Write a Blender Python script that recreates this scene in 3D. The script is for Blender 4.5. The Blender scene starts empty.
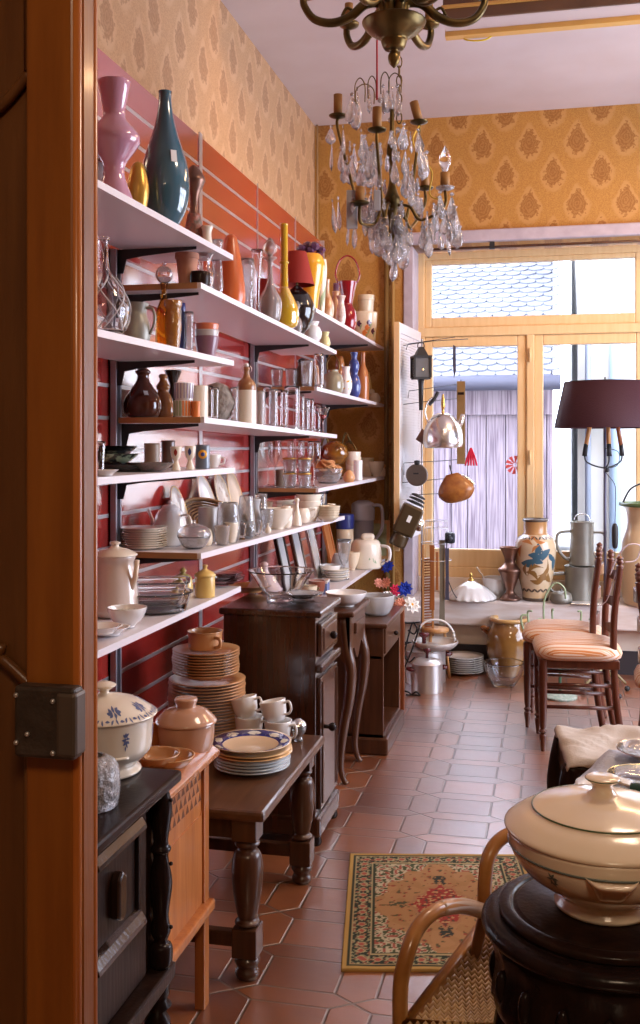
LAMP_FAR, FILL_MID, FILL_NEAR, SPOT_E, SPOT_B, SKY, EXPO = 38, 26, 28, 110, 80, 14.5, 0.0
import bpy, bmesh, math, random
from mathutils import Vector, Matrix, noise
random.seed(7)
PI = math.pi
sc = bpy.context.scene
COL = sc.collection
# ---------------------------------------------------------------- camera solve (image 640x1024)
F_PX, VPX, HOR, CZ = 1030.0, 553.0, 444.0, 1.38
TH = math.atan((VPX-320)/F_PX); SN = math.sin(TH); CS = math.cos(TH)
def ray(px, py=HOR):
    u = (px-320)/F_PX; v = (HOR-py)/F_PX
    return Vector((-SN+u*CS, CS+u*SN, v))
def onX(px, py, X): d = ray(px, py); k = X/d.x; return Vector((X, k*d.y, CZ+k*d.z))
def onY(px, py, Y): d = ray(px, py); k = Y/d.y; return Vector((k*d.x, Y, CZ+k*d.z))
def onZ(px, py, Z): d = ray(px, py); k = (Z-CZ)/d.z; return Vector((k*d.x, k*d.y, Z))
def depth(p): return -p[0]*SN+p[1]*CS
def mpp(p): return depth(p)/F_PX
RV = Vector((CS, SN, 0)); FV = Vector((-SN, CS, 0))

# ---------------------------------------------------------------- materials
MATS = {}
def nn(nt, t, **kw):
    n = nt.nodes.new(t)
    for k, v in kw.items(): setattr(n, k, v)
    return n
def mat(name, col, rough=.5, metal=0., trans=0., ior=1.45, coat=0., col2=None, nscale=8., nstretch=(1,1,1), lo=.35, hi=.65, bump=0., bscale=60., emit=None, estr=0., spec=.5, detail=3., rvar=0., sss=0.):
    if name in MATS: return MATS[name]
    m = bpy.data.materials.new(name); m.use_nodes = True
    nt = m.node_tree; b = nt.nodes['Principled BSDF']
    def rgb(c): return (c[0], c[1], c[2], 1)
    b.inputs['Base Color'].default_value = rgb(col)
    b.inputs['Roughness'].default_value = rough
    b.inputs['Metallic'].default_value = metal
    b.inputs['Transmission Weight'].default_value = trans
    b.inputs['IOR'].default_value = ior
    b.inputs['Coat Weight'].default_value = coat
    b.inputs['Coat Roughness'].default_value = .12
    b.inputs['Specular IOR Level'].default_value = spec
    if emit:
        b.inputs['Emission Color'].default_value = rgb(emit); b.inputs['Emission Strength'].default_value = estr
    tc = nn(nt, 'ShaderNodeTexCoord'); mp = nn(nt, 'ShaderNodeMapping')
    mp.inputs['Scale'].default_value = nstretch
    nt.links.new(tc.outputs['Object'], mp.inputs['Vector'])
    if col2 is not None:
        nz = nn(nt, 'ShaderNodeTexNoise'); nz.inputs['Scale'].default_value = nscale; nz.inputs['Detail'].default_value = detail
        nt.links.new(mp.outputs[0], nz.inputs['Vector'])
        cr = nn(nt, 'ShaderNodeValToRGB')
        cr.color_ramp.elements[0].position = lo; cr.color_ramp.elements[0].color = rgb(col)
        cr.color_ramp.elements[1].position = hi; cr.color_ramp.elements[1].color = rgb(col2)
        nt.links.new(nz.outputs['Fac'], cr.inputs[0]); nt.links.new(cr.outputs[0], b.inputs['Base Color'])
    if bump:
        nb = nn(nt, 'ShaderNodeTexNoise'); nb.inputs['Scale'].default_value = bscale; nb.inputs['Detail'].default_value = 3
        nt.links.new(mp.outputs[0], nb.inputs['Vector'])
        bp = nn(nt, 'ShaderNodeBump'); bp.inputs['Strength'].default_value = bump; bp.inputs['Distance'].default_value = .01
        nt.links.new(nb.outputs['Fac'], bp.inputs['Height']); nt.links.new(bp.outputs[0], b.inputs['Normal'])
    MATS[name] = m
    return m
def wood(name, c1, c2, rough=.35, axis='z', coat=.3, scale=5.):
    st = {'z': (9, 9, .8), 'x': (.8, 9, 9), 'y': (9, .8, 9)}[axis]
    return mat(name, c1, rough, col2=c2, nscale=scale, nstretch=st, lo=.3, hi=.7, coat=coat, bump=.07, bscale=14, detail=6)

_old_spec = 1
W_DARK = wood('wood_dark', (.012,.006,.005), (.026,.012,.008), .3, coat=.12)
W_BLACK = wood('wood_black', (.010,.006,.006), (.02,.010,.008), .26, coat=.12)
W_CAB = wood('wood_cabinet', (.032,.010,.005), (.062,.020,.009), .25, coat=.8)
W_CAB2 = wood('wood_walnut', (.055,.019,.008), (.10,.037,.016), .35)
W_MID = wood('wood_mid', (.065,.026,.011), (.115,.05,.022), .35, 'y')
W_MIDZ = wood('wood_midz', (.04,.014,.006), (.075,.028,.012), .33)
W_ORANGE = wood('wood_orange', (.33,.10,.025), (.47,.17,.045), .35)
W_DOOR = wood('wood_door', (.20,.055,.006), (.30,.095,.012), .38, coat=.2, scale=4)
W_DOORD = wood('wood_door_panel', (.085,.028,.007), (.14,.05,.012), .4, coat=.2)
W_BEAD = wood('wood_bead', (.42,.12,.02), (.5,.16,.03), .35)
W_CHAIR = wood('wood_chair', (.075,.018,.009), (.13,.034,.015), .28, coat=.5)
W_RAW = wood('wood_raw', (.33,.16,.06), (.45,.24,.10), .6, 'x', 0)
W_WIN = wood('wood_window', (.80,.54,.26), (.86,.61,.32), .45, coat=.1)
W_PINE = wood('wood_pine', (.5,.24,.08), (.62,.33,.13), .5)
WHITE = mat('shelf_white', (.74,.70,.74), .35, coat=.2)
PORC = mat('porcelain_white', (.80,.78,.76), .15, coat=.6)
CREAM = mat('porcelain_cream', (.74,.62,.45), .2, coat=.5)
CREAM2 = mat('porcelain_ivory', (.78,.70,.58), .2, coat=.5)
BEIGE = mat('faience_beige', (.66,.50,.36), .25, coat=.4, col2=(.72,.57,.42), nscale=20)
STONE = mat('stoneware_tan', (.44,.21,.085), .28, coat=.5, col2=(.52,.27,.12), nscale=6)
STONEG = mat('stoneware_pinkish', (.46,.24,.14), .2, coat=.7, col2=(.5,.28,.18), nscale=5)
TERRA = mat('terracotta', (.45,.2,.12), .7)
def glass(name, col=(1,1,1), rough=.0, ior=1.45): return mat(name, col, rough, trans=1., ior=ior)
GL = glass('glass_clear', (.97,.97,.98))
GLC = mat('glass_cut', (.95,.96,.98), .03, trans=.88, ior=1.5, bump=.28, bscale=55)
GLF = mat('glass_frosted', (.93,.94,.96), .25, trans=.62, ior=1.4)
GLP = mat('glass_pinkish', (.92,.84,.80), .04, trans=.72)
GLAMB = glass('glass_amber', (.75,.42,.08))
GLYEL = mat('glass_yellow', (.85,.50,.03), .08, trans=.3, coat=.6)
GLRED = mat('glass_red', (.35,.01,.02), .06, trans=.35, coat=.8)
GLBLUE = mat('glass_blue', (.035,.10,.15), .08, coat=.9, col2=(.06,.15,.20), nscale=5, nstretch=(3,3,.6), trans=.15)
PINKG = mat('opaline_pink', (.56,.30,.40), .1, coat=.9, col2=(.50,.25,.36), nscale=3)
ORANGE = mat('ceramic_orange', (.62,.13,.03), .3, coat=.4)
SIL = mat('metal_silver', (.80,.79,.78), .24, metal=1.)
PEW = mat('pewter', (.24,.23,.20), .45, metal=.5, col2=(.29,.28,.24), nscale=9)
ALU = mat('aluminium', (.62,.62,.64), .32, metal=.8)
BRASS = mat('brass_old', (.16,.10,.032), .33, metal=.9, col2=(.075,.055,.022), nscale=12)
BRASSL = mat('brass_bright', (.62,.40,.12), .25, metal=1.)
IRON = mat('iron_black', (.02,.02,.022), .45)
IRONB = mat('iron_blued', (.10,.10,.15), .4, metal=.4)
COPPER = mat('copper_old', (.26,.13,.085), .36, metal=.8, col2=(.17,.10,.08), nscale=14)
BROWNG = mat('glaze_brown', (.10,.022,.008), .1, coat=.9)
AMBERG = mat('glaze_amber', (.36,.13,.025), .12, coat=.8, col2=(.22,.07,.015), nscale=9)
RED = mat('fabric_red', (.33,.03,.02), .8)
BURG = mat('fabric_burgundy', (.032,.004,.011), .75, bump=.2, bscale=160)
BLACKG = mat('glaze_black', (.015,.012,.012), .1, coat=.9)
BLACKP = mat('lacquer_black', (.02,.02,.022), .2, coat=.5)
BLUE = mat('glaze_blue', (.03,.05,.22), .15, coat=.7)
PBLUE = mat('paint_blue', (.10,.13,.27), .3)
PNAVY = mat('paint_navy', (.035,.03,.16), .2)
GREEN = mat('paint_green', (.07,.11,.05), .3)
GREENL = mat('paint_light_green', (.33,.42,.25), .4)
YEL = mat('glaze_yellow', (.72,.50,.16), .25, coat=.4)
YELO = mat('glaze_sunyellow', (.80,.38,.03), .15, coat=.6)
PURP = mat('crystal_purple', (.10,.04,.09), .1, coat=.6)
OR2 = mat('paint_orange', (.70,.22,.06), .35)
GOLD = mat('paint_gold', (.55,.32,.06), .3, metal=.6)
PINKP = mat('paint_pink', (.75,.35,.33), .4)
STICK = mat('paper_sticker', (.80,.80,.78), .7)
WIRE = mat('wire_dark', (.05,.05,.06), .4, metal=.6)
LAVPL = mat('paint_lavender', (.35,.30,.42), .3)
GREYP = mat('plastic_grey', (.38,.37,.42), .4)

for _n in ('wood_dark', 'wood_black'): MATS[_n].node_tree.nodes['Principled BSDF'].inputs['Specular IOR Level'].default_value = .12
# ---------------------------------------------------------------- mesh builder
XF = -1.03
class MB:
    def __init__(s): s.v = []; s.f = []; s.sm = []; s.M = Matrix.Identity(4)
    def add(s, vs, fs, smooth=False):
        n = len(s.v); s.v += [tuple(s.M @ Vector(v)) for v in vs]
        s.f += [tuple(i+n for i in f) for f in fs]; s.sm += [smooth]*len(fs); return s
    def box(s, x0, x1, y0, y1, z0, z1):
        vs = [(x, y, z) for z in (z0, z1) for y in (y0, y1) for x in (x0, x1)]
        return s.add(vs, [(0,2,3,1),(4,5,7,6),(0,1,5,4),(2,6,7,3),(0,4,6,2),(1,3,7,5)])
    def lathe(s, prof, seg=28, loc=(0,0,0), smooth=True, sx=1., sy=1., wob=None):
        vs = []; rings = []
        for r, z in prof:
            if r < 1e-5: rings.append([len(vs)]); vs.append((loc[0], loc[1], loc[2]+z))
            else:
                a0 = len(vs)
                for i in range(seg):
                    a = 2*PI*i/seg; rr = r*(wob(a, z) if wob else 1)
                    vs.append((loc[0]+rr*math.cos(a)*sx, loc[1]+rr*math.sin(a)*sy, loc[2]+z))
                rings.append(list(range(a0, a0+seg)))
        fs = []
        for A, B in zip(rings, rings[1:]):
            for i in range(seg):
                j = (i+1) % seg
                if len(A) == 1 and len(B) == 1: continue
                if len(A) == 1: fs.append((A[0], B[j], B[i]))
                elif len(B) == 1: fs.append((A[i], A[j], B[0]))
                else: fs.append((A[i], A[j], B[j], B[i]))
        return s.add(vs, fs, smooth)
    def tube(s, pts, r, seg=8, closed=False, smooth=True, flat=1.):
        P = [Vector(p) for p in pts]; n = len(P)
        rad = r if isinstance(r, (list, tuple)) else [r]*n
        vs = []; T = None; U = None
        for i in range(n):
            a = P[(i-1) % n] if (closed or i > 0) else P[i]; b = P[(i+1) % n] if (closed or i < n-1) else P[i]
            t = (b-a).normalized() if (b-a).length > 1e-9 else Vector((0,0,1))
            if U is None:
                U = t.orthogonal().normalized()
                if abs(t.z) < .95: U = t.cross(Vector((0,0,1))).normalized()
            else:
                U = (U - t*U.dot(t)); U = U.normalized() if U.length > 1e-6 else t.orthogonal().normalized()
            W = t.cross(U)
            for k in range(seg):
                an = 2*PI*k/seg; q = P[i]+(U*math.cos(an)+W*math.sin(an)*flat)*rad[i]; vs.append(tuple(q))
        fs = []
        m = n if closed else n-1
        for i in range(m):
            j = (i+1) % n
            for k in range(seg):
                l = (k+1) % seg; fs.append((i*seg+k, i*seg+l, j*seg+l, j*seg+k))
        if not closed:
            fs.append(tuple(reversed(range(seg)))); fs.append(tuple((n-1)*seg+k for k in range(seg)))
        return s.add(vs, fs, smooth)
    def prism(s, poly, y0, y1, axis='y'):   # poly in (a,b), extruded
        n = len(poly)
        def q(a, b, t): return {'y': (a, t, b), 'x': (t, a, b), 'z': (a, b, t)}[axis]
        vs = [q(a, b, y0) for a, b in poly]+[q(a, b, y1) for a, b in poly]
        fs = [tuple(reversed(range(n))), tuple(range(n, 2*n))]+[(i, (i+1) % n, n+(i+1) % n, n+i) for i in range(n)]
        return s.add(vs, fs)
    def sphere(s, c, r, seg=14, sz=1., smooth=True):
        n = 8; return s.lathe([(r*math.sin(PI*i/n), -r*sz*math.cos(PI*i/n)) for i in range(n+1)], seg, c, smooth)
    def build(s, name, material, parent=None, loc=None, rz=0., bevel=0., rot=None):
        me = bpy.data.meshes.new(name)
        me.from_pydata(s.v, [], s.f); me.update()
        bm = bmesh.new(); bm.from_mesh(me); bmesh.ops.recalc_face_normals(bm, faces=bm.faces); bm.to_mesh(me); bm.free()
        if len(s.sm) == len(me.polygons): me.polygons.foreach_set('use_smooth', s.sm)
        me.materials.append(material)
        o = bpy.data.objects.new(name, me); COL.objects.link(o)
        if parent: o.parent = parent
        if loc is not None: o.location = loc
        if rot is not None: o.rotation_euler = rot
        elif rz: o.rotation_euler = (0, 0, rz)
        if bevel:
            b = o.modifiers.new('bevel', 'BEVEL'); b.width = bevel; b.segments = 2; b.limit_method = 'ANGLE'; b.angle_limit = .7
        return o
def spline(pts, n=6, closed=False):
    P = [Vector(p) for p in pts]; out = []; N = len(P)
    rng = range(N) if closed else range(N-1)
    for i in rng:
        p0 = P[(i-1) % N] if (closed or i > 0) else P[0]; p1 = P[i]; p2 = P[(i+1) % N]; p3 = P[(i+2) % N] if (closed or i+2 < N) else P[-1]
        for k in range(n):
            t = k/n
            out.append(.5*((2*p1)+(p2-p0)*t+(2*p0-5*p1+4*p2-p3)*t*t+(3*p1-p0-3*p2+p3)*t**3))
    if not closed: out.append(P[-1])
    return out
def sprof(pts, n=4):
    return [(max(0., v.x), v.y) for v in spline([(r, z, 0) for r, z in pts], n)]
def tag(o, label, cat, group=None, kind=None):
    if label: o['label'] = label
    if cat: o['category'] = cat
    if group: o['group'] = group
    if kind: o['kind'] = kind
    return o
def thing(name, label, cat, loc=(0,0,0), rz=0., group=None, rot=None):
    o = bpy.data.objects.new(name, None); COL.objects.link(o); o.empty_display_size = .05
    o.location = loc; o.rotation_euler = rot if rot else (0, 0, rz)
    return tag(o, label, cat, group)
def struct(name, mb, m, bevel=0.):
    o = mb.build(name, m, bevel=bevel); o['kind'] = 'structure'; return o
def dup(root, loc=None, rz=None, label=None, group=None):
    r = root.copy(); COL.objects.link(r)
    if loc is not None: r.location = loc
    if rz is not None: r.rotation_euler = (0, 0, rz)
    if label: r['label'] = label
    if group: r['group'] = group
    def rec(a, b):
        for ch in list(a.children):
            c = ch.copy(); COL.objects.link(c); c.parent = b; rec(ch, c)
    rec(root, r)
    return r
# hollow vessel profile
def hollow(pts, t=.003, smooth=True, base=None):
    o = sprof(pts) if smooth else list(pts)
    base = base if base is not None else t*1.5
    zmin = o[0][1]
    inn = [(r-t, z) for r, z in o if z > zmin+base and r-t > 0]
    if not inn: return [(0, zmin)]+o
    top = o[-1]
    inn = [p for p in inn if p[1] <= top[1]+1e-6]
    return [(0, zmin)]+o+list(reversed(inn))+[(0, max(inn[0][1], zmin+base))]
def solid(pts, smooth=True):
    o = sprof(pts) if smooth else list(pts)
    return [(0, o[0][1])]+o+[(0, o[-1][1])]
def sc_(pts, w, h): return [(r*w/2, z*h) for r, z in pts]
def at(px, w, h, Z, X=None, Y=None, by=None):
    "base point, width and height in metres from the pixel column, pixel size and one known plane"
    if X is not None: p = onX(px, HOR, X)
    elif Y is not None: p = onY(px, HOR, Y)
    else: p = onZ(px, by, Z)
    k = mpp(p); R = w*k/2
    if X is not None and p.y+R > 6.40: p = onY(px, HOR, 6.39-R); k = mpp(p)
    if by is not None and .88 < Z < 1.2 and p.x+R > XF-.004: p = onX(px, HOR, XF-.005-R); k = mpp(p)
    return Vector((p.x, p.y, Z+.0008)), w*k, h*k
def lath(name, label, cat, prof, m, px, w, h, Z, X=None, Y=None, by=None, t=None, group=None, seg=28, parent=None, sx=1., rz=0., rot=None, smooth=True, wob=None, sp=True):
    p, W, H = at(px, w, h, Z, X, Y, by)
    pr = sc_(prof, W, H)
    pr = hollow(pr, t, sp) if t else solid(pr, sp)
    o = MB().lathe(pr, seg, sx=sx, wob=wob, smooth=smooth).build(name, m, loc=p, rz=rz, rot=rot)
    return tag(o, label, cat, group)
def lathT(name, label, cat, px, w, h, Z, X=None, Y=None, by=None, group=None, rz=0., body=None, bm=None, t=None, bname='body', seg=28, wob=None, sp=True):
    p, W, H = at(px, w, h, Z, X, Y, by)
    r = thing(name, label, cat, p, rz, group)
    pr = sc_(body, W, H); pr = hollow(pr, t, sp) if t else solid(pr, sp)
    MB().lathe(pr, seg, wob=wob).build(bname, bm, r)
    return r, W, H
def part_lathe(r, name, prof, m, loc=(0,0,0), t=None, seg=24, sp=True, rot=None, wob=None, smooth=True):
    pr = hollow(prof, t, sp) if t else solid(prof, sp)
    return MB().lathe(pr, seg, wob=wob, smooth=smooth).build(name, m, r, loc=loc, rot=rot)
def part_tube(r, name, pts, rad, m, n=6, seg=8, closed=False, flat=1., loc=None):
    return MB().tube(spline(pts, n, closed) if n else pts, rad if not isinstance(rad, list) else rad, seg, closed, flat=flat).build(name, m, r, loc=loc)
def interp(prof, z):
    P = sorted(prof, key=lambda q: q[1])
    for (r0, z0), (r1, z1) in zip(P, P[1:]):
        if z0 <= z <= z1 and z1 > z0: return r0+(r1-r0)*(z-z0)/(z1-z0)
    return P[-1][0] if z > P[-1][1] else P[0][0]
def leaves(mb, prof, items, sx=1., off=.0006):
    "painted leaf shapes wrapped on a turned surface: (azimuth, z, length, width, angle, bend)"
    for az, z, L, w, an, bend in items:
        n = 6; rows = []
        for i in range(n+1):
            t = i/n; ww = w*math.sin(PI*min(max(t, .04), .96))**.8/2
            ang = an+bend*(t-.5)
            cx = L*(t-.5)*math.cos(an)-bend*L*.35*math.sin(PI*t)*math.sin(an); cz = L*(t-.5)*math.sin(an)+bend*L*.35*math.sin(PI*t)*math.cos(an)
            row = []
            for k in (-1, 0, 1):
                a_ = cx-k*ww*math.sin(ang); z_ = z+cz+k*ww*math.cos(ang)
                r = interp(prof, z_)+off; th = az+a_/max(r, .005)
                row.append((r*math.cos(th)*sx, r*math.sin(th), z_))
            rows.append(row)
        vs = [p for row in rows for p in row]; fs = []
        for i in range(n):
            for k in range(2): a = i*3+k; fs.append((a, a+1, a+4, a+3))
        mb.add(vs, fs, True)
    return mb
def face_cam(p): return math.atan2(-p[1], -p[0])     # azimuth pointing at the viewer's side of the room
# ================================================================ ROOM SHELL
def math_(nt, op, a, b=None, c=None):
    n = nt.nodes.new('ShaderNodeMath'); n.operation = op
    for i, x in enumerate((a, b, c)):
        if x is None: continue
        if isinstance(x, (int, float)): n.inputs[i].default_value = x
        else: nt.links.new(x, n.inputs[i])
    return n.outputs[0]
def mix_(nt, fac, a, b):
    n = nt.nodes.new('ShaderNodeMix'); n.data_type = 'RGBA'
    if isinstance(fac, (int, float)): n.inputs[0].default_value = fac
    else: nt.links.new(fac, n.inputs[0])
    for i, x in ((6, a), (7, b)):
        if isinstance(x, tuple): n.inputs[i].default_value = (*x[:3], 1)
        else: nt.links.new(x, n.inputs[i])
    return n.outputs[2]
def tile_mat():
    m = bpy.data.materials.new('tile_terracotta'); m.use_nodes = True; nt = m.node_tree; b = nt.nodes['Principled BSDF']
    g = nn(nt, 'ShaderNodeNewGeometry'); sp = nn(nt, 'ShaderNodeSeparateXYZ'); nt.links.new(g.outputs['Position'], sp.inputs[0])
    P, Q, w, H = .305, .222, .105, .152
    x0, y0 = TX0, TY0
    fx = math_(nt, 'ADD', math_(nt, 'DIVIDE', math_(nt, 'SUBTRACT', sp.outputs[0], x0), P), 50.5)
    fy = math_(nt, 'ADD', math_(nt, 'DIVIDE', math_(nt, 'SUBTRACT', sp.outputs[1], y0), Q), 50.5)
    ix = math_(nt, 'FLOOR', fx); iy = math_(nt, 'FLOOR', fy)
    a = math_(nt, 'ABSOLUTE', math_(nt, 'MULTIPLY', math_(nt, 'SUBTRACT', math_(nt, 'FRACT', fx), .5), P))
    bb = math_(nt, 'ABSOLUTE', math_(nt, 'MULTIPLY', math_(nt, 'SUBTRACT', math_(nt, 'FRACT', fy), .5), Q))
    inH = math_(nt, 'LESS_THAN', bb, H/2)
    inW = math_(nt, 'LESS_THAN', a, w/2)
    dv = math_(nt, 'ABSOLUTE', math_(nt, 'SUBTRACT', a, w/2))
    dh = math_(nt, 'ABSOLUTE', math_(nt, 'SUBTRACT', bb, H/2))
    # slant line from (w/2,H/2) to (0,Q/2)
    dx, dy = -w/2, (Q-H)/2; L = math.hypot(dx, dy)
    ds = math_(nt, 'ADD', math_(nt, 'MULTIPLY', math_(nt, 'SUBTRACT', a, w/2), dy/L), math_(nt, 'MULTIPLY', math_(nt, 'SUBTRACT', bb, H/2), -dx/L))
    dsa = math_(nt, 'ABSOLUTE', ds)
    big = .5
    d1 = math_(nt, 'ADD', dv, math_(nt, 'MULTIPLY', math_(nt, 'SUBTRACT', 1, inH), big))
    d2 = math_(nt, 'ADD', dh, math_(nt, 'MULTIPLY', inW, big))
    d3 = math_(nt, 'ADD', dsa, math_(nt, 'MULTIPLY', math_(nt, 'MAXIMUM', inH, math_(nt, 'SUBTRACT', 1, inW)), big))
    d = math_(nt, 'MINIMUM', d1, math_(nt, 'MINIMUM', d2, d3))
    gr = nn(nt, 'ShaderNodeMapRange'); gr.interpolation_type = 'SMOOTHSTEP'
    gr.inputs[1].default_value = .0018; gr.inputs[2].default_value = .0048; nt.links.new(d, gr.inputs[0])
    # tile identity
    hexm = math_(nt, 'MULTIPLY', inW, math_(nt, 'LESS_THAN', ds, 0)) ; rectm = math_(nt, 'MULTIPLY', inH, math_(nt, 'SUBTRACT', 1, inW))
    cb = nn(nt, 'ShaderNodeCombineXYZ'); nt.links.new(math_(nt, 'ADD', math_(nt, 'FLOOR', math_(nt, 'ADD', fx, math_(nt, 'MULTIPLY', .5, math_(nt, 'SUBTRACT', 1, hexm)))), math_(nt, 'MULTIPLY', hexm, 37.3)), cb.inputs[0])
    nt.links.new(math_(nt, 'ADD', math_(nt, 'FLOOR', math_(nt, 'ADD', fy, math_(nt, 'MULTIPLY', .5, math_(nt, 'SUBTRACT', 1, math_(nt, 'MAXIMUM', hexm, rectm))))), math_(nt, 'MULTIPLY', rectm, 11.7)), cb.inputs[1])
    wn = nn(nt, 'ShaderNodeTexWhiteNoise'); wn.noise_dimensions = '3D'; nt.links.new(cb.outputs[0], wn.inputs[0])
    nz = nn(nt, 'ShaderNodeTexNoise'); nz.inputs['Scale'].default_value = 9; nz.inputs['Detail'].default_value = 4; nt.links.new(g.outputs['Position'], nz.inputs['Vector'])
    cr = nn(nt, 'ShaderNodeValToRGB'); cr.color_ramp.elements[0].color = (.12,.031,.009,1); cr.color_ramp.elements[1].color = (.29,.088,.024,1)
    cr.color_ramp.elements[0].position = .2; cr.color_ramp.elements[1].position = .8
    nt.links.new(math_(nt, 'ADD', math_(nt, 'MULTIPLY', wn.outputs[0], .5), math_(nt, 'MULTIPLY', nz.outputs['Fac'], .5)), cr.inputs[0])
    col = mix_(nt, gr.outputs[0], (.13,.085,.06), cr.outputs[0]); nt.links.new(col, b.inputs['Base Color'])
    rr = nn(nt, 'ShaderNodeMapRange'); rr.inputs[3].default_value = .30; rr.inputs[4].default_value = .46; nt.links.new(nz.outputs['Fac'], rr.inputs[0]); nt.links.new(rr.outputs[0], b.inputs['Roughness'])
    b.inputs['Coat Weight'].default_value = .9; b.inputs['Coat Roughness'].default_value = .30; b.inputs['Coat IOR'].default_value = 2.5
    b.inputs['Specular IOR Level'].default_value = .7
    bp = nn(nt, 'ShaderNodeBump'); bp.inputs['Strength'].default_value = .8; bp.inputs['Distance'].default_value = .004
    hh = math_(nt, 'ADD', gr.outputs[0], math_(nt, 'MULTIPLY', nz.outputs['Fac'], .6)); nt.links.new(hh, bp.inputs['Height']); nt.links.new(bp.outputs[0], b.inputs['Normal']); nt.links.new(bp.outputs[0], b.inputs['Coat Normal'])
    return m
h0 = onZ(360+555/3.765, 740+192/3.765, 0); TX0, TY0 = h0.x, h0.y
TILE = tile_mat()
def wallpaper(name, ax, base, dark, line):
    m = bpy.data.materials.new(name); m.use_nodes = True; nt = m.node_tree; b = nt.nodes['Principled BSDF']
    g = nn(nt, 'ShaderNodeNewGeometry'); sp = nn(nt, 'ShaderNodeSeparateXYZ'); nt.links.new(g.outputs['Position'], sp.inputs[0])
    P, Q = .285, .385
    nz = nn(nt, 'ShaderNodeTexNoise'); nz.inputs['Scale'].default_value = 62; nz.inputs['Detail'].default_value = 3; nt.links.new(g.outputs['Position'], nz.inputs['Vector'])
    nzf = math_(nt, 'SUBTRACT', nz.outputs['Fac'], .5)
    U = math_(nt, 'DIVIDE', sp.outputs[ax], P); V = math_(nt, 'DIVIDE', sp.outputs[2], Q)
    res = None; lat = None
    for o in (0, .5):
        x = math_(nt, 'SUBTRACT', math_(nt, 'FRACT', math_(nt, 'ADD', U, 20+o)), .5)
        y = math_(nt, 'SUBTRACT', math_(nt, 'FRACT', math_(nt, 'ADD', V, 20.1+o)), .5)
        xs = math_(nt, 'MULTIPLY', x, P); ys = math_(nt, 'MULTIPLY', y, Q)
        ang = math_(nt, 'ARCTAN2', ys, xs)
        yy = math_(nt, 'ADD', ys, .004)
        wfac = math_(nt, 'ADD', 1.0, math_(nt, 'MULTIPLY', math_(nt, 'MAXIMUM', yy, 0), 11.))
        r = math_(nt, 'SQRT', math_(nt, 'ADD', math_(nt, 'POWER', math_(nt, 'ABSOLUTE', math_(nt, 'MULTIPLY', xs, wfac)), 2.), math_(nt, 'POWER', math_(nt, 'ABSOLUTE', math_(nt, 'MULTIPLY', yy, .68)), 2.)))
        lob = math_(nt, 'MULTIPLY', math_(nt, 'SINE', math_(nt, 'MULTIPLY', ang, 8.)), .005)
        r2 = math_(nt, 'ADD', math_(nt, 'ADD', r, lob), math_(nt, 'MULTIPLY', nzf, .075))
        mk = nn(nt, 'ShaderNodeMapRange'); mk.interpolation_type = 'SMOOTHSTEP'; mk.inputs[1].default_value = .052; mk.inputs[2].default_value = .062; mk.inputs[3].default_value = 1; mk.inputs[4].default_value = 0
        nt.links.new(r2, mk.inputs[0])
        # pale halo around it and scrolls between
        hl = nn(nt, 'ShaderNodeMapRange'); hl.interpolation_type = 'SMOOTHSTEP'; hl.inputs[1].default_value = .070; hl.inputs[2].default_value = .090; hl.inputs[3].default_value = 1; hl.inputs[4].default_value = 0
        nt.links.new(math_(nt, 'ADD', r, math_(nt, 'MULTIPLY', nzf, .03)), hl.inputs[0])
        lace = math_(nt, 'ADD', .62, math_(nt, 'MULTIPLY', math_(nt, 'GREATER_THAN', math_(nt, 'SINE', math_(nt, 'ADD', math_(nt, 'MULTIPLY', r, 420.), math_(nt, 'MULTIPLY', nz.outputs['Fac'], 14.))), -.1), .38))
        mko = math_(nt, 'MULTIPLY', mk.outputs[0], lace)
        res = mko if res is None else math_(nt, 'MAXIMUM', res, mko)
        lat = hl.outputs[0] if lat is None else math_(nt, 'MAXIMUM', lat, hl.outputs[0])
    sc2 = math_(nt, 'GREATER_THAN', math_(nt, 'SINE', math_(nt, 'ADD', math_(nt, 'MULTIPLY', nz.outputs['Fac'], 34.), math_(nt, 'MULTIPLY', V, 12.))), .1)
    ground = mix_(nt, math_(nt, 'MULTIPLY', sc2, .45), base, dark)
    halo = mix_(nt, lat, ground, line)
    med = mix_(nt, res, halo, dark)
    nt.links.new(med, b.inputs['Base Color']); b.inputs['Roughness'].default_value = .5; b.inputs['Specular IOR Level'].default_value = .35
    return m
WP_BACK = wallpaper('wallpaper_back', 0, (.49,.25,.06), (.31,.13,.03), (.52,.28,.09))
WP_LEFT = wallpaper('wallpaper_left', 1, (.56,.34,.18), (.38,.21,.105), (.59,.37,.21))  # same paper, beige-pink: weaker warm light put into the colour
PLAST = mat('plaster_ceiling', (.66,.58,.58), .8, col2=(.62,.53,.52), nscale=2.5, bump=.05, bscale=20)
PLASTW = mat('plaster_wall', (.52,.40,.30), .85, col2=(.45,.33,.24), nscale=3)
LAV = mat('paint_beam', (.50,.44,.50), .6, col2=(.42,.36,.42), nscale=12)
SILLP = mat('paint_sill', (.78,.72,.70), .4, col2=(.66,.56,.50), nscale=5, nstretch=(1,6,6))
CREAMP = mat('paint_cream', (.76,.66,.56), .6, col2=(.68,.57,.47), nscale=5)
BLKP = mat('paint_plinth', (.03,.025,.03), .6)
XC, YB, YW, HC = -1.49, 6.44, 6.72, 3.42
WX0, WX1, WZ0, WZ1 = -.905, 1.42, .425, 2.62
struct('floor', MB().box(-1.7, 2.6, -2.6, 7.0, -.06, 0), TILE)
struct('ceiling', MB().box(-1.7, 2.6, -2.6, 7.0, HC, HC+.08), PLAST)
struct('wall_left', MB().box(XC-.1, XC, -2.6, YB+.5, 0, HC), WP_LEFT)
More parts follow.
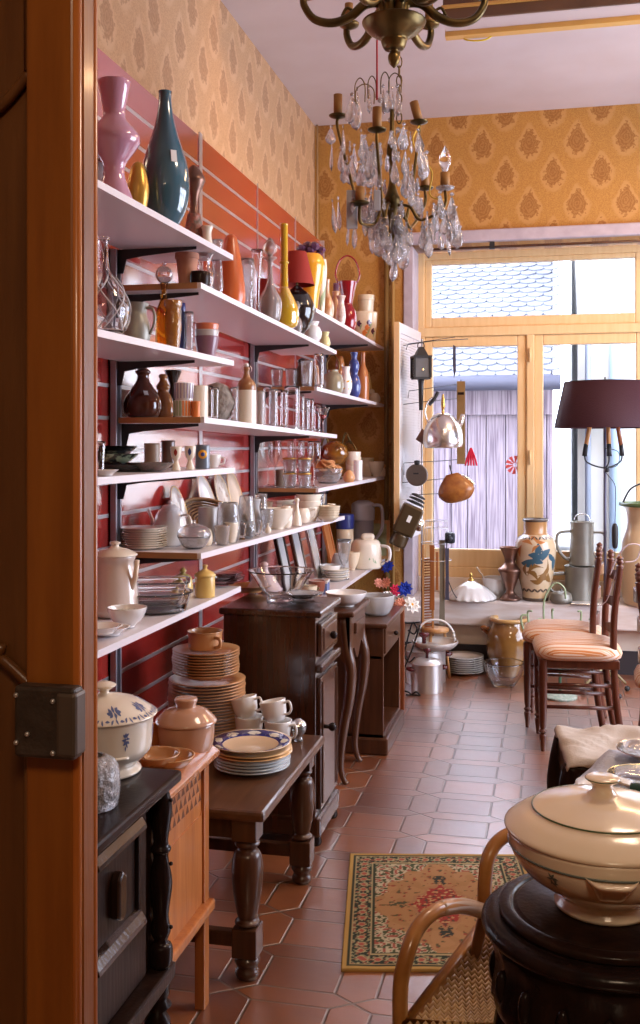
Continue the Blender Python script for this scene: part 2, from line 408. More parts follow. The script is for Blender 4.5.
w = MB(); w.box(2.4, 2.5, -2.6, 3.2, 0, HC); w.box(2.4, 2.5, 5.9, 7.0, 0, HC); w.box(2.4, 2.5, 3.2, 5.9, 0, .5); w.box(2.4, 2.5, 3.2, 5.9, 2.7, HC)
struct('wall_right', w, WP_LEFT)
w = MB()
for y_ in (3.2, 4.07, 4.95, 5.82): w.box(2.42, 2.48, y_, y_+.08, .5, 2.7)
w.box(2.42, 2.48, 3.2, 5.9, .5, .58); w.box(2.42, 2.48, 3.2, 5.9, 2.62, 2.7); w.box(2.42, 2.48, 3.2, 5.9, 2.1, 2.16)
struct('fill_window', w, W_WIN, .004)  # unseen window added in the right wall for daylight fill
w = MB(); w.box(-1.7, 2.6, -2.6, -2.5, 0, HC)
struct('wall_rear', w, PLASTW)
w = MB(); w.box(XC, WX0, YB, YB+.4, 0, HC); w.box(WX1, 2.4, YB, YB+.4, 0, HC); w.box(WX0, WX1, YB, YB+.4, WZ1+.02, HC); w.box(WX0, WX1, YB, YB+.4, 0, .275)
struct('wall_back', w, WP_BACK)
struct('wall_under_sill', MB().box(WX0, WX1, YB-.012, YB, .14, .274), CREAMP)
struct('baseboard_back', MB().box(XC, 2.4, YB-.03, YB-.001, 0, .14), BLKP)
struct('trim_1', MB().box(WX0-.01, WX1, YB-.05, YB-.001, 2.625, 2.70), LAV, .01)          # beam over the window
struct('trim_2', MB().box(WX0-.012, WX0+.05, YB-.012, YW-.03, WZ0, WZ1), LAV, .006)       # reveal of the window
struct('sill_board', MB().box(WX0-.02, WX1+.02, YB-.12, YW+.05, .275, WZ0), SILLP, .012)
struct('trim_3', MB().box(WX0+.05, WX1, YW-.06, YW+.05, WZ0, .52), CREAMP, .006)
# front wall with the doorway the photograph looks through
w = MB(); w.box(XC, -.99, .97, 1.07, 0, HC); w.box(.95, 2.4, .97, 1.07, 0, HC); w.box(-.99, .95, .97, 1.07, 2.45, HC)
struct('wall_front', w, PLASTW)
# window
win = MB()
for x0, x1 in ((-.86, -.815), (-.165, -.115), (.56, .61), (1.30, 1.36)): win.box(x0, x1, YW-.04, YW+.05, .52, 2.62 if x0 != -.165 else 2.1)
win.box(-.86, 1.36, YW-.035, YW+.045, .52, .585); win.box(-.86, 1.36, YW-.035, YW+.045, 2.575, 2.62); win.box(-.86, 1.36, YW-.045, YW+.05, 2.075, 2.135)
wo = struct('window_1', win, W_WIN, .006)
PANE = mat('glass_window', (1,1,1), 0, trans=1., ior=1.01)
def sash(x0, x1, z0, z1, gx0, gx1, gz0, gz1, pane=True):
    m = MB(); m.box(x0, gx0, YW-.025, YW+.03, z0, z1); m.box(gx1, x1, YW-.025, YW+.03, z0, z1)
    m.box(gx0, gx1, YW-.025, YW+.03, z0, gz0); m.box(gx0, gx1, YW-.025, YW+.03, gz1, z1)
    o = m.build('sash', W_WIN, wo, bevel=.006); o['kind'] = 'structure'
    p = MB().box(gx0, gx1, YW, YW+.004, gz0, gz1).build('pane', PANE, wo); p['kind'] = 'structure'
sash(-.815, -.165, .585, 2.075, -.765, -.222, .70, 2.01)
sash(-.115, .56, .585, 2.075, -.060, .506, .70, 2.01)
sash(.61, 1.30, .585, 2.075, .665, 1.24, .70, 2.01)
sash(-.815, .56, 2.135, 2.575, -.77, .50, 2.20, 2.545)
sash(.61, 1.30, 2.135, 2.575, .665, 1.24, 2.20, 2.545)
for x, z in ((-.14, 1.9), (-.14, 1.25), (-.14, .75), (.585, 1.25)):
    MB().lathe([(0,0),(.008,0),(.008,.09),(0,.09)], 8, (x-.002, YW-.052, z)).build('hinge', W_WIN, wo)['kind'] = 'structure'
# curtain rod under the beam
r_ = thing('curtain_rod', 'thin brown curtain rod under the beam above the window', 'curtain rod', (-.6, YB-.035, 2.59))
MB().tube([(-.15,0,0),(1.9,0,0)], .008, 8).build('rod', W_MID, r_)
MB().box(.22,.25,-.012,.02,-.012,.03).build('bracket', IRON, r_)

# ---------------- exterior
SLATE = mat('slate_pale', (.115,.12,.142), .7, col2=(.08,.085,.107), nscale=3.5)
PLANK = mat('plank_grey', (.20,.165,.19), .85, col2=(.085,.062,.08), nscale=7, nstretch=(9,9,.35), lo=.38, hi=.66, detail=8)
RENDER_ = mat('render_cream', (.40,.39,.365), .9, col2=(.36,.35,.32), nscale=1.5)
struct('ground_outside', MB().box(-9, 9, 7.0, 22, -.12, -.06), mat('asphalt', (.30,.29,.28), .9))
barn = thing('barn', 'grey plank barn with pale scalloped slate roof outside the window', 'barn', (-2.2, 10, -.06))
m = MB(); rr = random.Random(3)
x = -2.8
while x < 2.2:
    wd = rr.uniform(.13, .21); m.box(x+.004, min(x+wd-.004, 2.2), rr.uniform(-.012,.0), .06, 0, 2.05); x += wd
m.build('plank_wall', PLANK, barn)
MB().box(-2.8, 2.2, .07, 5, 0, 2.0).build('wall', PLANK, barn)
m = MB(); sl = math.radians(33); rows = 50; wv = .17
for i in range(rows):
    for j in range(33):
        cx = -3.0+(j+(i % 2)*.5)*wv; 
        if cx > 2.2: continue
        s0 = i*.115; wj = rr.uniform(-.006,.006)
        pts = [(cx-wv*.49, s0+.17), (cx-wv*.49, s0+.05)]+[(cx+wj+wv*.49*math.cos(PI+PI*k/6), s0+.05+.06*math.sin(PI+PI*k/6)) for k in range(1,6)]+[(cx+wv*.49, s0+.05), (cx+wv*.49, s0+.17)]
        vs = []
        for px_, s_ in pts:
            lift = .022-(s_-s0)*.12+rr.uniform(-.001,.001)
            vs.append((px_, -.25+s_*math.cos(sl)-lift*math.sin(sl), 2.06+s_*math.sin(sl)+lift*math.cos(sl)))
        low = [(a, b, c-.012) for a, b, c in vs]
        n = len(vs); m.add(vs+low, [tuple(range(n))]+[(k, (k+1) % n, n+(k+1) % n, n+k) for k in range(n)])
m.build('slate_roof', SLATE, barn)
MB().prism([(-.2, 2.02), (5, 2.02+5.2*math.tan(sl)), (5, 2.0), (-.2, 2.0)], -2.8, 2.2, 'x').build('roof_deck', PLANK, barn)
MB().tube([(-3, -.3, 2.01), (2.27, -.3, 2.01)], .075, 10).build('gutter', mat('zinc', (.05,.05,.075), .5, metal=.2), barn)
MB().box(-2.8, 2.2, -.06, -.02, 1.72, 1.97).build('fascia', PLANK, barn)
bl = thing('house', 'pale rendered house with blue drainpipes outside behind the floor lamp', 'house', (2.6, 11, -.06))
MB().box(-2.35, 4, 0, 5, 0, 7).build('wall', RENDER_, bl)
m = MB()
for px_ in (0,): m.tube([(-1.98,-.08,0),(-1.98,-.08,7)], .06, 10)
m.build('drainpipe', mat('pipe_blue', (.30,.40,.52), .5), bl)
MB().tube([(-2.25,-.08,0),(-2.25,-.08,7)], .03, 10).build('drainpipe', mat('pipe_grey', (.22,.25,.31), .5), bl)
for z in (1.0, 3.2): 
    MB().box(-1.75,-1.2,-.04,0,z,z+1.1).build('shutter', mat('paint_offwhite', (.66,.62,.58), .7), bl, bevel=.01)
MB().box(-2.36,-2.13,-.3,-.1,1.6,1.95).build('utility_box', mat('paint_offwhite', (.7,.66,.62)), bl, bevel=.01)

# ---------------- door leaf in the foreground
dx = onY(97, 444, 1.045).x
dr = bpy.data.objects.new('door_1', None); COL.objects.link(dr); dr['kind'] = 'structure'; dr.location = (dx, 1.0, 0)
def dp(mb, n, m_, b=.0): o = mb.build(n, m_, dr, bevel=b); o['kind'] = 'structure'; return o
dp(MB().box(-.061, -.006, 0, .045, 0, 2.4), 'stile', W_DOOR, .003)
dp(MB().box(-.50, -.061, .018, .036, 0, 2.4), 'panel', W_DOORD)
dp(MB().box(-.50, -.061, .0, .045, 2.2, 2.4), 'rail', W_DOOR, .003)
dp(MB().box(-.50, -.061, .0, .045, 0, .25), 'rail', W_DOOR, .003)
dp(MB().lathe([(0,0),(.006,0),(.006,2.4),(0,2.4)], 16, (-.006, .007, 0)), 'bead', W_BEAD)
dp(MB().box(-.0065, 0, .013, .045, 0, 2.4), 'rebate', W_DOOR)
dp(MB().lathe([(0,0),(.005,0),(.005,2.4),(0,2.4)], 12, (-.003, .041, 0)), 'bead', W_BEAD)
for z0, z1, sg in ((1.78, 2.2, 1), (.25, 1.12, -1)):        # carved panel edges
    q = [(-.0613, .009, z0), (-.0613, .009, z1)]
    dp(MB().tube(q, .006, 8), 'moulding', W_DOORD)
q = [(-.0613,.012,1.78),(-.098,.012,1.745),(-.13,.012,1.735),(-.2,.012,1.735),(-.5,.012,1.735)]
dp(MB().tube(spline(q,5), .006, 8), 'moulding', W_DOORD)
q = [(-.0613,.012,1.12),(-.1,.012,1.15),(-.13,.012,1.16),(-.5,.012,1.16)]
dp(MB().tube(spline(q,5), .006, 8), 'moulding', W_DOORD)
k = mpp((dx, 1.0)); lx = lambda p: onY(p, HOR, 1.0).x-dx; lz = lambda p: CZ+(HOR-p)*k
LOCK = mat('iron_lock', (.055,.042,.035), .45, metal=.5, col2=(.09,.07,.06), nscale=30, bump=.2, bscale=90)
o = MB().box(lx(24), lx(84), -.022, 0, lz(755), lz(684)).build('lock_case', LOCK, dr, bevel=.004); o['kind'] = 'structure'
o = MB().box(lx(66), lx(86), -.024, .002, lz(752), lz(688)).build('lock_cap', mat('iron_lock_edge', (.11,.085,.07), .4, metal=.4), o, bevel=.004)
for px_, py_ in ((27, 693), (27, 740), (38, 731), (63, 748), (63, 697)):
    MB().sphere((lx(px_), -.023, lz(py_)), .0028, 8).build('screw', ALU, dr)['kind'] = 'structure'

# ---------------- shutter leaf folded into the room
a = onY(397, 322, 6.02); b = onY(419, 340, 6.62)
sh = thing('window_shutter', 'white louvred shutter leaf folded open at left of the window', 'shutter', (a.x, a.y, .80))
L = math.hypot(b.x-a.x, b.y-a.y); sh.rotation_euler = (0, 0, math.atan2(b.y-a.y, b.x-a.x)); hz = a.z-.80
WP_ = mat('paint_shutter', (.78,.76,.80), .5)
m = MB(); m.box(0,.04,-.014,.014,0,hz); m.box(L-.04,L,-.014,.014,0,hz); m.box(0.04,L-.04,-.014,.014,0,.06); m.box(0.04,L-.04,-.014,.014,hz-.06,hz)
m.build('frame', W_WIN if False else WP_, sh, bevel=.003)
m = MB(); z = .07
while z < hz-.075: m.box(.04, L-.04, -.010, .010, z, z+.012); z += .0165
m.box(.04, L-.04, -.004, .004, .06, hz-.06); m.build('louvres', WP_, sh)
MB().box(-.012,-.001,-.016,.016,-.05,hz).build('edge_strip', W_WIN, sh)
# pipes on the back wall
m = onY(387, 444, YB)
tag(MB().tube([(m.x, YB-.025, .03), (m.x, YB-.025, 2.6)], .014, 10).build('heating_pipe', mat('pipe_paint', (.20,.11,.03), .5, coat=.2)), 'dark brown vertical pipe on gold wallpaper left of shutter', 'pipe')
m2 = onY(393.5, 444, YB)
tag(MB().tube([(m2.x, YB-.02, .03), (m2.x, YB-.02, 2.6)], .010, 10).build('heating_pipe', mat('pipe_paint2', (.42,.25,.08), .5, coat=.2)), 'thin golden pipe beside the dark one, nearest the shutter', 'pipe')
tag(MB().tube([(XC+.02, YB-.02, HC), (XC+.02, YB-.02, 2.0)], .006, 8).build('cable', mat('cable_tan', (.4,.25,.12), .6)), 'tan cable running down the room corner', 'cable')

# ================================================================ SLATWALL + SHELVES
XW, XF = -1.334, -1.03
REDP = mat('laminate_red', (.34,.020,.016), .16, coat=.9, col2=(.40,.026,.02), nscale=2)
_b = MATS['laminate_red'].node_tree.nodes['Principled BSDF']; _b.inputs['Coat Roughness'].default_value = .13; _b.inputs['Coat IOR'].default_value = 3.4; _b.inputs['Coat Weight'].default_value = 1.
pan = thing('slatwall_panel', 'glossy red slatted wall panel behind all the shelves', 'wall panel', (XW, 1.2, 0))
m = MB(); lastz = .06
zs = [.06+.1*i for i in range(26)]
for i, z in enumerate(zs[:-1]):
    m.box(-.02, 0, 0, 4.78, z+.006, z+.1-.006)
m.build('board', REDP, pan)
MB().box(-.035, -.021, 0, 4.78, .06, 2.59).build('backing', REDP, pan)
for z in zs[1:-1]:
    MB().box(-.018, .0015, 0, 4.78, z-.006, z+.006).build('groove_rail', ALU, pan)
MB().box(-.035, .004, 4.78, 4.80, .06, 2.59).build('end_strip', ALU, pan)
for yy, zt_ in ((1.47, 1.98), (2.97, 1.98), (4.47, 1.86), (5.95, 1.98)):
    u = MB(); u.box(.002, .024, yy-1.2-.022, yy-1.2-.012, .3, zt_); u.box(.002, .024, yy-1.2+.012, yy-1.2+.022, .3, zt_); u.box(.002,.006,yy-1.2-.022,yy-1.2+.022,.3,zt_)
    u.build('upright', mat('upright_grey', (.36,.36,.40), .4, metal=.6), pan)
for yy, w_ in ((1.9, .004), (3.79, .018), (4.58, .004), (5.30, .004)):
    MB().box(.0, .004, yy-1.2-w_, yy-1.2+w_, .3, 2.585).build('joint_strip', ALU, pan)
SH = {}
def shelf(key, y0, y1, z0, z1, label, raw=True, xf=XF, br=(2.97, 4.47), t=.018):
    r = thing('display_shelf', label, 'shelf', (XW+.026, y0, z0), 0, 'white shelves on the red slatted wall')
    Lx = xf-(XW+.026); dz = z1-z0; Ly = y1-y0
    m = MB(); vs = []
    for (yy, zz) in ((0, 0), (Ly, dz)):
        vs += [(0, yy, zz-t), (Lx, yy, zz-t), (Lx, yy, zz), (0, yy, zz)]
    m.add(vs, [(0,1,2,3), (7,6,5,4), (0,4,5,1), (1,5,6,2), (2,6,7,3), (3,7,4,0)])
    m.build('board', WHITE, r)
    if raw: MB().box(0, Lx-.012, -.003, .0, -t, 0).build('raw_edge', W_RAW, r)
    for yb in br:
        if y0-.02 < yb < y1+.02:
            zz = (yb-y0)/Ly*dz-t; yy = yb-y0
            b = MB(); b.prism([(-.012, -.001), (Lx-.03, -.001), (Lx-.03, -.009), (.07, -.024), (.02, -.032), (.010, -.075), (-.012, -.075)], 0, .004, 'y')
            o = b.build('bracket', IRON, r, loc=(0, yy+.006, zz))
    SH[key] = (y0, y1, z0, z1)
    return r
shelf('11', 1.32, 3.255, 1.985, 2.004, 'topmost white shelf nearest the door, carrying the pink and blue vases')
shelf('12', 1.32, 3.263, 1.640, 1.656, 'white shelf with the lattice bottle and pewter jug', br=(1.47, 2.955))
shelf('13', 1.32, 3.274, 1.303, 1.302, 'white shelf of black trays and small painted mugs')
shelf('14', 1.32, 3.340, .902, .899, 'lowest near white shelf with glass baking dishes and a coffee pot')
shelf('21', 2.935, 4.920, 1.865, 1.835, 'middle upper shelf carrying the orange vase and red lampshade', br=(2.99, 4.45))
shelf('22', 2.965, 4.930, 1.462, 1.426, 'middle shelf holding brown jugs and tall clear glasses', br=(2.99, 4.46))
shelf('23', 2.935, 5.120, 1.052, 1.016, 'long middle shelf crowded with white crockery and glass dishes', br=(2.99, 4.46))
shelf('31', 4.475, 6.366, 1.986, 1.983, 'topmost far shelf with the red vase and flowered pots', br=(4.5, 5.95))
shelf('32', 4.490, 6.366, 1.637, 1.628, 'far shelf with the blue vase and slim orange bottle', br=(4.5, 5.95))
shelf('33', 4.520, 6.385, 1.180, 1.177, 'far shelf with wine glasses and stacked cups', br=(4.54, 5.95))
shelf('34', 4.500, 6.405, .662, .662, 'lowest far shelf carrying the grey coffee maker and cream mixer', br=(5.95,))
def zs_(key, y):
    y0, y1, z0, z1 = SH[key]; return z0+(z1-z0)*(y-y0)/(y1-y0)
# ================================================================ GOODS
def LX(name, label, cat, prof, m, px, w, h, key, X, **kw):
    Y = onX(px, HOR, X).y; return lath(name, label, cat, prof, m, px, w, h, zs_(key, Y), X=X, **kw)
def LTX(name, label, cat, px, w, h, key, X, body, bm, **kw):
    Y = onX(px, HOR, X).y; return lathT(name, label, cat, px, w, h, zs_(key, Y), X=X, body=body, bm=bm, **kw)
def LY(name, label, cat, prof, m, px, w, h, key, Y, **kw):
    return lath(name, label, cat, prof, m, px, w, h, zs_(key, Y), Y=Y, **kw)
def LTY(name, label, cat, px, w, h, key, Y, body, bm, **kw):
    return lathT(name, label, cat, px, w, h, zs_(key, Y), Y=Y, body=body, bm=bm, **kw)
def LB(name, label, cat, prof, m, px, w, h, Z, by, **kw):
    return lath(name, label, cat, prof, m, px, w, h, Z, by=by, **kw)
def LTB(name, label, cat, px, w, h, Z, by, body, bm, **kw):
    return lathT(name, label, cat, px, w, h, Z, by=by, body=body, bm=bm, **kw)
TUMB = [(.72,0),(.76,.05),(.86,.5),(.98,1)]
TUMBS = [(.9,0),(.9,.03),(.95,.5),(1,1)]
CUPP = [(.55,0),(.6,.04),(.85,.35),(.95,.7),(1,1)]
BOWLP = [(.38,0),(.4,.05),(.42,.1),(.72,.35),(.92,.72),(1,1)]
PLATEP = [(.55,0),(.58,.12),(.62,.3),(.72,.5),(1,1)]
MUGP = [(.92,0),(.97,.05),(.97,.5),(1,1)]
def handle_pts(r, z0, z1, out, n=7):
    return [(r, 0, z1), (r+out*.7, 0, z1+.0), (r+out, 0, (z0+z1)/2+(z1-z0)*.2), (r+out*.75, 0, z0+(z1-z0)*.15), (r*.98, 0, z0)]
# ------ shelf 11 : upper left
r, W, H = LTX('glass_canister', 'square-shouldered smoky glass canister left of the pink vase', 'canister', 97, 27, 66, '11', -1.17, [(.95,0),(1,.04),(1,.95),(.9,1)], GLF, t=.004)
part_lathe(r, 'rim_band', [(W/2+.001,H*.66),(W/2+.003,H*.68),(W/2+.001,H*.70)], SIL)
part_lathe(r, 'lid', [(W*.46,H),(W*.5,H+.008),(W*.45,H+.018)], SIL)
LX('vase', 'tall waisted pink opaline glass vase', 'vase', [(.80,0),(.70,.06),(.48,.18),(.40,.26),(.46,.33),(.78,.43),(1,.51),(.92,.58),(.52,.68),(.42,.74),(.50,.84),(.62,.96),(.64,1)], PINKG, 114, 52, 122, '11', -1.10, t=.004)
r, W, H = LTX('ornament_plate', 'gold-brown oval lacquered disc behind the pink vase', 'ornament', 138, 22, 60, '11', -1.13, [(.3,0),(.65,.12),(.98,.45),(.95,.65),(.6,.92),(.2,1)], GOLD)
part_lathe(r, 'foot', [(W*.2,-.001),(W*.16,.01),(W*.1,.02)], W_DARK)
r, W, H = LTX('bottle', 'big teal-blue glass bottle vase with a white sticker', 'bottle', 165, 50, 139, '11', -1.10, [(.46,0),(.62,.06),(.84,.14),(.97,.24),(1,.33),(.93,.45),(.74,.57),(.52,.69),(.36,.80),(.27,.90),(.25,.97),(.27,1)], GLBLUE, t=.004, wob=lambda a, z: 1+.012*math.sin(a*9+z*14))
kk = mpp(r.location); a = -.80; MB().box(-.0005,.0005,-3*kk,3*kk,-6*kk,6*kk).build('price_sticker', STICK, r, loc=((.84*W/2+.0035)*math.cos(a), (.84*W/2+.0035)*math.sin(a), H*.50), rot=(0,-.17,a))
r, W, H = LTX('vase', 'copper-necked vase with mottled pebbled body behind the blue bottle', 'vase', 194, 21, 88, '11', -1.15, [(.85,0),(1,.06),(.9,.25),(.62,.45)], mat('pebbled', (.40,.13,.09), .5, col2=(.16,.13,.10), nscale=55, bump=1, bscale=60))
part_lathe(r, 'neck', [(W*.29,H*.44),(W*.2,H*.52),(W*.24,H*.66),(W*.5,H*.80),(W*.52,H*.86),(W*.3,H*.95),(W*.14,H)], COPPER)
r, W, H = LTX('vase', 'small cream and green vase at the end of the top near shelf', 'vase', 207, 13, 26, '11', -1.10, [(.7,0),(1,.14),(.85,.4),(.7,.6),(.72,.8),(1,1)], CREAM2, t=.002)
part_lathe(r, 'painted_band', [(W*.455,H*.1),(W*.505,H*.16),(W*.485,H*.26),(W*.44,H*.36)], GREENL)
# ------ shelf 21
LY('flower_pot', 'brown terracotta pot on the near end of middle upper shelf', 'pot', [(.68,0),(.8,.5),(.92,.82),(1,.84),(1,1)], TERRA, 187, 24, 34, '21', 3.02, t=.005)
LY('wooden_block', 'short dark wooden stand in front of the terracotta pot', 'stand', [(.95,0),(1,.2),(1,.8),(.9,1)], W_DARK, 200, 21, 14, '21', 3.0, seg=8)
LY('vase', 'wide-mouthed clear glass vase near the terracotta pot', 'vase', [(.6,0),(.7,.1),(.9,.4),(.6,.65),(.7,.85),(1,1)], GL, 203, 24, 40, '21', 3.12, t=.003)
LX('vase', 'rippled clear glass vase left of orange vase', 'vase', [(.7,0),(.95,.2),(.85,.5),(.72,.7),(.9,1)], GLC, 217, 13, 58, '21', -1.08, t=.003)
LX('vase', 'tall tapering matt orange vase', 'vase', [(.72,0),(.88,.03),(1,.14),(.96,.30),(.82,.52),(.64,.74),(.47,.90),(.38,.965),(.22,1)], ORANGE, 231, 29, 74, '21', -1.11)
LX('vase', 'straight clear glass cylinder vase with etched spots', 'vase', TUMBS, GLC, 247, 14, 60, '21', -1.13, t=.002)
LX('flute_vase', 'slender clear glass flute right of etched cylinder', 'vase', [(.9,0),(.9,.04),(.5,.1),(.45,.4),(.7,.75),(1,1)], GL, 257, 12, 70, '21', -1.10, t=.0018)
r, W, H = LTX('decanter', 'clear glass decanter with ball stopper and gold specks', 'decanter', 270, 24, 66, '21', -1.07, [(.6,0),(.85,.05),(1,.22),(.92,.36),(.5,.50),(.27,.62),(.22,.9),(.55,.96),(.6,.98)], GLP, t=.0025)
part_lathe(r, 'stopper', [(W*.09,H*.93),(W*.1,H),(W*.26,H*1.06),(W*.3,H*1.13),(W*.2,H*1.21),(.004,H*1.28)], GLP)
r, W, H = LTX('bottle', 'yellow glass bottle with a very long neck', 'bottle', 284, 30, 104, '21', -1.065, [(.6,0),(.9,.03),(1,.11),(.95,.20),(.68,.29),(.36,.38),(.27,.45),(.26,.95),(.29,1)], GLYEL, t=.0025)
part_lathe(r, 'neck_ring', [(W*.13,H*.62),(W*.17,H*.635),(W*.13,H*.65)], GLYEL)
# lamp with red shade
r = thing('table_lamp', 'table lamp with pleated red shade and black round body', 'lamp', (*onX(297, HOR, -1.095)[:2], zs_('21', onX(297,HOR,-1.095).y)+.001)); k = mpp(r.location)
bz = (297-310)*k*0
part_lathe(r, 'lamp_body', [(8*k,0),(9*k,2*k),(7*k,5*k),(12*k,10*k),(17*k,22*k),(17.5*k,32*k),(13*k,43*k),(6*k,49*k),(3*k,52*k)], BLACKG)
MB().sphere((0,0,38*k), 12.6*k, 20, .5).build('red_glaze', mat('glaze_red_dark', (.22,.02,.012), .12, coat=.8), r)
o = MB().lathe([(17.5*k,53*k),(9.5*k,86*k),(9.2*k,86*k),(17.2*k,53*k)], 40, wob=lambda a, z: 1+.012*math.sin(a*20)).build('lamp_shade', RED, r)
MB().lathe([(0,48*k),(1.2*k,48*k),(1.2*k,80*k),(0,80*k)], 8).build('stem', BRASS, r)
r = thing('table_lamp', 'small red lampshade lamp half hidden behind the decanter', 'lamp', (*onX(264, HOR, -1.25)[:2], zs_('21', onX(264,HOR,-1.25).y)+.001)); k = mpp(r.location)
part_lathe(r, 'lamp_body', [(7*k,0),(8*k,2*k),(3*k,6*k),(5*k,18*k),(2*k,30*k)], GOLD)
MB().lathe([(12*k,30*k),(7*k,60*k),(6.8*k,60*k),(11.7*k,30*k)], 30).build('lamp_shade', RED, r)
# big yellow vase with purple rim on shelf 31/21
r, W, H = LTY('vase', 'bulbous sunny yellow vase topped with purple glass flowers', 'vase', 310, 30, 58, '31', 4.62, [(.45,0),(.5,.06),(.62,.3),(.85,.55),(1,.8),(.9,.93),(.7,1)], YELO, t=.003)
k = mpp(r.location)
for i, (dx_, dz_, rr_) in enumerate(((-9,6,5),(-3,9,6),(4,8,6),(10,5,5),(0,4,5),(8,1,4))): MB().sphere((dx_*k*CS, dx_*k*SN+(i % 2)*4*k, H+dz_*k), rr_*k, 7, .8, False).build('glass_flower', PURP, r)
r, W, H = LTY('vase', 'slim striped vase with green and yellow leaves beside yellow one', 'vase', 321, 12, 56, '31', 4.74, [(.5,0),(.6,.1),(.8,.5),(1,.8),(.9,1)], CREAM2, t=.003)
m = MB()
for i in range(10): leaves(m, sc_([(.5,0),(.6,.1),(.8,.5),(1,.8),(.9,1)], W, H), [(-2.6+.42*i, H*(.25+.07*(i % 4)), H*.35, W*.22, 1.4, .3)])
m.build('painted_leaves', GREENL, r)
LX('perfume_bottle', 'tiny dark glass scent bottle at the shelf edge', 'bottle', [(.7,0),(1,.2),(.8,.4),(.3,.55),(.3,.7),(.55,.85),(.2,1)], GLP, 297, 11, 32, '21', -1.05)
LX('vase', 'small round white porcelain vase at shelf edge', 'vase', [(.55,0),(.9,.2),(1,.45),(.8,.72),(.6,.82),(.75,1)], PORC, 312, 20, 21, '21', -1.07, t=.0025)
LX('vase', 'small pale yellow vase, last on the middle upper shelf', 'vase', [(.6,0),(1,.25),(.8,.6),(.6,.75),(.85,1)], mat('glaze_lemon', (.70,.62,.30), .2, coat=.5), 325, 11, 16, '21', -1.06, t=.002)
# ------ shelf 31
LX('bottle', 'brown and white glazed bottle at near end of topmost far shelf', 'bottle', [(.6,0),(.95,.15),(1,.35),(.7,.55),(.35,.68),(.33,.9),(.45,1)], mat('glaze_amberwhite', (.45,.2,.07), .2, coat=.5, col2=(.7,.55,.4), nscale=14), 327, 14, 42, '31', -1.09, t=.003)
LX('vase', 'slim tan vase between the brown bottle and red vase', 'vase', [(.6,0),(1,.3),(.8,.7),(.55,.85),(.8,1)], mat('glaze_tan', (.5,.3,.15), .3, coat=.4), 336, 10, 36, '31', -1.1, t=.002)
LX('vase', 'lustrous striped glass vase with flared rim left of red vase', 'vase', [(.6,0),(.95,.25),(.8,.6),(.6,.8),(1,1)], mat('glass_lustre', (.5,.36,.3), .1, coat=.9, col2=(.75,.7,.68), nscale=30), 341, 10, 30, '31', -1.06, t=.002)
r, W, H = LTX('basket_vase', 'red glass basket vase with a tall hoop handle', 'vase', 347.5, 19, 52, '31', -1.10, [(.55,0),(.95,.15),(.9,.4),(.55,.55),(.6,.65),(.95,.95),(1,1)], GLRED, t=.003)
k = mpp(r.location)
part_tube(r, 'handle', [(-W/2*CS,-W/2*SN,H*.98),(-12*k*CS,-12*k*SN,H*1.15),(-8*k*CS,-8*k*SN,H*1.4),(0,0,H*1.5),(8*k*CS,8*k*SN,H*1.4),(12*k*CS,12*k*SN,H*1.15),(W/2*CS,W/2*SN,H*.98)], .9*k, GLRED)
LX('vase', 'small blackberry-coloured bulb vase behind the red basket vase', 'vase', [(.5,0),(1,.4),(.6,.8),(.5,1)], PURP, 336, 11, 56, '31', -1.22, t=.002)
prof = [(.78,0),(.82,.05),(.95,.6),(1,1)]
r, W, H = LTX('cachepot', 'cream cachepot painted with small flowers on topmost far shelf', 'pot', 364, 27, 33, '31', -1.13, prof, CREAM, t=.003)
m = MB(); m2_ = MB(); m3_ = MB()
for i, (az, z) in enumerate(((-2.2,.3),(-1.8,.62),(-1.35,.35),(-1.0,.65),(-1.6,.2),(-.6,.4),(-1.15,.5))):
    for q in range(4): leaves((m, m2_)[i % 2], sc_(prof, W, H), [(az+.1*math.cos(q*1.57), H*(z+.05*math.sin(q*1.57)), W*.14, W*.09, q*.8, 0)])
    leaves(m3_, sc_(prof, W, H), [(az+.2, H*(z-.1), W*.22, W*.08, 1.2, .4)])
m.build('painted_flowers', OR2, r); m2_.build('painted_flowers', PURP, r); m3_.build('painted_leaves', GREENL, r)
LX('cachepot', 'small plain peach cup pot beside the flowered cachepot', 'pot', [(.68,0),(.85,.6),(.95,.88),(1,.9),(1,1)], CREAM, 366, 17, 52, '31', -1.22, t=.002)
# ------ shelf 12
r, W, H = LTX('bottle', 'round-bellied clear glass bottle with crossed lattice bands', 'bottle', 103, 52, 98, '12', -1.09, [(.5,0),(.8,.04),(1,.2),(.97,.34),(.72,.50),(.36,.63),(.24,.70),(.20,.95),(.26,.97),(.26,1)], GL, t=.0035)
pr = sprof(sc_([(.5,0),(.8,.04),(1,.2),(.97,.34),(.72,.50),(.36,.63)], W, H)); m = MB()
for s_ in (1, -1):
    for q in range(5): m.tube([((interp(pr, z)+.002)*math.cos(q*1.256+s_*z*12), (interp(pr, z)+.002)*math.sin(q*1.256+s_*z*12), z) for z in [H*.05+H*.55*i/16 for i in range(17)]], .0022, 6)
m.build('lattice_band', GLF, r)
r, W, H = LTX('jug', 'dull pewter jug with rounded belly', 'jug', 136, 29, 42, '12', -1.12, [(.75,0),(.9,.06),(1,.25),(.95,.5),(.75,.72),(.74,.82),(.88,.98),(.9,1)], PEW, t=.003)
part_tube(r, 'handle', [(W*.36,0,H*.88),(W*.62,0,H*.85),(W*.68,0,H*.55),(W*.5,0,H*.25)], .004, PEW)
r, W, H = LTX('decanter', 'amber and clear decanter topped by a hollow glass ball', 'decanter', 164, 17, 70, '12', -1.14, [(.9,0),(1,.04),(1,.45),(.9,.6),(.4,.78),(.38,.95),(.5,1)], GLAMB, t=.003)
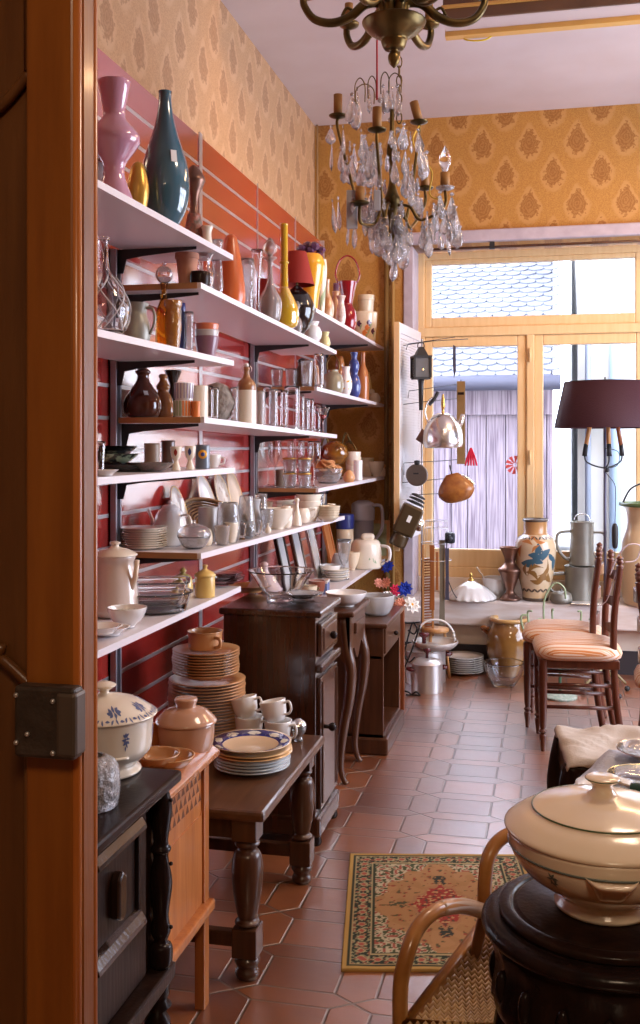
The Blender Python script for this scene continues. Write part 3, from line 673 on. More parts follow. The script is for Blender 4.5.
MB().sphere((0,0,H*.98+W*.55), W*.52, 18).build('ball_stopper', GL, r); MB().sphere((0,0,H*.98+W*1.2), W*.13, 10).build('finial', GL, r)
LX('vase', 'carved amber glass vase left of the orange tumbler stack', 'vase', [(.6,0),(.7,.1),(.95,.5),(.8,.8),(1,.9),(1,1)], mat('glass_amberdark', (.55,.23,.04), .08, trans=.5, coat=.8, bump=.8, bscale=50), 173, 18, 52, '12', -1.11, t=.003)
LX('vase', 'ribbed blue and amber glass vase behind the carved amber one', 'vase', [(.6,0),(.95,.3),(1,.6),(.8,1)], BLUE, 181, 11, 54, '12', -1.15, t=.003)
LX('tumbler', 'narrow lustre glass tumbler nearest the stacked tumblers', 'tumbler', TUMBS, GLC, 189, 9, 45, '12', -1.12, t=.002)
for i, (mm, lab) in enumerate(((mat('cup_mauve', (.22,.10,.14), .3, coat=.4), 'mauve ceramic tumbler, lowest of a stack of three'), (mat('cup_grey', (.50,.45,.44), .3, coat=.4), 'grey ceramic tumbler in the middle of a stack'), (mat('cup_orange', (.62,.17,.08), .3, coat=.4), 'orange ceramic tumbler on top of a stack of three'))):
    Y = onX(206.5, HOR, -1.09).y; lath('tumbler', lab, 'tumbler', [(.62,0),(.66,.04),(.9,.6),(1,1)], mm, 206.5, 25, 22, zs_('12', Y)+i*.0185*1.1, X=-1.09, t=.003, group='stacked ceramic tumblers')
# ------ shelf 22  (near end items stand along its cut end)
JUGP = [(.55,0),(.85,.05),(1,.2),(.95,.38),(.6,.6),(.35,.75),(.3,.86),(.42,.93),(.2,1)]
r, W, H = LTY('jug', 'dark brown glazed onion-shaped jug with a white sticker', 'jug', 143, 38, 50, '22', 3.06, JUGP, BROWNG)
a = -1.0; MB().box(-.0005,.0005,-.0065,.0065,-.012,.012).build('price_sticker', STICK, r, loc=((.80*W/2+.002)*math.cos(a), (.80*W/2+.002)*math.sin(a), H*.50), rot=(0,-.95,a))
MB().sphere((0,0,H*1.02), W*.12, 10).build('stopper', BROWNG, r)
LY('bottle', 'amber glazed bottle right of the brown jug', 'bottle', [(.6,0),(.95,.1),(1,.25),(.7,.5),(.45,.62),(.6,.72),(.35,.82),(.3,.9),(.4,.96),(.25,1)], AMBERG, 163, 24, 45, '22', 3.12)
LY('vase', 'dark green vase with flared rim behind striped cups', 'vase', [(.6,0),(.9,.2),(.6,.5),(.4,.7),(.8,.9),(1,1)], BLACKG, 173, 18, 50, '22', 3.2, t=.003)
r, W, H = LTY('cup', 'white cup with green stripes on the near end of middle shelf', 'cup', 183, 19, 17, '22', 3.0, TUMBS, PORC, t=.002)
for i in range(9): 
    a = -2.9+i*.34; MB().box(-.0008,.0008,-.003,.003,.004,H-.002).build('stripe', GREENL if i < 5 else OR2, r, loc=(W/2*.985*math.cos(a), W/2*.985*math.sin(a), 0), rz=a)
r2, W, H = LTY('cup', 'white cup with blue stripes stacked above the green striped cup', 'cup', 184, 20, 17, '22', 3.0, TUMBS, PORC, t=.002)
r2.location.z += H*1.02
for i in range(9):
    a = -2.9+i*.34; MB().box(-.0008,.0008,-.002,.002,.004,H-.002).build('stripe', LAVPL, r2, loc=(W/2*.985*math.cos(a), W/2*.985*math.sin(a), 0), rz=a)
LY('cup', 'small cup with orange stripes right of green striped cup', 'cup', TUMBS, OR2, 196, 9, 16, '22', 2.995, t=.002)
LY('box_vase', 'square white ceramic vase beside the striped cups', 'vase', [(.95,0),(1,.05),(1,.95),(.95,1)], CREAM2, 200, 17, 32, '22', 3.1, t=.003, seg=8)
r, W, H = LTX('dish', 'round rough grey-brown fossil-like dish standing on edge', 'dish', 217, 36, 41, '22', -1.16, [(.05,.0),(.6,.1),(.95,.4),(1,.5),(.95,.6),(.6,.9),(.05,1)], mat('rough_stone', (.16,.13,.11), .8, col2=(.30,.26,.22), nscale=40, bump=1, bscale=70))
part_lathe(r, 'foot', [(W*.3,-.001),(W*.3,.006),(W*.2,.02)], W_DARK)
n_gl = 0
def glassware(px, w, h, key, X, lab, prof=TUMBS, m=GL, Y=None, grp='clear glasses on the middle shelf', t=.0018, name='drinking_glass', dz=0):
    if Y is None: Y = onX(px, HOR, X).y; kw = dict(X=X)
    else: kw = dict(Y=Y)
    return lath(name, lab, 'glass', prof, m, px, w, h, zs_(key, Y)+dz, t=t, group=grp, seg=20, **kw)
glassware(209, 9, 34, '22', -1.10, 'thin clear tumbler in front of the rough grey dish', TUMB)
glassware(215, 8, 32, '22', -1.07, 'narrow clear tumbler in front of the rough grey dish', TUMB)
glassware(234, 9, 36, '22', -1.10, 'clear cut tumbler left of the stoneware flagon', TUMB, GLC)
glassware(228, 7, 34, '22', -1.16, 'clear tumbler behind the cut one, left of flagon', TUMB)
r, W, H = LTX('flagon', 'stoneware flagon, cream below and brown above, with swing stopper', 'bottle', 246.5, 19.5, 34, '22', -1.085, [(.95,0),(1,.03),(1,.96),(.98,1)], CREAM2)
part_lathe(r, 'shoulder', [(W*.5,H*1.0),(W*.5,H*1.14),(W*.40,H*1.26),(W*.2,H*1.38),(W*.15,H*1.55),(W*.18,H*1.62),(W*.17,H*1.68)], mat('glaze_browntop', (.30,.13,.05), .25, coat=.5))
part_tube(r, 'swing_wire', [(W*.15,0,H*1.5),(W*.28,0,H*1.6),(W*.2,0,H*1.72),(0,0,H*1.78),(-W*.2,0,H*1.72),(-W*.28,0,H*1.6),(-W*.15,0,H*1.5)], .0014, SIL)
MB().sphere((0,0,H*1.74), W*.13, 10).build('stopper', PORC, r)
for px_, w_, h_, X_, lab, pr_, m_ in (
    (260,10,35,-1.08,'clear glass with an orange print right of the flagon',TUMBS,GLP),(267,8,42,-1.13,'tall narrow clear glass behind the printed one',TUMBS,GL),
    (273,9,38,-1.07,'tall ribbed clear glass, second right of the flagon',TUMBS,GLC),(279,7,40,-1.12,'slim clear glass behind the ribbed one',TUMB,GL),
    (284,7,38,-1.07,'slim clear flute at the shelf edge left of the wide glass',TUMB,GL),(292,16,44,-1.09,'widest tall clear glass on the middle shelf',TUMBS,GL),
    (301,7,36,-1.06,'narrow clear glass right of the widest one',TUMB,GL),(306,7,34,-1.1,'plain clear glass, third from the shelf end',TUMB,GLC),
    (311,6,33,-1.06,'plain clear glass, second from the shelf end',TUMB,GL),(317,8,30,-1.13,'short clear glass behind the red cocktail glass',TUMB,GL)):
    glassware(px_, w_, h_, '22', X_, lab, pr_, m_)
r, W, H = LTX('cocktail_glass', 'conical cocktail glass with red drink-coloured bowl', 'glass', 323, 14, 26, '22', -1.06, [(.5,0),(.5,.02),(.08,.06),(.07,.4),(.5,.7),(1,1)], GL, t=.0015)
MB().lathe([(0,H*.45),(W*.3,H*.7),(0,H*.72)], 16).build('red_bowl', GLRED, r)
# ------ shelf 32 near end + front
for px_, w_, h_, Y_, lab, pr_, m_ in (
    (277,13,19,4.56,'small facetted tumbler, nearest the red panel on the far shelf',TUMB,GLC),(291,12,19,4.56,'small facetted tumbler, second from the left on far shelf',TUMB,GLC),
    (307,13,27,4.54,'facetted clear tumbler in front of the amber jars',TUMB,GLC),(319,10,34,4.6,'tall clear glass right of the amber jars',TUMBS,GL)):
    glassware(px_, w_, h_, '32', None, lab, pr_, m_, Y=Y_, grp='small glasses on the far shelf')
r, W, H = LTY('jar', 'dark amber jar with black lid behind the small tumblers', 'jar', 302, 14, 26, '32', 4.68, [(.8,0),(1,.2),(.95,.7),(.6,.9),(.6,1)], mat('glaze_darkamber', (.14,.06,.02), .15, coat=.7))
part_lathe(r, 'lid', [(W*.32,H),(W*.34,H*1.1),(W*.1,H*1.2)], BLACKP)
LY('jar', 'small amber jar right of the dark amber one', 'jar', [(.8,0),(1,.3),(.8,.8),(.5,1)], AMBERG, 315, 10, 24, '32', 4.72)
r, W, H = LTX('pot', 'round olive glass pot with hoop handle on the far shelf', 'pot', 333, 22, 25, '32', -1.11, [(.5,0),(.85,.1),(1,.4),(.85,.75),(.5,.9),(.5,1)], mat('glaze_olive', (.26,.22,.14), .15, coat=.7), t=.003)
k = mpp(r.location); part_tube(r, 'handle', [(-6*k,0,H),(-6*k,0,H+8*k),(0,0,H+15*k),(6*k,0,H+8*k),(6*k,0,H)], .7*k, BRASS)
LX('bottle', 'orange-brown flower-shaped bottle behind olive pot', 'bottle', [(.6,0),(1,.2),(.7,.5),(.5,.65),(.8,.8),(.5,1)], AMBERG, 340, 12, 44, '32', -1.2, t=.003)
r, W, H = LTX('vase', 'white and yellow speckled vase left of the blue vase', 'vase', 346, 12, 30, '32', -1.08, [(.5,0),(.95,.25),(1,.5),(.6,.8),(.7,1)], PORC, t=.002)
m = MB(); 
for i in range(6): leaves(m, sc_([(.5,0),(.95,.25),(1,.5),(.6,.8),(.7,1)], W, H), [(-2.4+.45*i, H*(.3+.15*(i % 2)), H*.22, W*.2, .8, .3)])
m.build('painted_leaves', YELO, r)
r, W, H = LTX('vase', 'cobalt blue double-gourd vase on the far shelf', 'vase', 354, 14, 46, '32', -1.07, [(.5,0),(.9,.12),(1,.28),(.75,.45),(.5,.52),(.75,.66),(.7,.78),(.4,.86),(.6,1)], BLUE, t=.002)
LX('bottle', 'slim tall orange-brown ceramic bottle on the far shelf', 'bottle', [(.85,0),(1,.05),(1,.45),(.8,.62),(.42,.75),(.36,.93),(.45,1)], mat('glaze_rust', (.42,.15,.05), .2, coat=.6), 363, 12, 49, '32', -1.09, t=.002)
LX('pear_figure', 'small yellow ceramic pear figure behind the slim bottle', 'figurine', [(.6,0),(1,.25),(.8,.5),(.4,.8),(.15,1)], YEL, 369, 8, 32, '32', -1.13)
r, W, H = LTX('figurine', 'tiny peach ceramic bird figure, last on the far shelf', 'figurine', 375, 11, 11, '32', -1.08, [(.5,0),(.9,.2),(1,.6),(.5,1)], CREAM)
MB().sphere((-W*.3,0,H*1.1), W*.28, 10).build('head', CREAM, r)
# ------ shelf 33
WG = [(.62,0),(.62,.02),(.12,.05),(.07,.12),(.07,.42),(.3,.48),(.82,.60),(.98,.78),(.86,1)]
for px_, w_, h_, Y_, lab in ((268,15,50,4.62,'wine glass with dark stem, nearest the red panel'),(275,14,48,4.58,'wine glass at the front left of the wine glasses'),(286,17,46,4.66,'stemmed glass behind the gold-rimmed tumblers'),
    (296,18,46,4.7,'large stemmed glass, third from the left'),(306,17,46,4.66,'large stemmed glass behind the right tumbler'),(314,14,46,4.62,'stemmed glass, last before the bread bowl')):
    glassware(px_, w_, h_, '33', None, lab, WG, GL, Y=Y_, grp='wine glasses on the far shelf', name='wine_glass', t=.0015)
for px_, lab, Y_ in ((289.5,'clear tumbler with gold rim, lower of the left pair',4.54),(304.5,'clear tumbler with gold rim, lower of the right pair',4.54)):
    for q in range(2):
        r, W, H = LTY('tumbler', lab if not q else lab.replace('lower', 'upper'), 'glass', px_, 14.5, 15, '33', Y_, TUMB, GLC, t=.002, group='gold-rimmed tumblers')
        if q: r.location.z += H
        part_lathe(r, 'gold_rim', [(W*.485,H*.9),(W*.495,H*.95),(W*.49,H)], GOLD, sp=False)
LY('jar', 'brown stoneware cup behind the left gold-rimmed tumblers', 'cup', MUGP, mat('glaze_taupe', (.34,.24,.17), .4), 281, 13, 17, '33', 4.64, t=.003)
r, W, H = LTX('bowl', 'cut glass bowl heaped with dried orange slices', 'bowl', 328, 29, 15, '33', -1.12, [(.55,0),(.75,.15),(.95,.6),(1,1)], GLC, t=.003)
m = MB(); rr = random.Random(5)
for i in range(12):
    a = rr.uniform(0, 6.28); q = rr.uniform(0, .6)*W/2
    m.M = Matrix.Translation((q*math.cos(a), q*math.sin(a), H*(.75+.6*rr.random()*(1-q/W))))@Matrix.Rotation(rr.uniform(-.8,.8), 4, 'X')@Matrix.Rotation(rr.uniform(-.6,.6), 4, 'Y')
    m.lathe([(0,-.003),(W*.24,-.004),(W*.26,0),(W*.24,.004),(0,.003)], 12)
m.build('dried_slices', mat('dried_orange', (.62,.30,.12), .7, col2=(.5,.2,.07), nscale=20), r)
k = mpp(onX(335, HOR, -1.22)); Y = onX(335, HOR, -1.22).y
r = thing('crab_ornament', 'amber tortoiseshell crab-like ornament above the dried slices', 'ornament', (-1.22, Y, zs_('33', Y)+.001))
part_lathe(r, 'stand', [(7*k,0),(6*k,2*k),(2*k,5*k),(2*k,16*k)], W_DARK)
MB().lathe([(0,14*k),(8*k,16*k),(13*k,24*k),(11*k,33*k),(4*k,38*k),(0,39*k)], 20, sx=1.1).build('shell', mat('amber_shell', (.42,.16,.01), .1, trans=.3, coat=.9, col2=(.15,.05,.005), nscale=18), r)
for sgn, dx_, dz_ in ((1,16,44),(1,22,36),(-1,14,42)): part_tube(r, 'claw', [(sgn*6*k,0,30*k),(sgn*dx_*k*.7*CS,0,dz_*k*1.05),(sgn*dx_*k,0,dz_*k*.8)], .9*k, BRASS)
CUPS = [(.6,0),(.65,.05),(.92,.5),(1,1)]
for i in range(4):
    Y = onX(354, HOR, -1.12).y
    lath('cup', ('painted ivory cup, lowest of the stack beside the dried slices', 'painted ivory cup, second up in its stack', 'painted ivory cup, third up in its stack', 'orange-banded ivory cup on top of its stack')[i], 'cup', CUPS, CREAM2 if i % 2 else CREAM, 354-i*.3, 17-i*.4, 12, zs_('33', Y)+i*.0295, X=-1.12, t=.0025, group='stacked ivory cups on the far shelf')
for i in range(3):
    Y = onX(367, HOR, -1.14).y
    lath('cup', ('peach cup, lowest of the short stack at right', 'peach cup in the middle of the short stack', 'peach cup on top of the short stack')[i], 'cup', CUPS, CREAM, 367, 14, 9, zs_('33', Y)+i*.030, X=-1.14, t=.0025, group='short stack of peach cups')
LX('carton_cup', 'white mug with small printed motif at the shelf front', 'mug', MUGP, PORC, 358, 9, 20, '33', -1.055, t=.002)
LX('pear_shaker', 'orange ceramic shaker left of the white mug', 'shaker', [(.7,0),(1,.3),(.8,.7),(.2,1)], mat('glaze_apricot', (.62,.3,.12), .3, coat=.4), 349, 12, 12, '33', -1.05)
LX('bowl', 'flared ivory bowl at the end of the far shelf', 'bowl', BOWLP, CREAM2, 376, 17, 15, '33', -1.10, t=.003)
r, W, H = LTX('honey_jar', 'small wooden-lidded jar against the brown pipe', 'jar', 381, 9, 9, '33', -1.12, [(.9,0),(1,.1),(1,.8),(.8,1)], CREAM)
part_lathe(r, 'lid', [(W*.5,H),(W*.5,H*1.3),(W*.2,H*1.5)], W_PINE)
# ================================================================ LOW SHELVES (seen from above)
def plate_prof(R, h=.014, t=.003):
    return [(0,0),(R*.55,0),(R*.58,.003),(R*.72,h*.45),(R,h),(R,h+t*.6),(R*.72,h*.45+t),(R*.56,t+.002),(0,t+.002)]
def stack(name, cat, base, R, n, pitch, m, label_mid, label_top, group, h=.014, rim=None):
    me = MB().lathe(plate_prof(R, h), 40)
    first = me.build(name, m, loc=base); tag(first, label_mid, cat, group)
    if rim: MB().lathe([(R*1.001,h-.001),(R*1.006,h+.001),(R*.985,h+.0025)], 40).build('rim_line', rim, first)
    for i in range(1, n):
        o = dup(first, (base[0]+random.uniform(-.002,.002), base[1]+random.uniform(-.002,.002), base[2]+i*pitch))
        if i == n-1 and label_top: o['label'] = label_top
    return first
def teapot_parts(r, W, H, m, spout=True, ang=0., lid=True):
    if lid:
        part_lathe(r, 'lid', [(W*.30,H),(W*.28,H*1.04),(W*.18,H*1.12),(W*.05,H*1.16)], m)
        MB().sphere((0,0,H*1.2), W*.07, 10).build('lid_knob', m, r)
    ca, sa = math.cos(ang), math.sin(ang)
    if spout: MB().tube([(W*.42*ca,W*.42*sa,H*.3),(W*.62*ca,W*.62*sa,H*.45),(W*.70*ca,W*.70*sa,H*.75),(W*.82*ca,W*.82*sa,H*.98)], [W*.11,W*.08,W*.055,W*.05], 10).build('spout', m, r)
    MB().tube(spline([(-W*.42*ca,-W*.42*sa,H*.85),(-W*.7*ca,-W*.7*sa,H*.85),(-W*.78*ca,-W*.78*sa,H*.55),(-W*.62*ca,-W*.62*sa,H*.3),(-W*.44*ca,-W*.44*sa,H*.25)],5), W*.035, 8).build('handle', m, r)
# ------ shelf 13 (z 1.30)
r, W, H = LTX('serving_tray', 'long black lacquered oval tray on the tray shelf', 'tray', 128, 64, 7, '13', -1.17, [(.8,0),(.9,.3),(1,1)], BLACKP, t=.003)
r, W, H = LTX('serving_dish', 'dark oval dish with green and pink rim stacked in front', 'dish', 150, 50, 9, '13', -1.10, [(.5,0),(.7,.3),(.95,.9),(1,1)], mat('glaze_darkgreen', (.05,.06,.045), .2, coat=.6, col2=(.20,.13,.12), nscale=40), t=.003)
o = LX('serving_dish', 'black shallow dish with thin green rim at the back of tray shelf', 'dish', [(.5,0),(.7,.3),(.95,.9),(1,1)], mat('glaze_blackgreen', (.03,.035,.03), .2, coat=.6, col2=(.25,.33,.22), nscale=30, lo=.55, hi=.62), 112, 54, 10, '13', -1.2, t=.003)
o.location.z += .022
for i in range(3):
    o = LX('serving_dish', ('dark glazed dish under the black ones', 'middle dish of the dark pile', 'topmost dish of the dark pile')[i], 'dish', [(.5,0),(.7,.3),(.95,.9),(1,1)], BLACKP, 112+i*3, 40, 8, '13', -1.25, t=.003, group='pile of dark dishes'); o.location.z += .034+i*.007
LX('drinking_glass', 'short clear glass at the far left of the tray shelf', 'glass', TUMB, GL, 99, 13, 34, '13', -1.09, t=.002)
LX('saucer', 'white porcelain saucer at the front left of tray shelf', 'saucer', PLATEP, PORC, 104, 30, 6, '13', -1.06, t=.003)
LX('mug', 'small taupe mug behind the dark dishes', 'mug', MUGP, mat('glaze_taupe', (.34,.24,.17), .4), 152, 16, 25, '13', -1.25, t=.003)
LX('mug', 'dark brown mug right of the taupe mug', 'mug', MUGP, mat('glaze_choc', (.13,.07,.05), .3, coat=.4), 168, 14, 27, '13', -1.24, t=.003)
r, W, H = LTX('egg_cup', 'white egg cup painted with a red figure', 'egg cup', 176, 12, 24, '13', -1.07, [(.8,0),(.6,.2),(.4,.4),(.8,.6),(1,1)], CREAM2, t=.002)
m = MB(); leaves(m, sc_([(.8,0),(.6,.2),(.4,.4),(.8,.6),(1,1)], W, H), [(-1.3,H*.75,H*.3,W*.3,1.57,0)]); m.build('painted_figure', RED, r)
r, W, H = LTX('egg_cup', 'second egg cup with red and blue dots, beside the owl mug', 'egg cup', 190, 12, 24, '13', -1.06, [(.8,0),(.6,.2),(.4,.4),(.8,.6),(1,1)], CREAM2, t=.002)
m = MB(); leaves(m, sc_([(.8,0),(.6,.2),(.4,.4),(.8,.6),(1,1)], W, H), [(-1.3,H*.75,H*.3,W*.3,1.57,0)]); m.build('painted_figure', BLUE, r)
r, W, H = LTX('owl_mug', 'blue-grey mug with a big yellow-ringed eye', 'mug', 202.5, 15, 24, '13', -1.07, MUGP, mat('glaze_slate', (.12,.15,.20), .3, coat=.5), t=.003)
a = -1.2
m = MB(); m.M = Matrix.Translation((W*.5*math.cos(a), W*.5*math.sin(a), H*.6))@Matrix.Rotation(a, 4, 'Z')@Matrix.Rotation(PI/2, 4, 'Y')
m.lathe([(0,.001),(W*.3,.001),(W*.3,-.002)], 16); m.build('yellow_eye', YELO, r)
m.v = []; m.f = []; m.sm = []; m.lathe([(0,.0025),(W*.14,.0025),(W*.14,-.002)], 14); m.build('pupil', BLUE, r)
r, W, H = LTX('cup', 'white cup lying near the end of the tray shelf', 'cup', 213, 17, 13, '13', -1.09, CUPP, PORC, t=.0025)
part_tube(r, 'handle', [(W*.42,0,H*.8),(W*.7,0,H*.7),(W*.65,0,H*.3),(W*.38,0,H*.25)], .003, PORC)
# ------ shelf 23 (z ~1.035)
Z23 = 1.043
b0 = onZ(143, 551, Z23); k = mpp(b0)
stack('dinner_plate', 'plate', (b0.x, b0.y, Z23+.003), 24*k, 9, .0072, CREAM2, 'cream plate inside the stack at the near end of long shelf', 'topmost cream plate of the stack at the near end of long shelf', 'cream plates stacked on the long shelf')
def B(name, label, cat, px, by, w, h, body, bm, X=None, Z=Z23, **kw):
    p = onZ(px, by, Z)
    if Z == Z23: Z = zs_('23', p.y) if p.y > 2.9 else Z
    return lathT(name, label, cat, px, w, h, Z, by=by, body=body, bm=bm, **kw)
def B1(name, label, cat, px, by, w, h, body, bm, Z=Z23, **kw):
    p = onZ(px, by, Z)
    if Z == Z23: Z = zs_('23', p.y) if p.y > 2.9 else Z
    return lath(name, label, cat, body, bm, px, w, h, Z, by=by, **kw)
POTP = [(.6,0),(.85,.1),(1,.4),(.92,.75),(.65,1)]
r, W, H = B('teapot', 'white porcelain teapot behind the cream plates', 'teapot', 170, 546, 34, 36, POTP, PORC); teapot_parts(r, W, H, PORC, ang=PI*.9)
r, W, H = B('dish', 'pair of cut glass dishes mouth to mouth, glittering', 'dish', 194, 549, 34, 13, [(.4,0),(.7,.25),(1,1)], GLC, t=.003)
part_lathe(r, 'cover', [(W*.5,H),(W*.48,H*1.35),(W*.36,H*1.7),(W*.14,H*1.9),(W*.05,H*1.95),(W*.06,H*2.2)], GLC)
B1('storage_jar', 'tall square frosted jar behind the cut glass dishes', 'jar', 209, 541, 22, 34, [(.95,0),(1,.03),(1,.97),(.95,1)], GLF, t=.003, seg=4, rz=.6, sp=False)
for i, (px_, by, w_, h_, lab, m_, pr_) in enumerate((
    (178,538,16,40,'slim white jug between teapot and square jar',PORC,POTP),
    (228,544,24,40,'hobnail glass jar, nearest of the glass jars',GLC,[(.8,0),(1,.2),(.9,.8),(.8,1)]),
    (246,538,18,42,'tall ribbed glass jar behind the hobnail jar',GLC,[(.8,0),(1,.3),(.8,.85),(.7,1)]),
    (240,549,14,17,'small clear glass pot at front of the jars',GL,TUMB),
    (261,530,16,36,'tall pale glass jug before the white bowls',GLC,[(.9,0),(1,.3),(.7,.8),(.8,1)]),
    (222,552,17,19,'creamy squat glass pot at the shelf front',GLP,TUMB),
    (255,541,16,16,'small clear glass cup at the shelf front',GL,CUPP),
    (297,527,10,28,'little cream figurine-shaped jug at the shelf front',CREAM2,[(1,0),(.8,.3),(.4,.6),(.3,.8),(.5,.92),(.3,1)]),
    (286,531,13,22,'low ivory creamer at the shelf front',CREAM2,POTP))):
    B1('glass_jar' if i in (1,2,3,4,5,6) else 'jug', lab, 'jar' if i in (1,2,3,4,5,6) else 'jug', px_, by, w_, h_, pr_, m_, t=.003)
for q, (px_, by, w_, h_, n, m_, g, lab) in enumerate((
    (240,516,54,12,3,CREAM2,'low ivory dishes','wide ivory dish in the low pile behind the glass jars'),
    (278,527,30,21,1,CREAM2,'ivory bowls','deep ivory bowl right of the glass jars'),
    (277,511,34,9,3,CREAM,'shallow cream bowls','shallow cream bowl in the pile at the back of long shelf'),
    (308,518,26,15,3,CREAM2,'nested ivory soup bowls','nested ivory soup bowl behind the orange cup'),
    (328,518,22,6,5,CREAM,'stack of cream saucers','cream saucer in the stack at the far end of long shelf'))):
    p = onZ(px_, by, Z23); kk = mpp(p); zz = zs_('23', p.y)+.001
    o0 = None
    for i in range(n):
        if o0 is None:
            o0 = tag(MB().lathe(hollow(sc_(BOWLP, w_*kk, h_*kk), .003), 30).build('bowl' if h_ > 8 else 'saucer', m_, loc=(p.x, p.y, zz)), (lab+', lowest') if n > 1 else lab, 'bowl' if h_ > 8 else 'saucer', g)
        else: dup(o0, (p.x+.002*i, p.y, zz+i*h_*kk*.42), label=(lab+(', topmost' if i == n-1 else ', above the lowest')))
B1('cup', 'small cream cup on top of the cream saucers', 'cup', 327, 499, 11, 10, CUPP, CREAM, t=.002).location.z += 0
r, W, H = B('beaker', 'beaker painted with large orange patches at the long shelf front', 'beaker', 312, 521, 12, 22, TUMB, CREAM2, t=.002)
m = MB()
for i in range(6): leaves(m, sc_(TUMB, W, H), [(-2.6+.5*i, H*(.3+.35*(i % 2)), H*.45, W*.4, .9, .5)])
m.build('painted_patches', OR2, r)
B1('beaker', 'clear patterned beaker behind the orange painted one', 'beaker', 319, 517, 10, 24, TUMB, GLC, t=.002)
r, W, H = B('sauce_boat', 'ivory sauce boat with spout at the middle of the long shelf', 'sauce boat', 302, 526, 18, 15, POTP, CREAM2); part_tube(r, 'handle', [(W*.4,0,H*.8),(W*.75,0,H*.9),(W*.7,0,H*.4),(W*.4,0,H*.2)], .003, CREAM2)
for i, (px_, by, w_, h_, lab, nm, pr_, m_) in enumerate((
    (205,546,16,17,'low cream creamer between the glittering dishes and square jar','jug',POTP,CREAM),
    (236,536,20,30,'ribbed clear glass carafe behind the hobnail jar','carafe',[(.9,0),(1,.3),(.6,.7),(.8,1)],GLC),
    (254,533,18,34,'pale frosted carafe right of the ribbed jar','carafe',[(.9,0),(1,.3),(.6,.7),(.8,1)],GLF),
    (267,536,14,24,'clear glass sugar bowl left of the deep ivory bowl','bowl',BOWLP,GLC),
    (247,545,18,16,'squat cut glass pot at the front middle of the shelf','pot',POTP,GLC),
    (231,548,15,20,'ivory cup standing among the glass jars','cup',CUPP,CREAM2),
    (270,529,13,15,'ivory cup left of the low creamer','cup',CUPP,CREAM),
    (291,521,18,16,'flared ivory bowl behind the figurine jug','bowl',BOWLP,CREAM2),
    (262,520,22,18,'deep cream bowl at the back behind the carafes','bowl',BOWLP,CREAM),
    (293,508,26,10,'wide beige dish at the back of the long shelf','dish',PLATEP,BEIGE),
    (318,508,16,14,'small beige cup at the back near the orange beaker','cup',CUPP,BEIGE),
    (331,518,9,13,'tiny cream cup at the very end of the long shelf','cup',CUPP,CREAM),
    (187,541,14,22,'frosted glass shaker left of the square jar','shaker',POTP,GLF))):
    B1(nm, lab, nm, px_, by, w_, h_, pr_, m_, t=.0025)
for i, (px_, y_, w_, h_, lab, m_) in enumerate(((268,4.70,19,26,'wide white tureen-like jar beneath the long shelf',PORC),(293,4.95,22,20,'cream pot at the low far shelf left of brown board',CREAM),(330,5.35,22,14,'small white bowl on the low far shelf',PORC),(340,5.5,18,22,'frosted glass cup on the low far shelf',GLF),(352,5.75,16,18,'cream cup on the low far shelf near the mixer',CREAM))):
    lath('pot' if h_ > 18 else 'bowl', lab, 'pot' if h_ > 18 else 'bowl', POTP if h_ > 18 else BOWLP, m_, px_, w_, h_, .663, Y=y_, t=.003)
# plates standing on edge against the red panel
for i, (px_, top, bot, w_, lab, m_, lean) in enumerate((
    (187,482,530,19,'grey-white flowered platter standing on edge at left',mat('platter_flowered', (.62,.58,.54), .2, coat=.5, col2=(.40,.30,.28), nscale=18, lo=.5, hi=.62),.28),
    (213,474,528,26,'large white glossy platter standing behind the basket',PORC,.30),
    (229,472,524,20,'speckled cream platter leaning beside the white one',mat('platter_speckled', (.66,.58,.50), .2, coat=.5, col2=(.45,.33,.25), nscale=50, lo=.55, hi=.65),.30),
    (241,470,522,17,'plain beige oval platter, rightmost of the standing ones',BEIGE,.28))):
    Y = onX(px_, HOR, -1.26).y; kk = mpp((-1.26, Y)); Hh = (bot-top)*kk/2*1.12
    r = thing('platter', lab, 'platter', (-1.30+.02*0, Y, zs_('23', Y)+Hh*math.cos(lean)+.004), 0, 'platters standing on edge', rot=(0, PI/2-lean, 0))
    r.location.x = -1.325+Hh*math.sin(lean)
    MB().lathe([(0,0),(.55,.0),(.6,.004),(1,.012),(1,.015),(.6,.008),(0,.006)], 36, sx=1., sy=.72).build('plate_body', m_, r)
    for v in r.children[0].data.vertices: v.co.x *= Hh; v.co.y *= Hh
    MB().lathe([(Hh*.93,.0145),(Hh*.95,.0155),(Hh*.97,.0148)], 36, sx=1, sy=.72).build('rim_line', GOLD, r)
# basket on its side
p = onZ(214, 520, Z23)
r = thing('basket', 'shallow dark woven basket tipped in front of the platters', 'basket', (-1.21, onX(214,HOR,-1.21).y, Z23+.055), rot=(.5, .35, 0)); 
m = MB()
for i in range(7): 
    q = .045+.007*i; m.tube([(q*1.5*math.cos(t*.2618), q*math.sin(t*.2618), -.02+i*.006) for t in range(24)], .0042, 6, True)
m.lathe([(0,-.022),(.045,-.022),(.045,-.018),(0,-.018)], 20, sx=1.5); m.build('weave', mat('wicker_dark', (.16,.08,.035), .6, col2=(.28,.16,.07), nscale=90), r)
MB().tube([(.087*1.5*math.cos(t*.2618), .087*math.sin(t*.2618), .024) for t in range(24)], .006, 6, True).build('rim', mat('wicker_rim', (.33,.19,.09), .5), r)
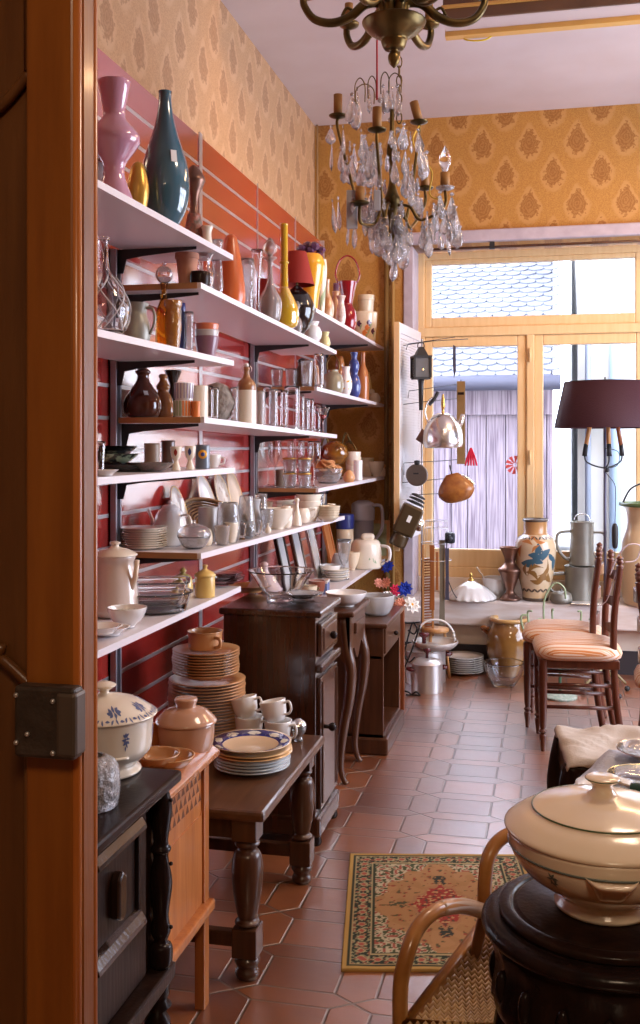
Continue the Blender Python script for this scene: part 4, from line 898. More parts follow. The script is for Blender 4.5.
# ------ shelf 14 (z .90)
Z14 = .9008
r, W, H = LTB('coffee_pot', 'tall beige-white ribbed coffee pot with handle, near the door', 'coffee pot', 115, 48, 60, Z14, 616, [(.75,0),(.98,.08),(1,.2),(.92,.55),(.78,.85),(.86,.97),(.86,1)], mat('faience_ribbed', (.62,.52,.46), .18, coat=.6), wob=lambda a, z: 1+.012*math.cos(a*12))
part_lathe(r, 'lid', [(W*.45,H),(W*.46,H*1.03),(W*.3,H*1.10),(W*.12,H*1.14),(W*.08,H*1.18),(W*.12,H*1.22),(W*.02,H*1.25)], CREAM2)
MB().tube(spline([(-W*.3,-W*.25,H*.86),(-W*.42,-W*.42,H*.80),(-W*.46,-W*.46,H*.5),(-W*.40,-W*.40,H*.28),(-W*.32,-W*.30,H*.2)],5), W*.05, 8).build('handle', BEIGE, r)
MB().tube([(W*.35,-W*.1,H*.45),(W*.5,-W*.12,H*.65),(W*.56,-W*.15,H*.95)], [W*.1,W*.06,W*.05], 8).build('spout', BEIGE, r)
r, W, H = LTB('bowl', 'white bowl with patterned inner band at the shelf front', 'bowl', 127, 40, 20, Z14, 629, BOWLP, PORC, t=.003)
MB().lathe([(W*.47,H*.93),(W*.465,H*.86),(W*.43,H*.74)], 36).build('patterned_band', mat('band_greenish', (.35,.40,.36), .3, col2=(.75,.72,.68), nscale=120), r)
for i in range(2):
    LB('soup_plate', ('white soup plate under another, nearest the door', 'white soup plate on top, nearest the door')[i], 'plate', PLATEP, PORC, 108-i*6, 44-i*3, 8, Z14+i*.012, 640-i*2, t=.003, group='white soup plates by the door')
def glassdish(lab, px, by, Lp, Wp, Hp, oval=False, rz=0., dz=0):
    p = onZ(px, by, Z14); kk = mpp(p); L, Wd, H = Lp*kk/2, Wp, Hp*kk
    r = thing('baking_dish', lab, 'dish', (p.x, p.y, Z14+dz), rz)
    n = 40; rings = []
    e = 2. if oval else 5.
    def ring(s, z, tt=0): return [((L*s-tt)*abs(math.cos(2*PI*i/n))**(2/e)*math.copysign(1, math.cos(2*PI*i/n)), (Wd*s-tt)*abs(math.sin(2*PI*i/n))**(2/e)*math.copysign(1, math.sin(2*PI*i/n)), z) for i in range(n)]
    R_ = [ring(.80,0), ring(.86,.004), ring(.97,H*.9), ring(1.03,H*.95), ring(1.03,H), ring(.97,H,.002), ring(.93,H*.9,.003), ring(.83,.008,.003)]
    vs = [v for q in R_ for v in q]; fs = [tuple(reversed(range(n)))]
    for a in range(len(R_)-1):
        for i in range(n): j = (i+1) % n; fs.append((a*n+i, a*n+j, (a+1)*n+j, (a+1)*n+i))
    fs.append(tuple((len(R_)-1)*n+i for i in range(n)))
    MB().add(vs, fs, True).build('glass_body', GL, r)
    return r
d1 = glassdish('oval clear glass baking dish, outermost on the lowest near shelf', 153, 611, 78, .10, 20, True, .30)
d2 = glassdish('square clear glass baking dish nested in the oval one', 157, 607, 64, .082, 24, False, .36, .010)
r, W, H = LTB('sugar_pot', 'yellow lidded sugar pot on the lowest near shelf', 'pot', 205, 20, 20, Z14, 597, [(.9,0),(1,.05),(1,.9),(.92,1)], YEL)
part_lathe(r, 'lid', [(W*.54,H),(W*.54,H*1.08),(W*.42,H*1.2),(W*.14,H*1.35),(W*.10,H*1.42),(W*.14,H*1.55),(W*.04,H*1.6)], YEL)
r, W, H = LTB('sugar_pot', 'yellow pot behind the glass dishes with green-tipped knob', 'pot', 183, 20, 14, Z14, 592, [(.9,0),(1,.3),(.9,1)], YEL)
part_lathe(r, 'lid', [(W*.46,H),(W*.3,H*1.2),(W*.1,H*1.35),(W*.18,H*1.5),(W*.02,H*1.75)], mat('glaze_mustard', (.45,.36,.10), .3, coat=.4))
for i in range(4):
    p = onZ(232, 587, Z14)
    LB('glass_plate', ('flat clear glass plate, lowest of the pile by the shelf end', 'second clear glass plate in the pile by the shelf end', 'third clear glass plate in the pile by the shelf end', 'clear glass plate topping the pile by the shelf end')[i], 'plate', PLATEP, GL, 222+(i % 2)*3, 44-3*i, 5, Z14+i*.008, 590, t=.003, group='flat glass plates')
B1('perfume_bottle', 'tiny figurine-shaped stopper bottle among the bowls', 'bottle', 268, 541, 7, 10, [(.7,0),(1,.3),(.3,.7),(.5,1)], CREAM2, t=0)

# ================================================================ FURNITURE, LEFT SIDE
def leg_turned(h, r): # profile of a turned leg
    return [(r*.75,0),(r*1.05,h*.05),(r*.75,h*.10),(r*1.05,h*.14),(r*.6,h*.17),(r*1.0,h*.20),(r*1.0,h*.34),(r*.65,h*.36),(r*.9,h*.38),(r*.62,h*.41),(r*.7,h*.5),(r*1.0,h*.72),(r*.95,h*.80),(r*.6,h*.85),(r*1.05,h*.88),(r*.7,h*.91),(r*.9,h*.94),(r*.9,h)]
# ---- black sideboard by the door
sx1 = -.700; sy0, sy1 = 1.16, 1.875; sz = .75
sb = thing('sideboard', 'dark old sideboard beside the door with panelled doors and turned columns', 'sideboard', (-.95, 1.5, 0))
def rel(mb_, r): mb_.M = Matrix.Translation(-Vector(r.location)); return mb_
rel(MB(), sb).box(-1.27, sx1, sy0, sy1+.012, sz-.022, sz).build('top', W_BLACK, sb, bevel=.006)
rel(MB(), sb).box(-1.25, sx1-.045, sy0, sy1-.02, .38, sz-.023).build('body', W_DARK, sb, bevel=.003)
rel(MB(), sb).box(-1.25, sx1-.008, sy0, sy1, .355, .385).build('lower_rail', W_DARK, sb, bevel=.005)
W_GLOSS = wood('wood_gloss', (.012,.006,.005), (.026,.012,.008), .16, coat=.6)
for y0_, y1_ in ((sy0+.01, 1.47), (1.485, 1.785)):
    d = rel(MB(), sb).box(sx1-.045, sx1-.033, y0_, y1_, .40, sz-.03).build('door', W_DARK, sb, bevel=.002)
    ya_, yb_ = y0_+.055, y1_-.045
    for z0, z1 in ((.685, .715), (.515, .545)):
        m = rel(MB(), sb); m.prism([(sx1-.034, z0), (sx1-.012, z0+.004), (sx1-.014, z0+.012), (sx1-.022, z1-.006), (sx1-.034, z1)], ya_, yb_, 'y'); m.build('door_moulding', W_GLOSS, d, bevel=.0015)
    m = rel(MB(), sb); m.box(sx1-.034, sx1-.026, ya_-.004, ya_+.006, .515, .715); m.box(sx1-.034, sx1-.026, yb_-.006, yb_+.004, .515, .715); m.build('door_moulding', W_BLACK, d, bevel=.002)
    m = rel(MB(), sb); yc_ = (ya_+yb_)/2; m.prism([(yc_-.016,.575),(yc_,.565),(yc_+.016,.575),(yc_+.016,.64),(yc_,.652),(yc_-.016,.64)], sx1-.034, sx1-.014, 'x'); m.build('carved_boss', W_GLOSS, d, bevel=.005)
    rel(MB(), sb).sphere((sx1-.02, y0_+.018, .52), .010, 10).build('knob', BRASS, d)
CP = [(.016,0),(.022,.01),(.022,.04),(.013,.05),(.019,.07),(.015,.10),(.022,.16),(.014,.21),(.02,.225),(.014,.24),(.022,.30),(.015,.34),(.02,.355),(.022,.36)]
for yy in (sy1-.03,):
    o = MB().lathe(solid(CP, True), 16).build('turned_column', W_BLACK, sb, loc=Vector((sx1-.028, yy, .385))-Vector(sb.location))
    for zz in (.08, .2, .32): MB().sphere((.022,-.004,zz), .004, 8).build('stud', W_BLACK, o)
for xx, yy in ((sx1-.035, sy1-.03), (-1.22, sy1-.03), (sx1-.035, sy0+.03), (-1.22, sy0+.03)):
    MB().lathe(leg_turned(.355, .026), 16).build('leg', W_BLACK, sb, loc=Vector((xx, yy, 0))-Vector(sb.location))
# tureen on it
p = onZ(104, 771, sz); k = mpp(p)
r = thing('tureen', 'cream lidded tureen with blue flower garlands on the dark sideboard', 'tureen', (p.x, p.y-.0, sz+.001), .3)
BP = [(36*k,0),(37*k,2.5*k),(32*k,7*k),(37*k,12*k),(46*k,22*k),(48*k,34*k),(49*k,53*k),(51*k,56*k)]
LP_ = [(51*k,56*k),(53*k,58*k),(47*k,62*k),(34*k,70*k),(16*k,75*k),(7*k,77*k),(5*k,80*k),(11*k,84*k),(12*k,86*k),(5*k,89*k)]
part_lathe(r, 'body', BP, CREAM2, seg=40)
ld = part_lathe(r, 'lid', LP_, CREAM2, seg=40)
MB().tube(spline([(-30*k,-36*k,22*k),(-12*k,-47*k,24*k),(8*k,-48*k,24*k),(28*k,-38*k,23*k)],5), 1.6*k, 8).build('relief_line', CREAM2, r)
bs, ls = sprof(BP), sprof(LP_); m = MB(); m2_ = MB()
for az in (-1.95, -1.0, -.05):
    for q in range(8): leaves(m, bs, [(az+.09*math.cos(q*.8)*(.4+.1*(q % 3)), 42*k+4*k*math.sin(q*.8)*(1+.3*(q % 2)), 4.4*k, 2.2*k, q*.8, .3)])
    for q in range(5): leaves(m, bs, [(az+.03*math.sin(q*2), (33+q*3)*k, 5*k, 1.4*k, 1.4+.4*(q % 2), .3)])
for az in (-2.0, -1.2, -.4, .4):
    for q in range(8): leaves(m2_, ls, [(az+.12*math.cos(q*.8), 67*k+2.2*k*math.sin(q*.8), 4.6*k, 2.6*k, q*.8, .3)])
for q in range(40): leaves(m2_, ls, [(-2.8+q*.095, (60.2+.5*(q % 2))*k, 4.2*k, 1.8*k, (q % 3)*.9, .2)])
m.build('painted_flowers', PBLUE, r); m2_.build('painted_garland', PBLUE, ld)
r, W, H = LTB('glass_bowl', 'deeply cut crystal bowl at the front of the sideboard', 'bowl', 92, 54, 50, sz, 806, [(.9,0),(.93,.04),(1,.3),(.99,.65),(.84,.88),(.5,1)], mat('crystal_cut', (.96,.96,1), .03, trans=.72, ior=1.55, bump=1., bscale=75), t=.006, seg=64, wob=lambda a, z: 1+.03*abs(math.cos(a*11+z*60)))
# ---- orange-brown washstand with fretwork
fx, fy0, fy1, fz = -.815, 1.93, 2.42, .63
ws = thing('washstand', 'orange-brown wooden washstand with fretwork apron between sideboard and bench', 'washstand', (-1.0, 2.15, 0))
rel(MB(), ws).box(-1.28, fx, fy0, fy1, fz-.02, fz).build('top', W_ORANGE, ws, bevel=.005)
rel(MB(), ws).box(-1.25, fx-.015, fy1-.03, fy1-.015, .26, fz-.02).build('end_panel', W_ORANGE, ws)
m = rel(MB(), ws); yA, yB = fy0+.02, fy1-.03
m.prism([(yA, .25), (yB, .25), (yB, fz-.13), (yB-.02, fz-.15), (yA+.05, fz-.15), (yA, fz-.17)], fx-.03, fx-.018, 'x'); m.build('front_panel', W_ORANGE, ws)
m = rel(MB(), ws); m.box(fx-.03, fx-.020, yA, yB, fz-.16, fz-.02); m.build('fret_board', W_ORANGE, ws, bevel=.001)
m = rel(MB(), ws); FRET_SHADE = mat('fret_shade', (.10,.03,.01), .7)
for i in range(15):
    for j in range(3):
        y_ = yA+.02+i*.0285+(j % 2)*.014; z_ = fz-.055-j*.026
        if y_ > yB-.02: continue
        m.prism([(y_-.010, z_-.008), (y_+.010, z_-.008), (y_, z_+.012)], fx-.0205, fx-.0195, 'x')
m.build('fretwork', FRET_SHADE, ws)  # dark triangles on the solid board, painted shade of the cutouts
rel(MB(), ws).box(fx-.03, fx+.004, fy0+.01, fy1, .235, .262).build('lower_moulding', W_ORANGE, ws, bevel=.006)
for (xx, yy) in ((fx-.02, fy1-.02), (fx-.02, fy0+.03), (-1.25, fy1-.02), (-1.25, fy0+.03)):
    rel(MB(), ws).box(xx-.018, xx+.008, yy-.018, yy+.018, 0, fz-.02).build('leg', W_ORANGE, ws, bevel=.003)
m = rel(MB(), ws); m.prism([(fx-.05, fz), (fx-.045, fz+.014), (fx-.02, fz+.012), (fx+.012, fz-.006), (fx+.012, fz-.018), (fx-.01, fz-.02)], fy0, fy1+.008, 'y'); m.build('rim_moulding', wood('wood_orange_gloss', (.33,.10,.025), (.47,.17,.045), .2, coat=1.), ws, bevel=.002)
m = rel(MB(), ws); m.box(-1.28, fx-.01, fy1-.012, fy1, fz, fz+.055); m.build('gallery', W_ORANGE, ws, bevel=.003)
r, W, H = LTB('stoneware_pot', 'glossy tan stoneware casserole with domed lid on the washstand', 'casserole', 186, 58, 28, fz, 750, [(.8,0),(.9,.1),(.98,.6),(.98,1)], STONEG)
part_lathe(r, 'lid', [(W*.53,H),(W*.53,H*1.07),(W*.48,H*1.2),(W*.36,H*1.42),(W*.2,H*1.52),(W*.17,H*1.56),(W*.19,H*1.7),(W*.20,H*1.8),(W*.17,H*1.86),(W*.02,H*1.87)], STONEG)
for i, (px_, w_) in enumerate(((178, 60), (165, 56))):
    LB('stoneware_bowl', ('wide tan stoneware bowl, lower one on the washstand', 'tan stoneware bowl resting inside the wider one')[i], 'bowl', [(.5,0),(.8,.4),(1,1)], STONE, px_-9, w_-8, 13, fz+i*.012, 768-i*2, t=.004)
# ---- bench with plates
bx, by0, by1, bz = -.71, 2.50, 3.215, .45
bn = thing('bench', 'low dark wooden bench table on bulbous turned legs', 'bench', (-.95, 2.85, 0))
rel(MB(), bn).box(-1.24, bx, by0, by1, bz-.028, bz).build('top', W_MID, bn, bevel=.009)
m = rel(MB(), bn); m.box(-1.19, bx-.05, by0+.05, by0+.07, bz-.09, bz-.028); m.box(-1.19, bx-.05, by1-.07, by1-.05, bz-.09, bz-.028); m.box(bx-.075, bx-.055, by0+.06, by1-.06, bz-.09, bz-.028); m.build('apron', W_MIDZ, bn, bevel=.002)
for (xx, yy) in ((bx-.062, by0+.06), (bx-.062, by1-.06), (-1.17, by0+.06), (-1.17, by1-.06)):
    l = MB().lathe(solid([(.026,0),(.032,.015),(.026,.03),(.034,.045),(.026,.06)], True), 18).lathe(solid([(.024,.135),(.034,.145),(.024,.155),(.028,.17),(.038,.23),(.041,.28),(.036,.32),(.024,.335),(.034,.348),(.024,.36)], True), 18)
    l.box(-.033,.033,-.033,.033,.06,.135).box(-.033,.033,-.033,.033,.36,.425)
    l.build('leg', W_MIDZ, bn, loc=Vector((xx, yy, 0))-Vector(bn.location), bevel=.003)
m = rel(MB(), bn); m.box(-1.16, bx-.07, by0+.045, by0+.075, .08, .118); m.build('stretcher', W_MIDZ, bn, bevel=.004)
m = rel(MB(), bn); m.box(-1.16, bx-.07, by1-.075, by1-.045, .08, .118); m.build('stretcher', W_MIDZ, bn, bevel=.004)
# brown stoneware stacks
p = onZ(207, 731, bz); k = mpp(p); bx_ = max(p.x, -1.1)
st0 = (p.x, p.y, bz+.001)
stack('stoneware_plate', 'plate', st0, 38.5*k, 17, .0096, STONE, 'large tan stoneware plate inside the tall brown stack', 'large tan stoneware plate, uppermost of the wide lower stack', 'large tan plates of the brown stack', .016)
z1 = bz+.001+17*.0096+.012
stack('stoneware_bowl', 'bowl', (p.x-.004, p.y, z1), 33.5*k, 9, .0088, STONE, 'smaller tan stoneware plate inside the upper brown stack', 'smaller tan stoneware plate, topmost under the tan cup', 'smaller tan plates of the brown stack', .02)
z2 = z1+9*.0088+.012
r = thing('stoneware_cup', 'tan stoneware cup with ear handle on top of the brown stack', 'cup', (p.x-.006, p.y, z2), -.6)
part_lathe(r, 'body', [(15*k,0),(17*k,2*k),(17*k,14*k),(18*k,18*k)], STONE, t=.003)
part_tube(r, 'handle', [(16.5*k,0,13*k),(24*k,0,12*k),(24*k,0,6*k),(17*k,0,3*k)], 1.8*k, STONE)
# plates with blue rim
p = onZ(252, 768, bz); k = mpp(p); R = 40*k
stack('dinner_plate', 'plate', (p.x, p.y, bz+.001), R*.95, 4, .0085, PORC, 'white plate under the blue-rimmed plate on the bench', 'white plate, uppermost of the white ones on the bench', 'plates on the low bench', .014, rim=mat('rim_greyblue', (.3,.36,.4), .3))
stack('dinner_plate', 'plate', (p.x+.003, p.y, bz+.001+4*.0085+.003), R*.99, 2, .0085, mat('glaze_buff', (.68,.42,.18), .25, coat=.4), 'buff plate between the white plates and blue-rimmed plate', 'buff plate directly under the blue-rimmed plate', 'plates on the low bench', .014)
zt = bz+.001+6*.0085+.008
def rim_mat():
    m = bpy.data.materials.new('plate_blue_rim'); m.use_nodes = True; nt = m.node_tree; b = nt.nodes['Principled BSDF']
    tc = nn(nt, 'ShaderNodeTexCoord'); sp = nn(nt, 'ShaderNodeSeparateXYZ'); nt.links.new(tc.outputs['Object'], sp.inputs[0])
    rr_ = math_(nt, 'SQRT', math_(nt, 'ADD', math_(nt, 'POWER', math_(nt, 'ABSOLUTE', sp.outputs[0]), 2.), math_(nt, 'POWER', math_(nt, 'ABSOLUTE', sp.outputs[1]), 2.)))
    ang = math_(nt, 'ARCTAN2', sp.outputs[1], sp.outputs[0])
    pet = math_(nt, 'ABSOLUTE', math_(nt, 'SINE', math_(nt, 'MULTIPLY', ang, 4.5)))
    mid = math_(nt, 'ABSOLUTE', math_(nt, 'SUBTRACT', math_(nt, 'DIVIDE', rr_, R), .84))
    flower = math_(nt, 'GREATER_THAN', math_(nt, 'SUBTRACT', pet, math_(nt, 'MULTIPLY', mid, 5.)), .52)
    vo = nn(nt, 'ShaderNodeTexVoronoi'); vo.inputs['Scale'].default_value = 90; nt.links.new(tc.outputs['Object'], vo.inputs['Vector'])
    spots = math_(nt, 'LESS_THAN', vo.outputs['Distance'], .33)
    fl = math_(nt, 'MULTIPLY', flower, math_(nt, 'SUBTRACT', 1, math_(nt, 'MULTIPLY', spots, .7)))
    vo2 = math_(nt, 'MAXIMUM', fl, math_(nt, 'MULTIPLY', math_(nt, 'LESS_THAN', vo.outputs['Distance'], .2), .5))
    band = math_(nt, 'MULTIPLY', math_(nt, 'GREATER_THAN', rr_, R*.70), math_(nt, 'LESS_THAN', rr_, R*.975))
    c1 = mix_(nt, vo2, (.025,.03,.16), (.72,.66,.52)); c2 = mix_(nt, band, (.74,.55,.36), c1)
    nt.links.new(c2, b.inputs['Base Color']); b.inputs['Roughness'].default_value = .18; b.inputs['Coat Weight'].default_value = .5
    return m
r = tag(MB().lathe(plate_prof(R*1.02, .018), 48).build('dinner_plate', rim_mat(), loc=(p.x-.004, p.y, zt)), 'cream plate with navy flowered rim, topmost on the bench', 'plate', 'plates on the low bench')
# white cups, two pairs
def cup_obj(lab, px, by, w, h, Z, tilt=0., dz=0., grp='white cups on the low bench'):
    p = onZ(px, by, Z); k = mpp(p)
    r = thing('cup', lab, 'cup', (p.x, p.y, Z+.001+dz), 0, grp, rot=(0, tilt, -.25))
    part_lathe(r, 'body', [(w*.30*k,0),(w*.33*k,.001),(w*.44*k,h*.3*k),(w*.48*k,h*.7*k),(w*.5*k,h*k)], PORC, t=.0025)
    part_tube(r, 'handle', [(w*.47*k,0,h*.8*k),(w*.70*k,0,h*.85*k),(w*.74*k,0,h*.5*k),(w*.62*k,0,h*.28*k),(w*.43*k,0,h*.25*k)], w*.045*k, PORC)
    return r, k
_, k = cup_obj('white porcelain cup, lower of the left stacked pair', 249, 738, 29, 22, bz)
cup_obj('white cup tipped on top of the left pair', 247, 738, 27, 20, bz, -.22, 21*k)
cup_obj('white porcelain cup, lower of the right stacked pair', 278, 742, 28, 22, bz)
cup_obj('white cup tipped on top of the right pair', 276, 742, 27, 20, bz, -.22, 21*k)
r, W, H = LTB('salt_cellar', 'shiny cut glass and silver salt cellar beside the white cups', 'salt cellar', 298, 17, 16, bz, 741, [(.5,0),(.6,.1),(.5,.3),(.9,.6),(1,1)], GLC, t=.002)
part_lathe(r, 'silver_top', [(W*.5,H),(W*.4,H*1.2),(W*.1,H*1.4)], SIL)
# ---- tall dark cabinet
cx0, cx1, cy0, cy1, cz_ = -1.125, -.79, 3.44, 3.745, .81
cb = thing('bedside_cabinet', 'tall dark wooden cabinet with drawer and door under the glass bowl', 'cabinet', ((cx0+cx1)/2, (cy0+cy1)/2, 0))
rel(MB(), cb).box(cx0-.012, cx1+.02, cy0-.02, cy1+.02, cz_-.024, cz_).build('top', W_CAB, cb, bevel=.007)
rel(MB(), cb).box(cx0, cx1-.004, cy0, cy1, .08, cz_-.025).build('body', W_CAB, cb, bevel=.003)
m = rel(MB(), cb); m.box(cx0, cx1+.016, cy0-.012, cy1+.012, .03, .10); m.build('plinth', W_CAB, cb, bevel=.012)
for xx, yy in ((cx1-.01, cy0+.02), (cx1-.01, cy1-.02), (cx0+.03, cy0+.02), (cx0+.03, cy1-.02)): MB().lathe(solid([(.02,0),(.024,.012),(.02,.03)]), 12).build('foot', W_BLACK, cb, loc=Vector((xx, yy, 0))-Vector(cb.location))
d = rel(MB(), cb).box(cx1-.004, cx1+.014, cy0+.02, cy1-.02, cz_-.165, cz_-.05).build('drawer', W_CAB, cb, bevel=.006)
rel(MB(), cb).box(cx1+.012, cx1+.018, cy0+.05, cy1-.05, cz_-.145, cz_-.07).build('drawer_panel', W_CAB2, d, bevel=.004)
rel(MB(), cb).sphere((cx1+.032, (cy0+cy1)/2-.02, cz_-.107), .014, 10).build('knob', W_BLACK, d)
rel(MB(), cb).box(cx1-.004, cx1+.022, cy0-.008, cy1+.008, cz_-.215, cz_-.185).build('waist_moulding', W_CAB, cb, bevel=.008)
d = rel(MB(), cb).box(cx1-.004, cx1+.012, cy0+.015, cy1-.015, .12, cz_-.235).build('door', W_CAB, cb, bevel=.004)
m = rel(MB(), cb)
for q in range(3): m.box(cx1+.010, cx1+.017-.002*q, cy0+.03+.012*q, cy0+.036+.012*q, .14, cz_-.25); m.box(cx1+.010, cx1+.017-.002*q, cy1-.036-.012*q, cy1-.03-.012*q, .14, cz_-.25)
m.build('door_moulding', W_CAB2, d)
rel(MB(), cb).tube([(cx1+.01, cy0+.05, .40), (cx1+.035, cy0+.05, .40)], .007, 8).sphere((cx1+.045, cy0+.05, .40), .015, 10).build('knob', W_BLACK, d)
# things on it
Zc = cz_+.001
r, W, H = LTB('glass_bowl', 'large flared clear glass fruit bowl on the tall cabinet', 'bowl', 281, 68, 30, Zc, 600, [(.42,0),(.42,.06),(.36,.1),(.62,.4),(.82,.75),(1,1)], GL, t=.004, wob=lambda a, z: 1+.01*math.cos(a*10))
for i in range(5):
    LB('glass_plate', ('flat glass plate, lowest of the pile behind the fruit bowl','second flat glass plate behind the fruit bowl','third flat glass plate behind the fruit bowl','fourth flat glass plate behind the fruit bowl','topmost flat glass plate behind the fruit bowl')[i], 'plate', PLATEP, GLF if i % 2 else GL, 302, 44-2*i, 5, Zc+.003+i*.007, 598, t=.003, group='glass plates on the tall cabinet')
LB('dish', 'shallow tan dish under the left of glass bowl', 'dish', PLATEP, STONE, 250, 44, 7, Zc, 592, t=.003)
# cone lid
p = onZ(263, 583, Zc); 
LB('funnel_lid', 'dusty pink cone-shaped lid behind the glass bowl', 'lid', [(1,0),(1,.06),(.6,.4),(.25,.62),(.2,.8),(.24,.92),(.1,1)], mat('glaze_dustypink', (.50,.38,.38), .35, coat=.3), 264, 36, 28, Zc, 590)
# ---- console with cabriole legs (second)
kx0, kx1, ky0, ky1, kz = -1.13, -.80, 4.08, 4.43, .703
cs_ = thing('console_table', 'brown carved side table on slender cabriole legs', 'table', ((kx0+kx1)/2, (ky0+ky1)/2, 0))
rel(MB(), cs_).box(kx0, kx1+.02, ky0-.015, ky1+.015, kz-.022, kz).build('top', W_CAB2, cs_, bevel=.007)
rel(MB(), cs_).box(kx0, kx1-.015, ky0+.01, ky1-.01, kz-.17, kz-.022).build('body', W_CAB2, cs_)
m = rel(MB(), cs_); n = 14
pts = [(ky0, kz-.022), (ky0, kz-.24)]+[(ky0+(ky1-ky0)*i/n, kz-.19-.03*math.cos(i/n*2*PI*2)) for i in range(1, n)]+[(ky1, kz-.24), (ky1, kz-.022)]
m.prism(pts, kx1-.018, kx1, 'x'); m.build('scalloped_apron', W_CAB2, cs_, bevel=.002)
m = rel(MB(), cs_); m.prism([(a*(kx1-kx0)/(ky1-ky0)+kx0-ky0*(kx1-kx0)/(ky1-ky0), b) for a, b in pts], ky0, ky0+.016, 'y'); m.build('scalloped_apron', W_CAB2, cs_, bevel=.002)
for xx, yy, sx_ in ((kx1-.03, ky0+.02, 1), (kx1-.03, ky1-.02, 1), (kx0+.03, ky0+.02, -1), (kx0+.03, ky1-.02, -1)):
    q = [(0,0,kz-.03),(.012*sx_,0,kz-.15),(.03*sx_,0,kz-.24),(.022*sx_,0,kz-.36),(.0,0,.22),(-.012*sx_,0,.09),(-.004*sx_,0,.03),(.012*sx_,0,0)]
    qs = spline(q, 4); rd = [.024 if v.z > .42 else .010+.014*((v.z)/.42)**.8 for v in qs]; rd[-1] = .016; rd[-2] = .014
    MB().tube(qs, rd, 10).build('leg', W_CAB2, cs_, loc=Vector((xx, yy, 0))-Vector(cs_.location))
rel(MB(), cs_).box(kx1-.002, kx1+.012, ky0+.09, ky1-.09, kz-.105, kz-.06).build('drawer', W_CAB2, cs_, bevel=.004)
p = onZ(342, 603, kz); k = mpp(p)
LB('bowl', 'wide white bowl on the carved side table', 'bowl', BOWLP, PORC, 346, 42, 14, kz, 606, t=.003)
for i in range(4):
    rz_ = .2+.05*i; pp = onZ(337, 607, kz)
    o = MB().box(-.075,.075,-.05,.05,0,.010).build('wooden_tray', mat('wood_pale', (.55,.38,.20), .5, col2=(.62,.45,.27), nscale=12), loc=(-.90, 4.30, kz+.001+i*.0115) if 0 else (-1.03, 4.2, kz+.001+i*.0115), rz=rz_, bevel=.002)
    tag(o, ('pale wooden tray, lowest in a pile','pale wooden tray, second in the pile','pale wooden tray, third in the pile','pale wooden tray on top of the pile')[i], 'tray', 'pale wooden trays')
# ---- third cabinet
tx0, tx1, ty0, ty1, tz = -1.02, -.735, 4.52, 5.02, .583
tc_ = thing('open_cabinet', 'brown bedside cabinet with drawer and open niche under crystal bowl', 'cabinet', ((tx0+tx1)/2, (ty0+ty1)/2, 0))
rel(MB(), tc_).box(tx0, tx1+.02, ty0-.02, ty1+.02, tz-.02, tz).build('top', W_CAB2, tc_, bevel=.006)
m = rel(MB(), tc_); m.box(tx0, tx1, ty0, ty0+.018, .05, tz-.02); m.box(tx0, tx1, ty1-.018, ty1, .05, tz-.02); m.box(tx0, tx0+.012, ty0, ty1, .05, tz-.02); m.box(tx0, tx1, ty0, ty1, .07, .09); m.box(tx0, tx1-.005, ty0, ty1, tz-.16, tz-.145); m.build('body', W_CAB2, tc_, bevel=.002)
d = rel(MB(), tc_).box(tx1-.012, tx1+.008, ty0+.025, ty1-.025, tz-.14, tz-.03).build('drawer', W_CAB2, tc_, bevel=.005)
rel(MB(), tc_).sphere((tx1+.02, (ty0+ty1)/2, tz-.085), .011, 8).build('knob', W_BLACK, d)
rel(MB(), tc_).box(tx0, tx1+.022, ty0-.015, ty1+.015, 0, .075).build('plinth', W_CAB2, tc_, bevel=.008)
r = thing('wooden_stool', 'narrow reddish wooden stand beyond the open cabinet', 'stand', (-.78, 5.22, 0))
MB().box(-.15,.03,-.1,.1,.52,.54).build('top', W_ORANGE, r, bevel=.004)
for a_, b_ in ((-.13,-.08),(.015,-.08),(-.13,.08),(.015,.08)): MB().box(a_-.014,a_+.014,b_-.014,b_+.014,0,.52).build('leg', wood('wood_reddish', (.26,.08,.03), (.36,.12,.05)), r, bevel=.002)
LB('crystal_bowl', 'frosted crystal salad bowl on the open cabinet', 'bowl', [(.5,0),(.7,.1),(.95,.55),(1,1)], GLF, 376, 36, 20, tz, 615, t=.005, wob=lambda a, z: 1+.03*math.cos(a*8))
# ------ shelf 34 goods + bay 2 picture frames
Z34 = .663
for i, (px_, w_, h_, lab, mm) in enumerate(((279,17,34,'dark-framed small mirror leaning at left of the frames',W_DARK),(294,18,40,'mahogany-framed picture leaning in the middle',W_CAB),(309,15,46,'silver-grey framed photo leaning at right',SIL),(325,15,48,'brown wooden board leaning by the coffee maker',W_ORANGE))):
    Y = onX(px_, HOR, -1.26).y; kk = mpp((-1.26, Y)); wd = w_*kk*1.9; hh_ = .30
    r = thing('picture_frame', lab, 'frame', (-1.20+.0, Y, Z34+.002), rot=(0, -.22, 0)); 
    f_ = MB(); f_.box(-.008,.008,-wd/2,-wd/2+.022,0,hh_); f_.box(-.008,.008,wd/2-.022,wd/2,0,hh_); f_.box(-.008,.008,-wd/2+.022,wd/2-.022,0,.022); f_.box(-.008,.008,-wd/2+.022,wd/2-.022,hh_-.022,hh_); f_.build('frame', mm, r, bevel=.002)
    MB().box(-.006,.003,-wd/2+.022,wd/2-.022,.022,hh_-.022).build('picture' if i else 'mirror_glass', (mat('picture_pale', (.60,.58,.56), .15, coat=.5, col2=(.45,.47,.5), nscale=9) if i < 3 else W_ORANGE), r)
def A34(px, X): p = onX(px, HOR, X); return p, mpp(p)
p = onY(363, HOR, 6.22); k = mpp(p)
r = thing('coffee_maker', 'grey plastic coffee maker with rounded lid at the far shelf', 'appliance', (p.x, p.y, Z34+.002), .1)
zb = .0
part_lathe(r, 'body', [(.062,0),(.066,.01),(.066,.24),(.07,.25)], mat('plastic_mauvegrey', (.23,.22,.27), .35), seg=24)
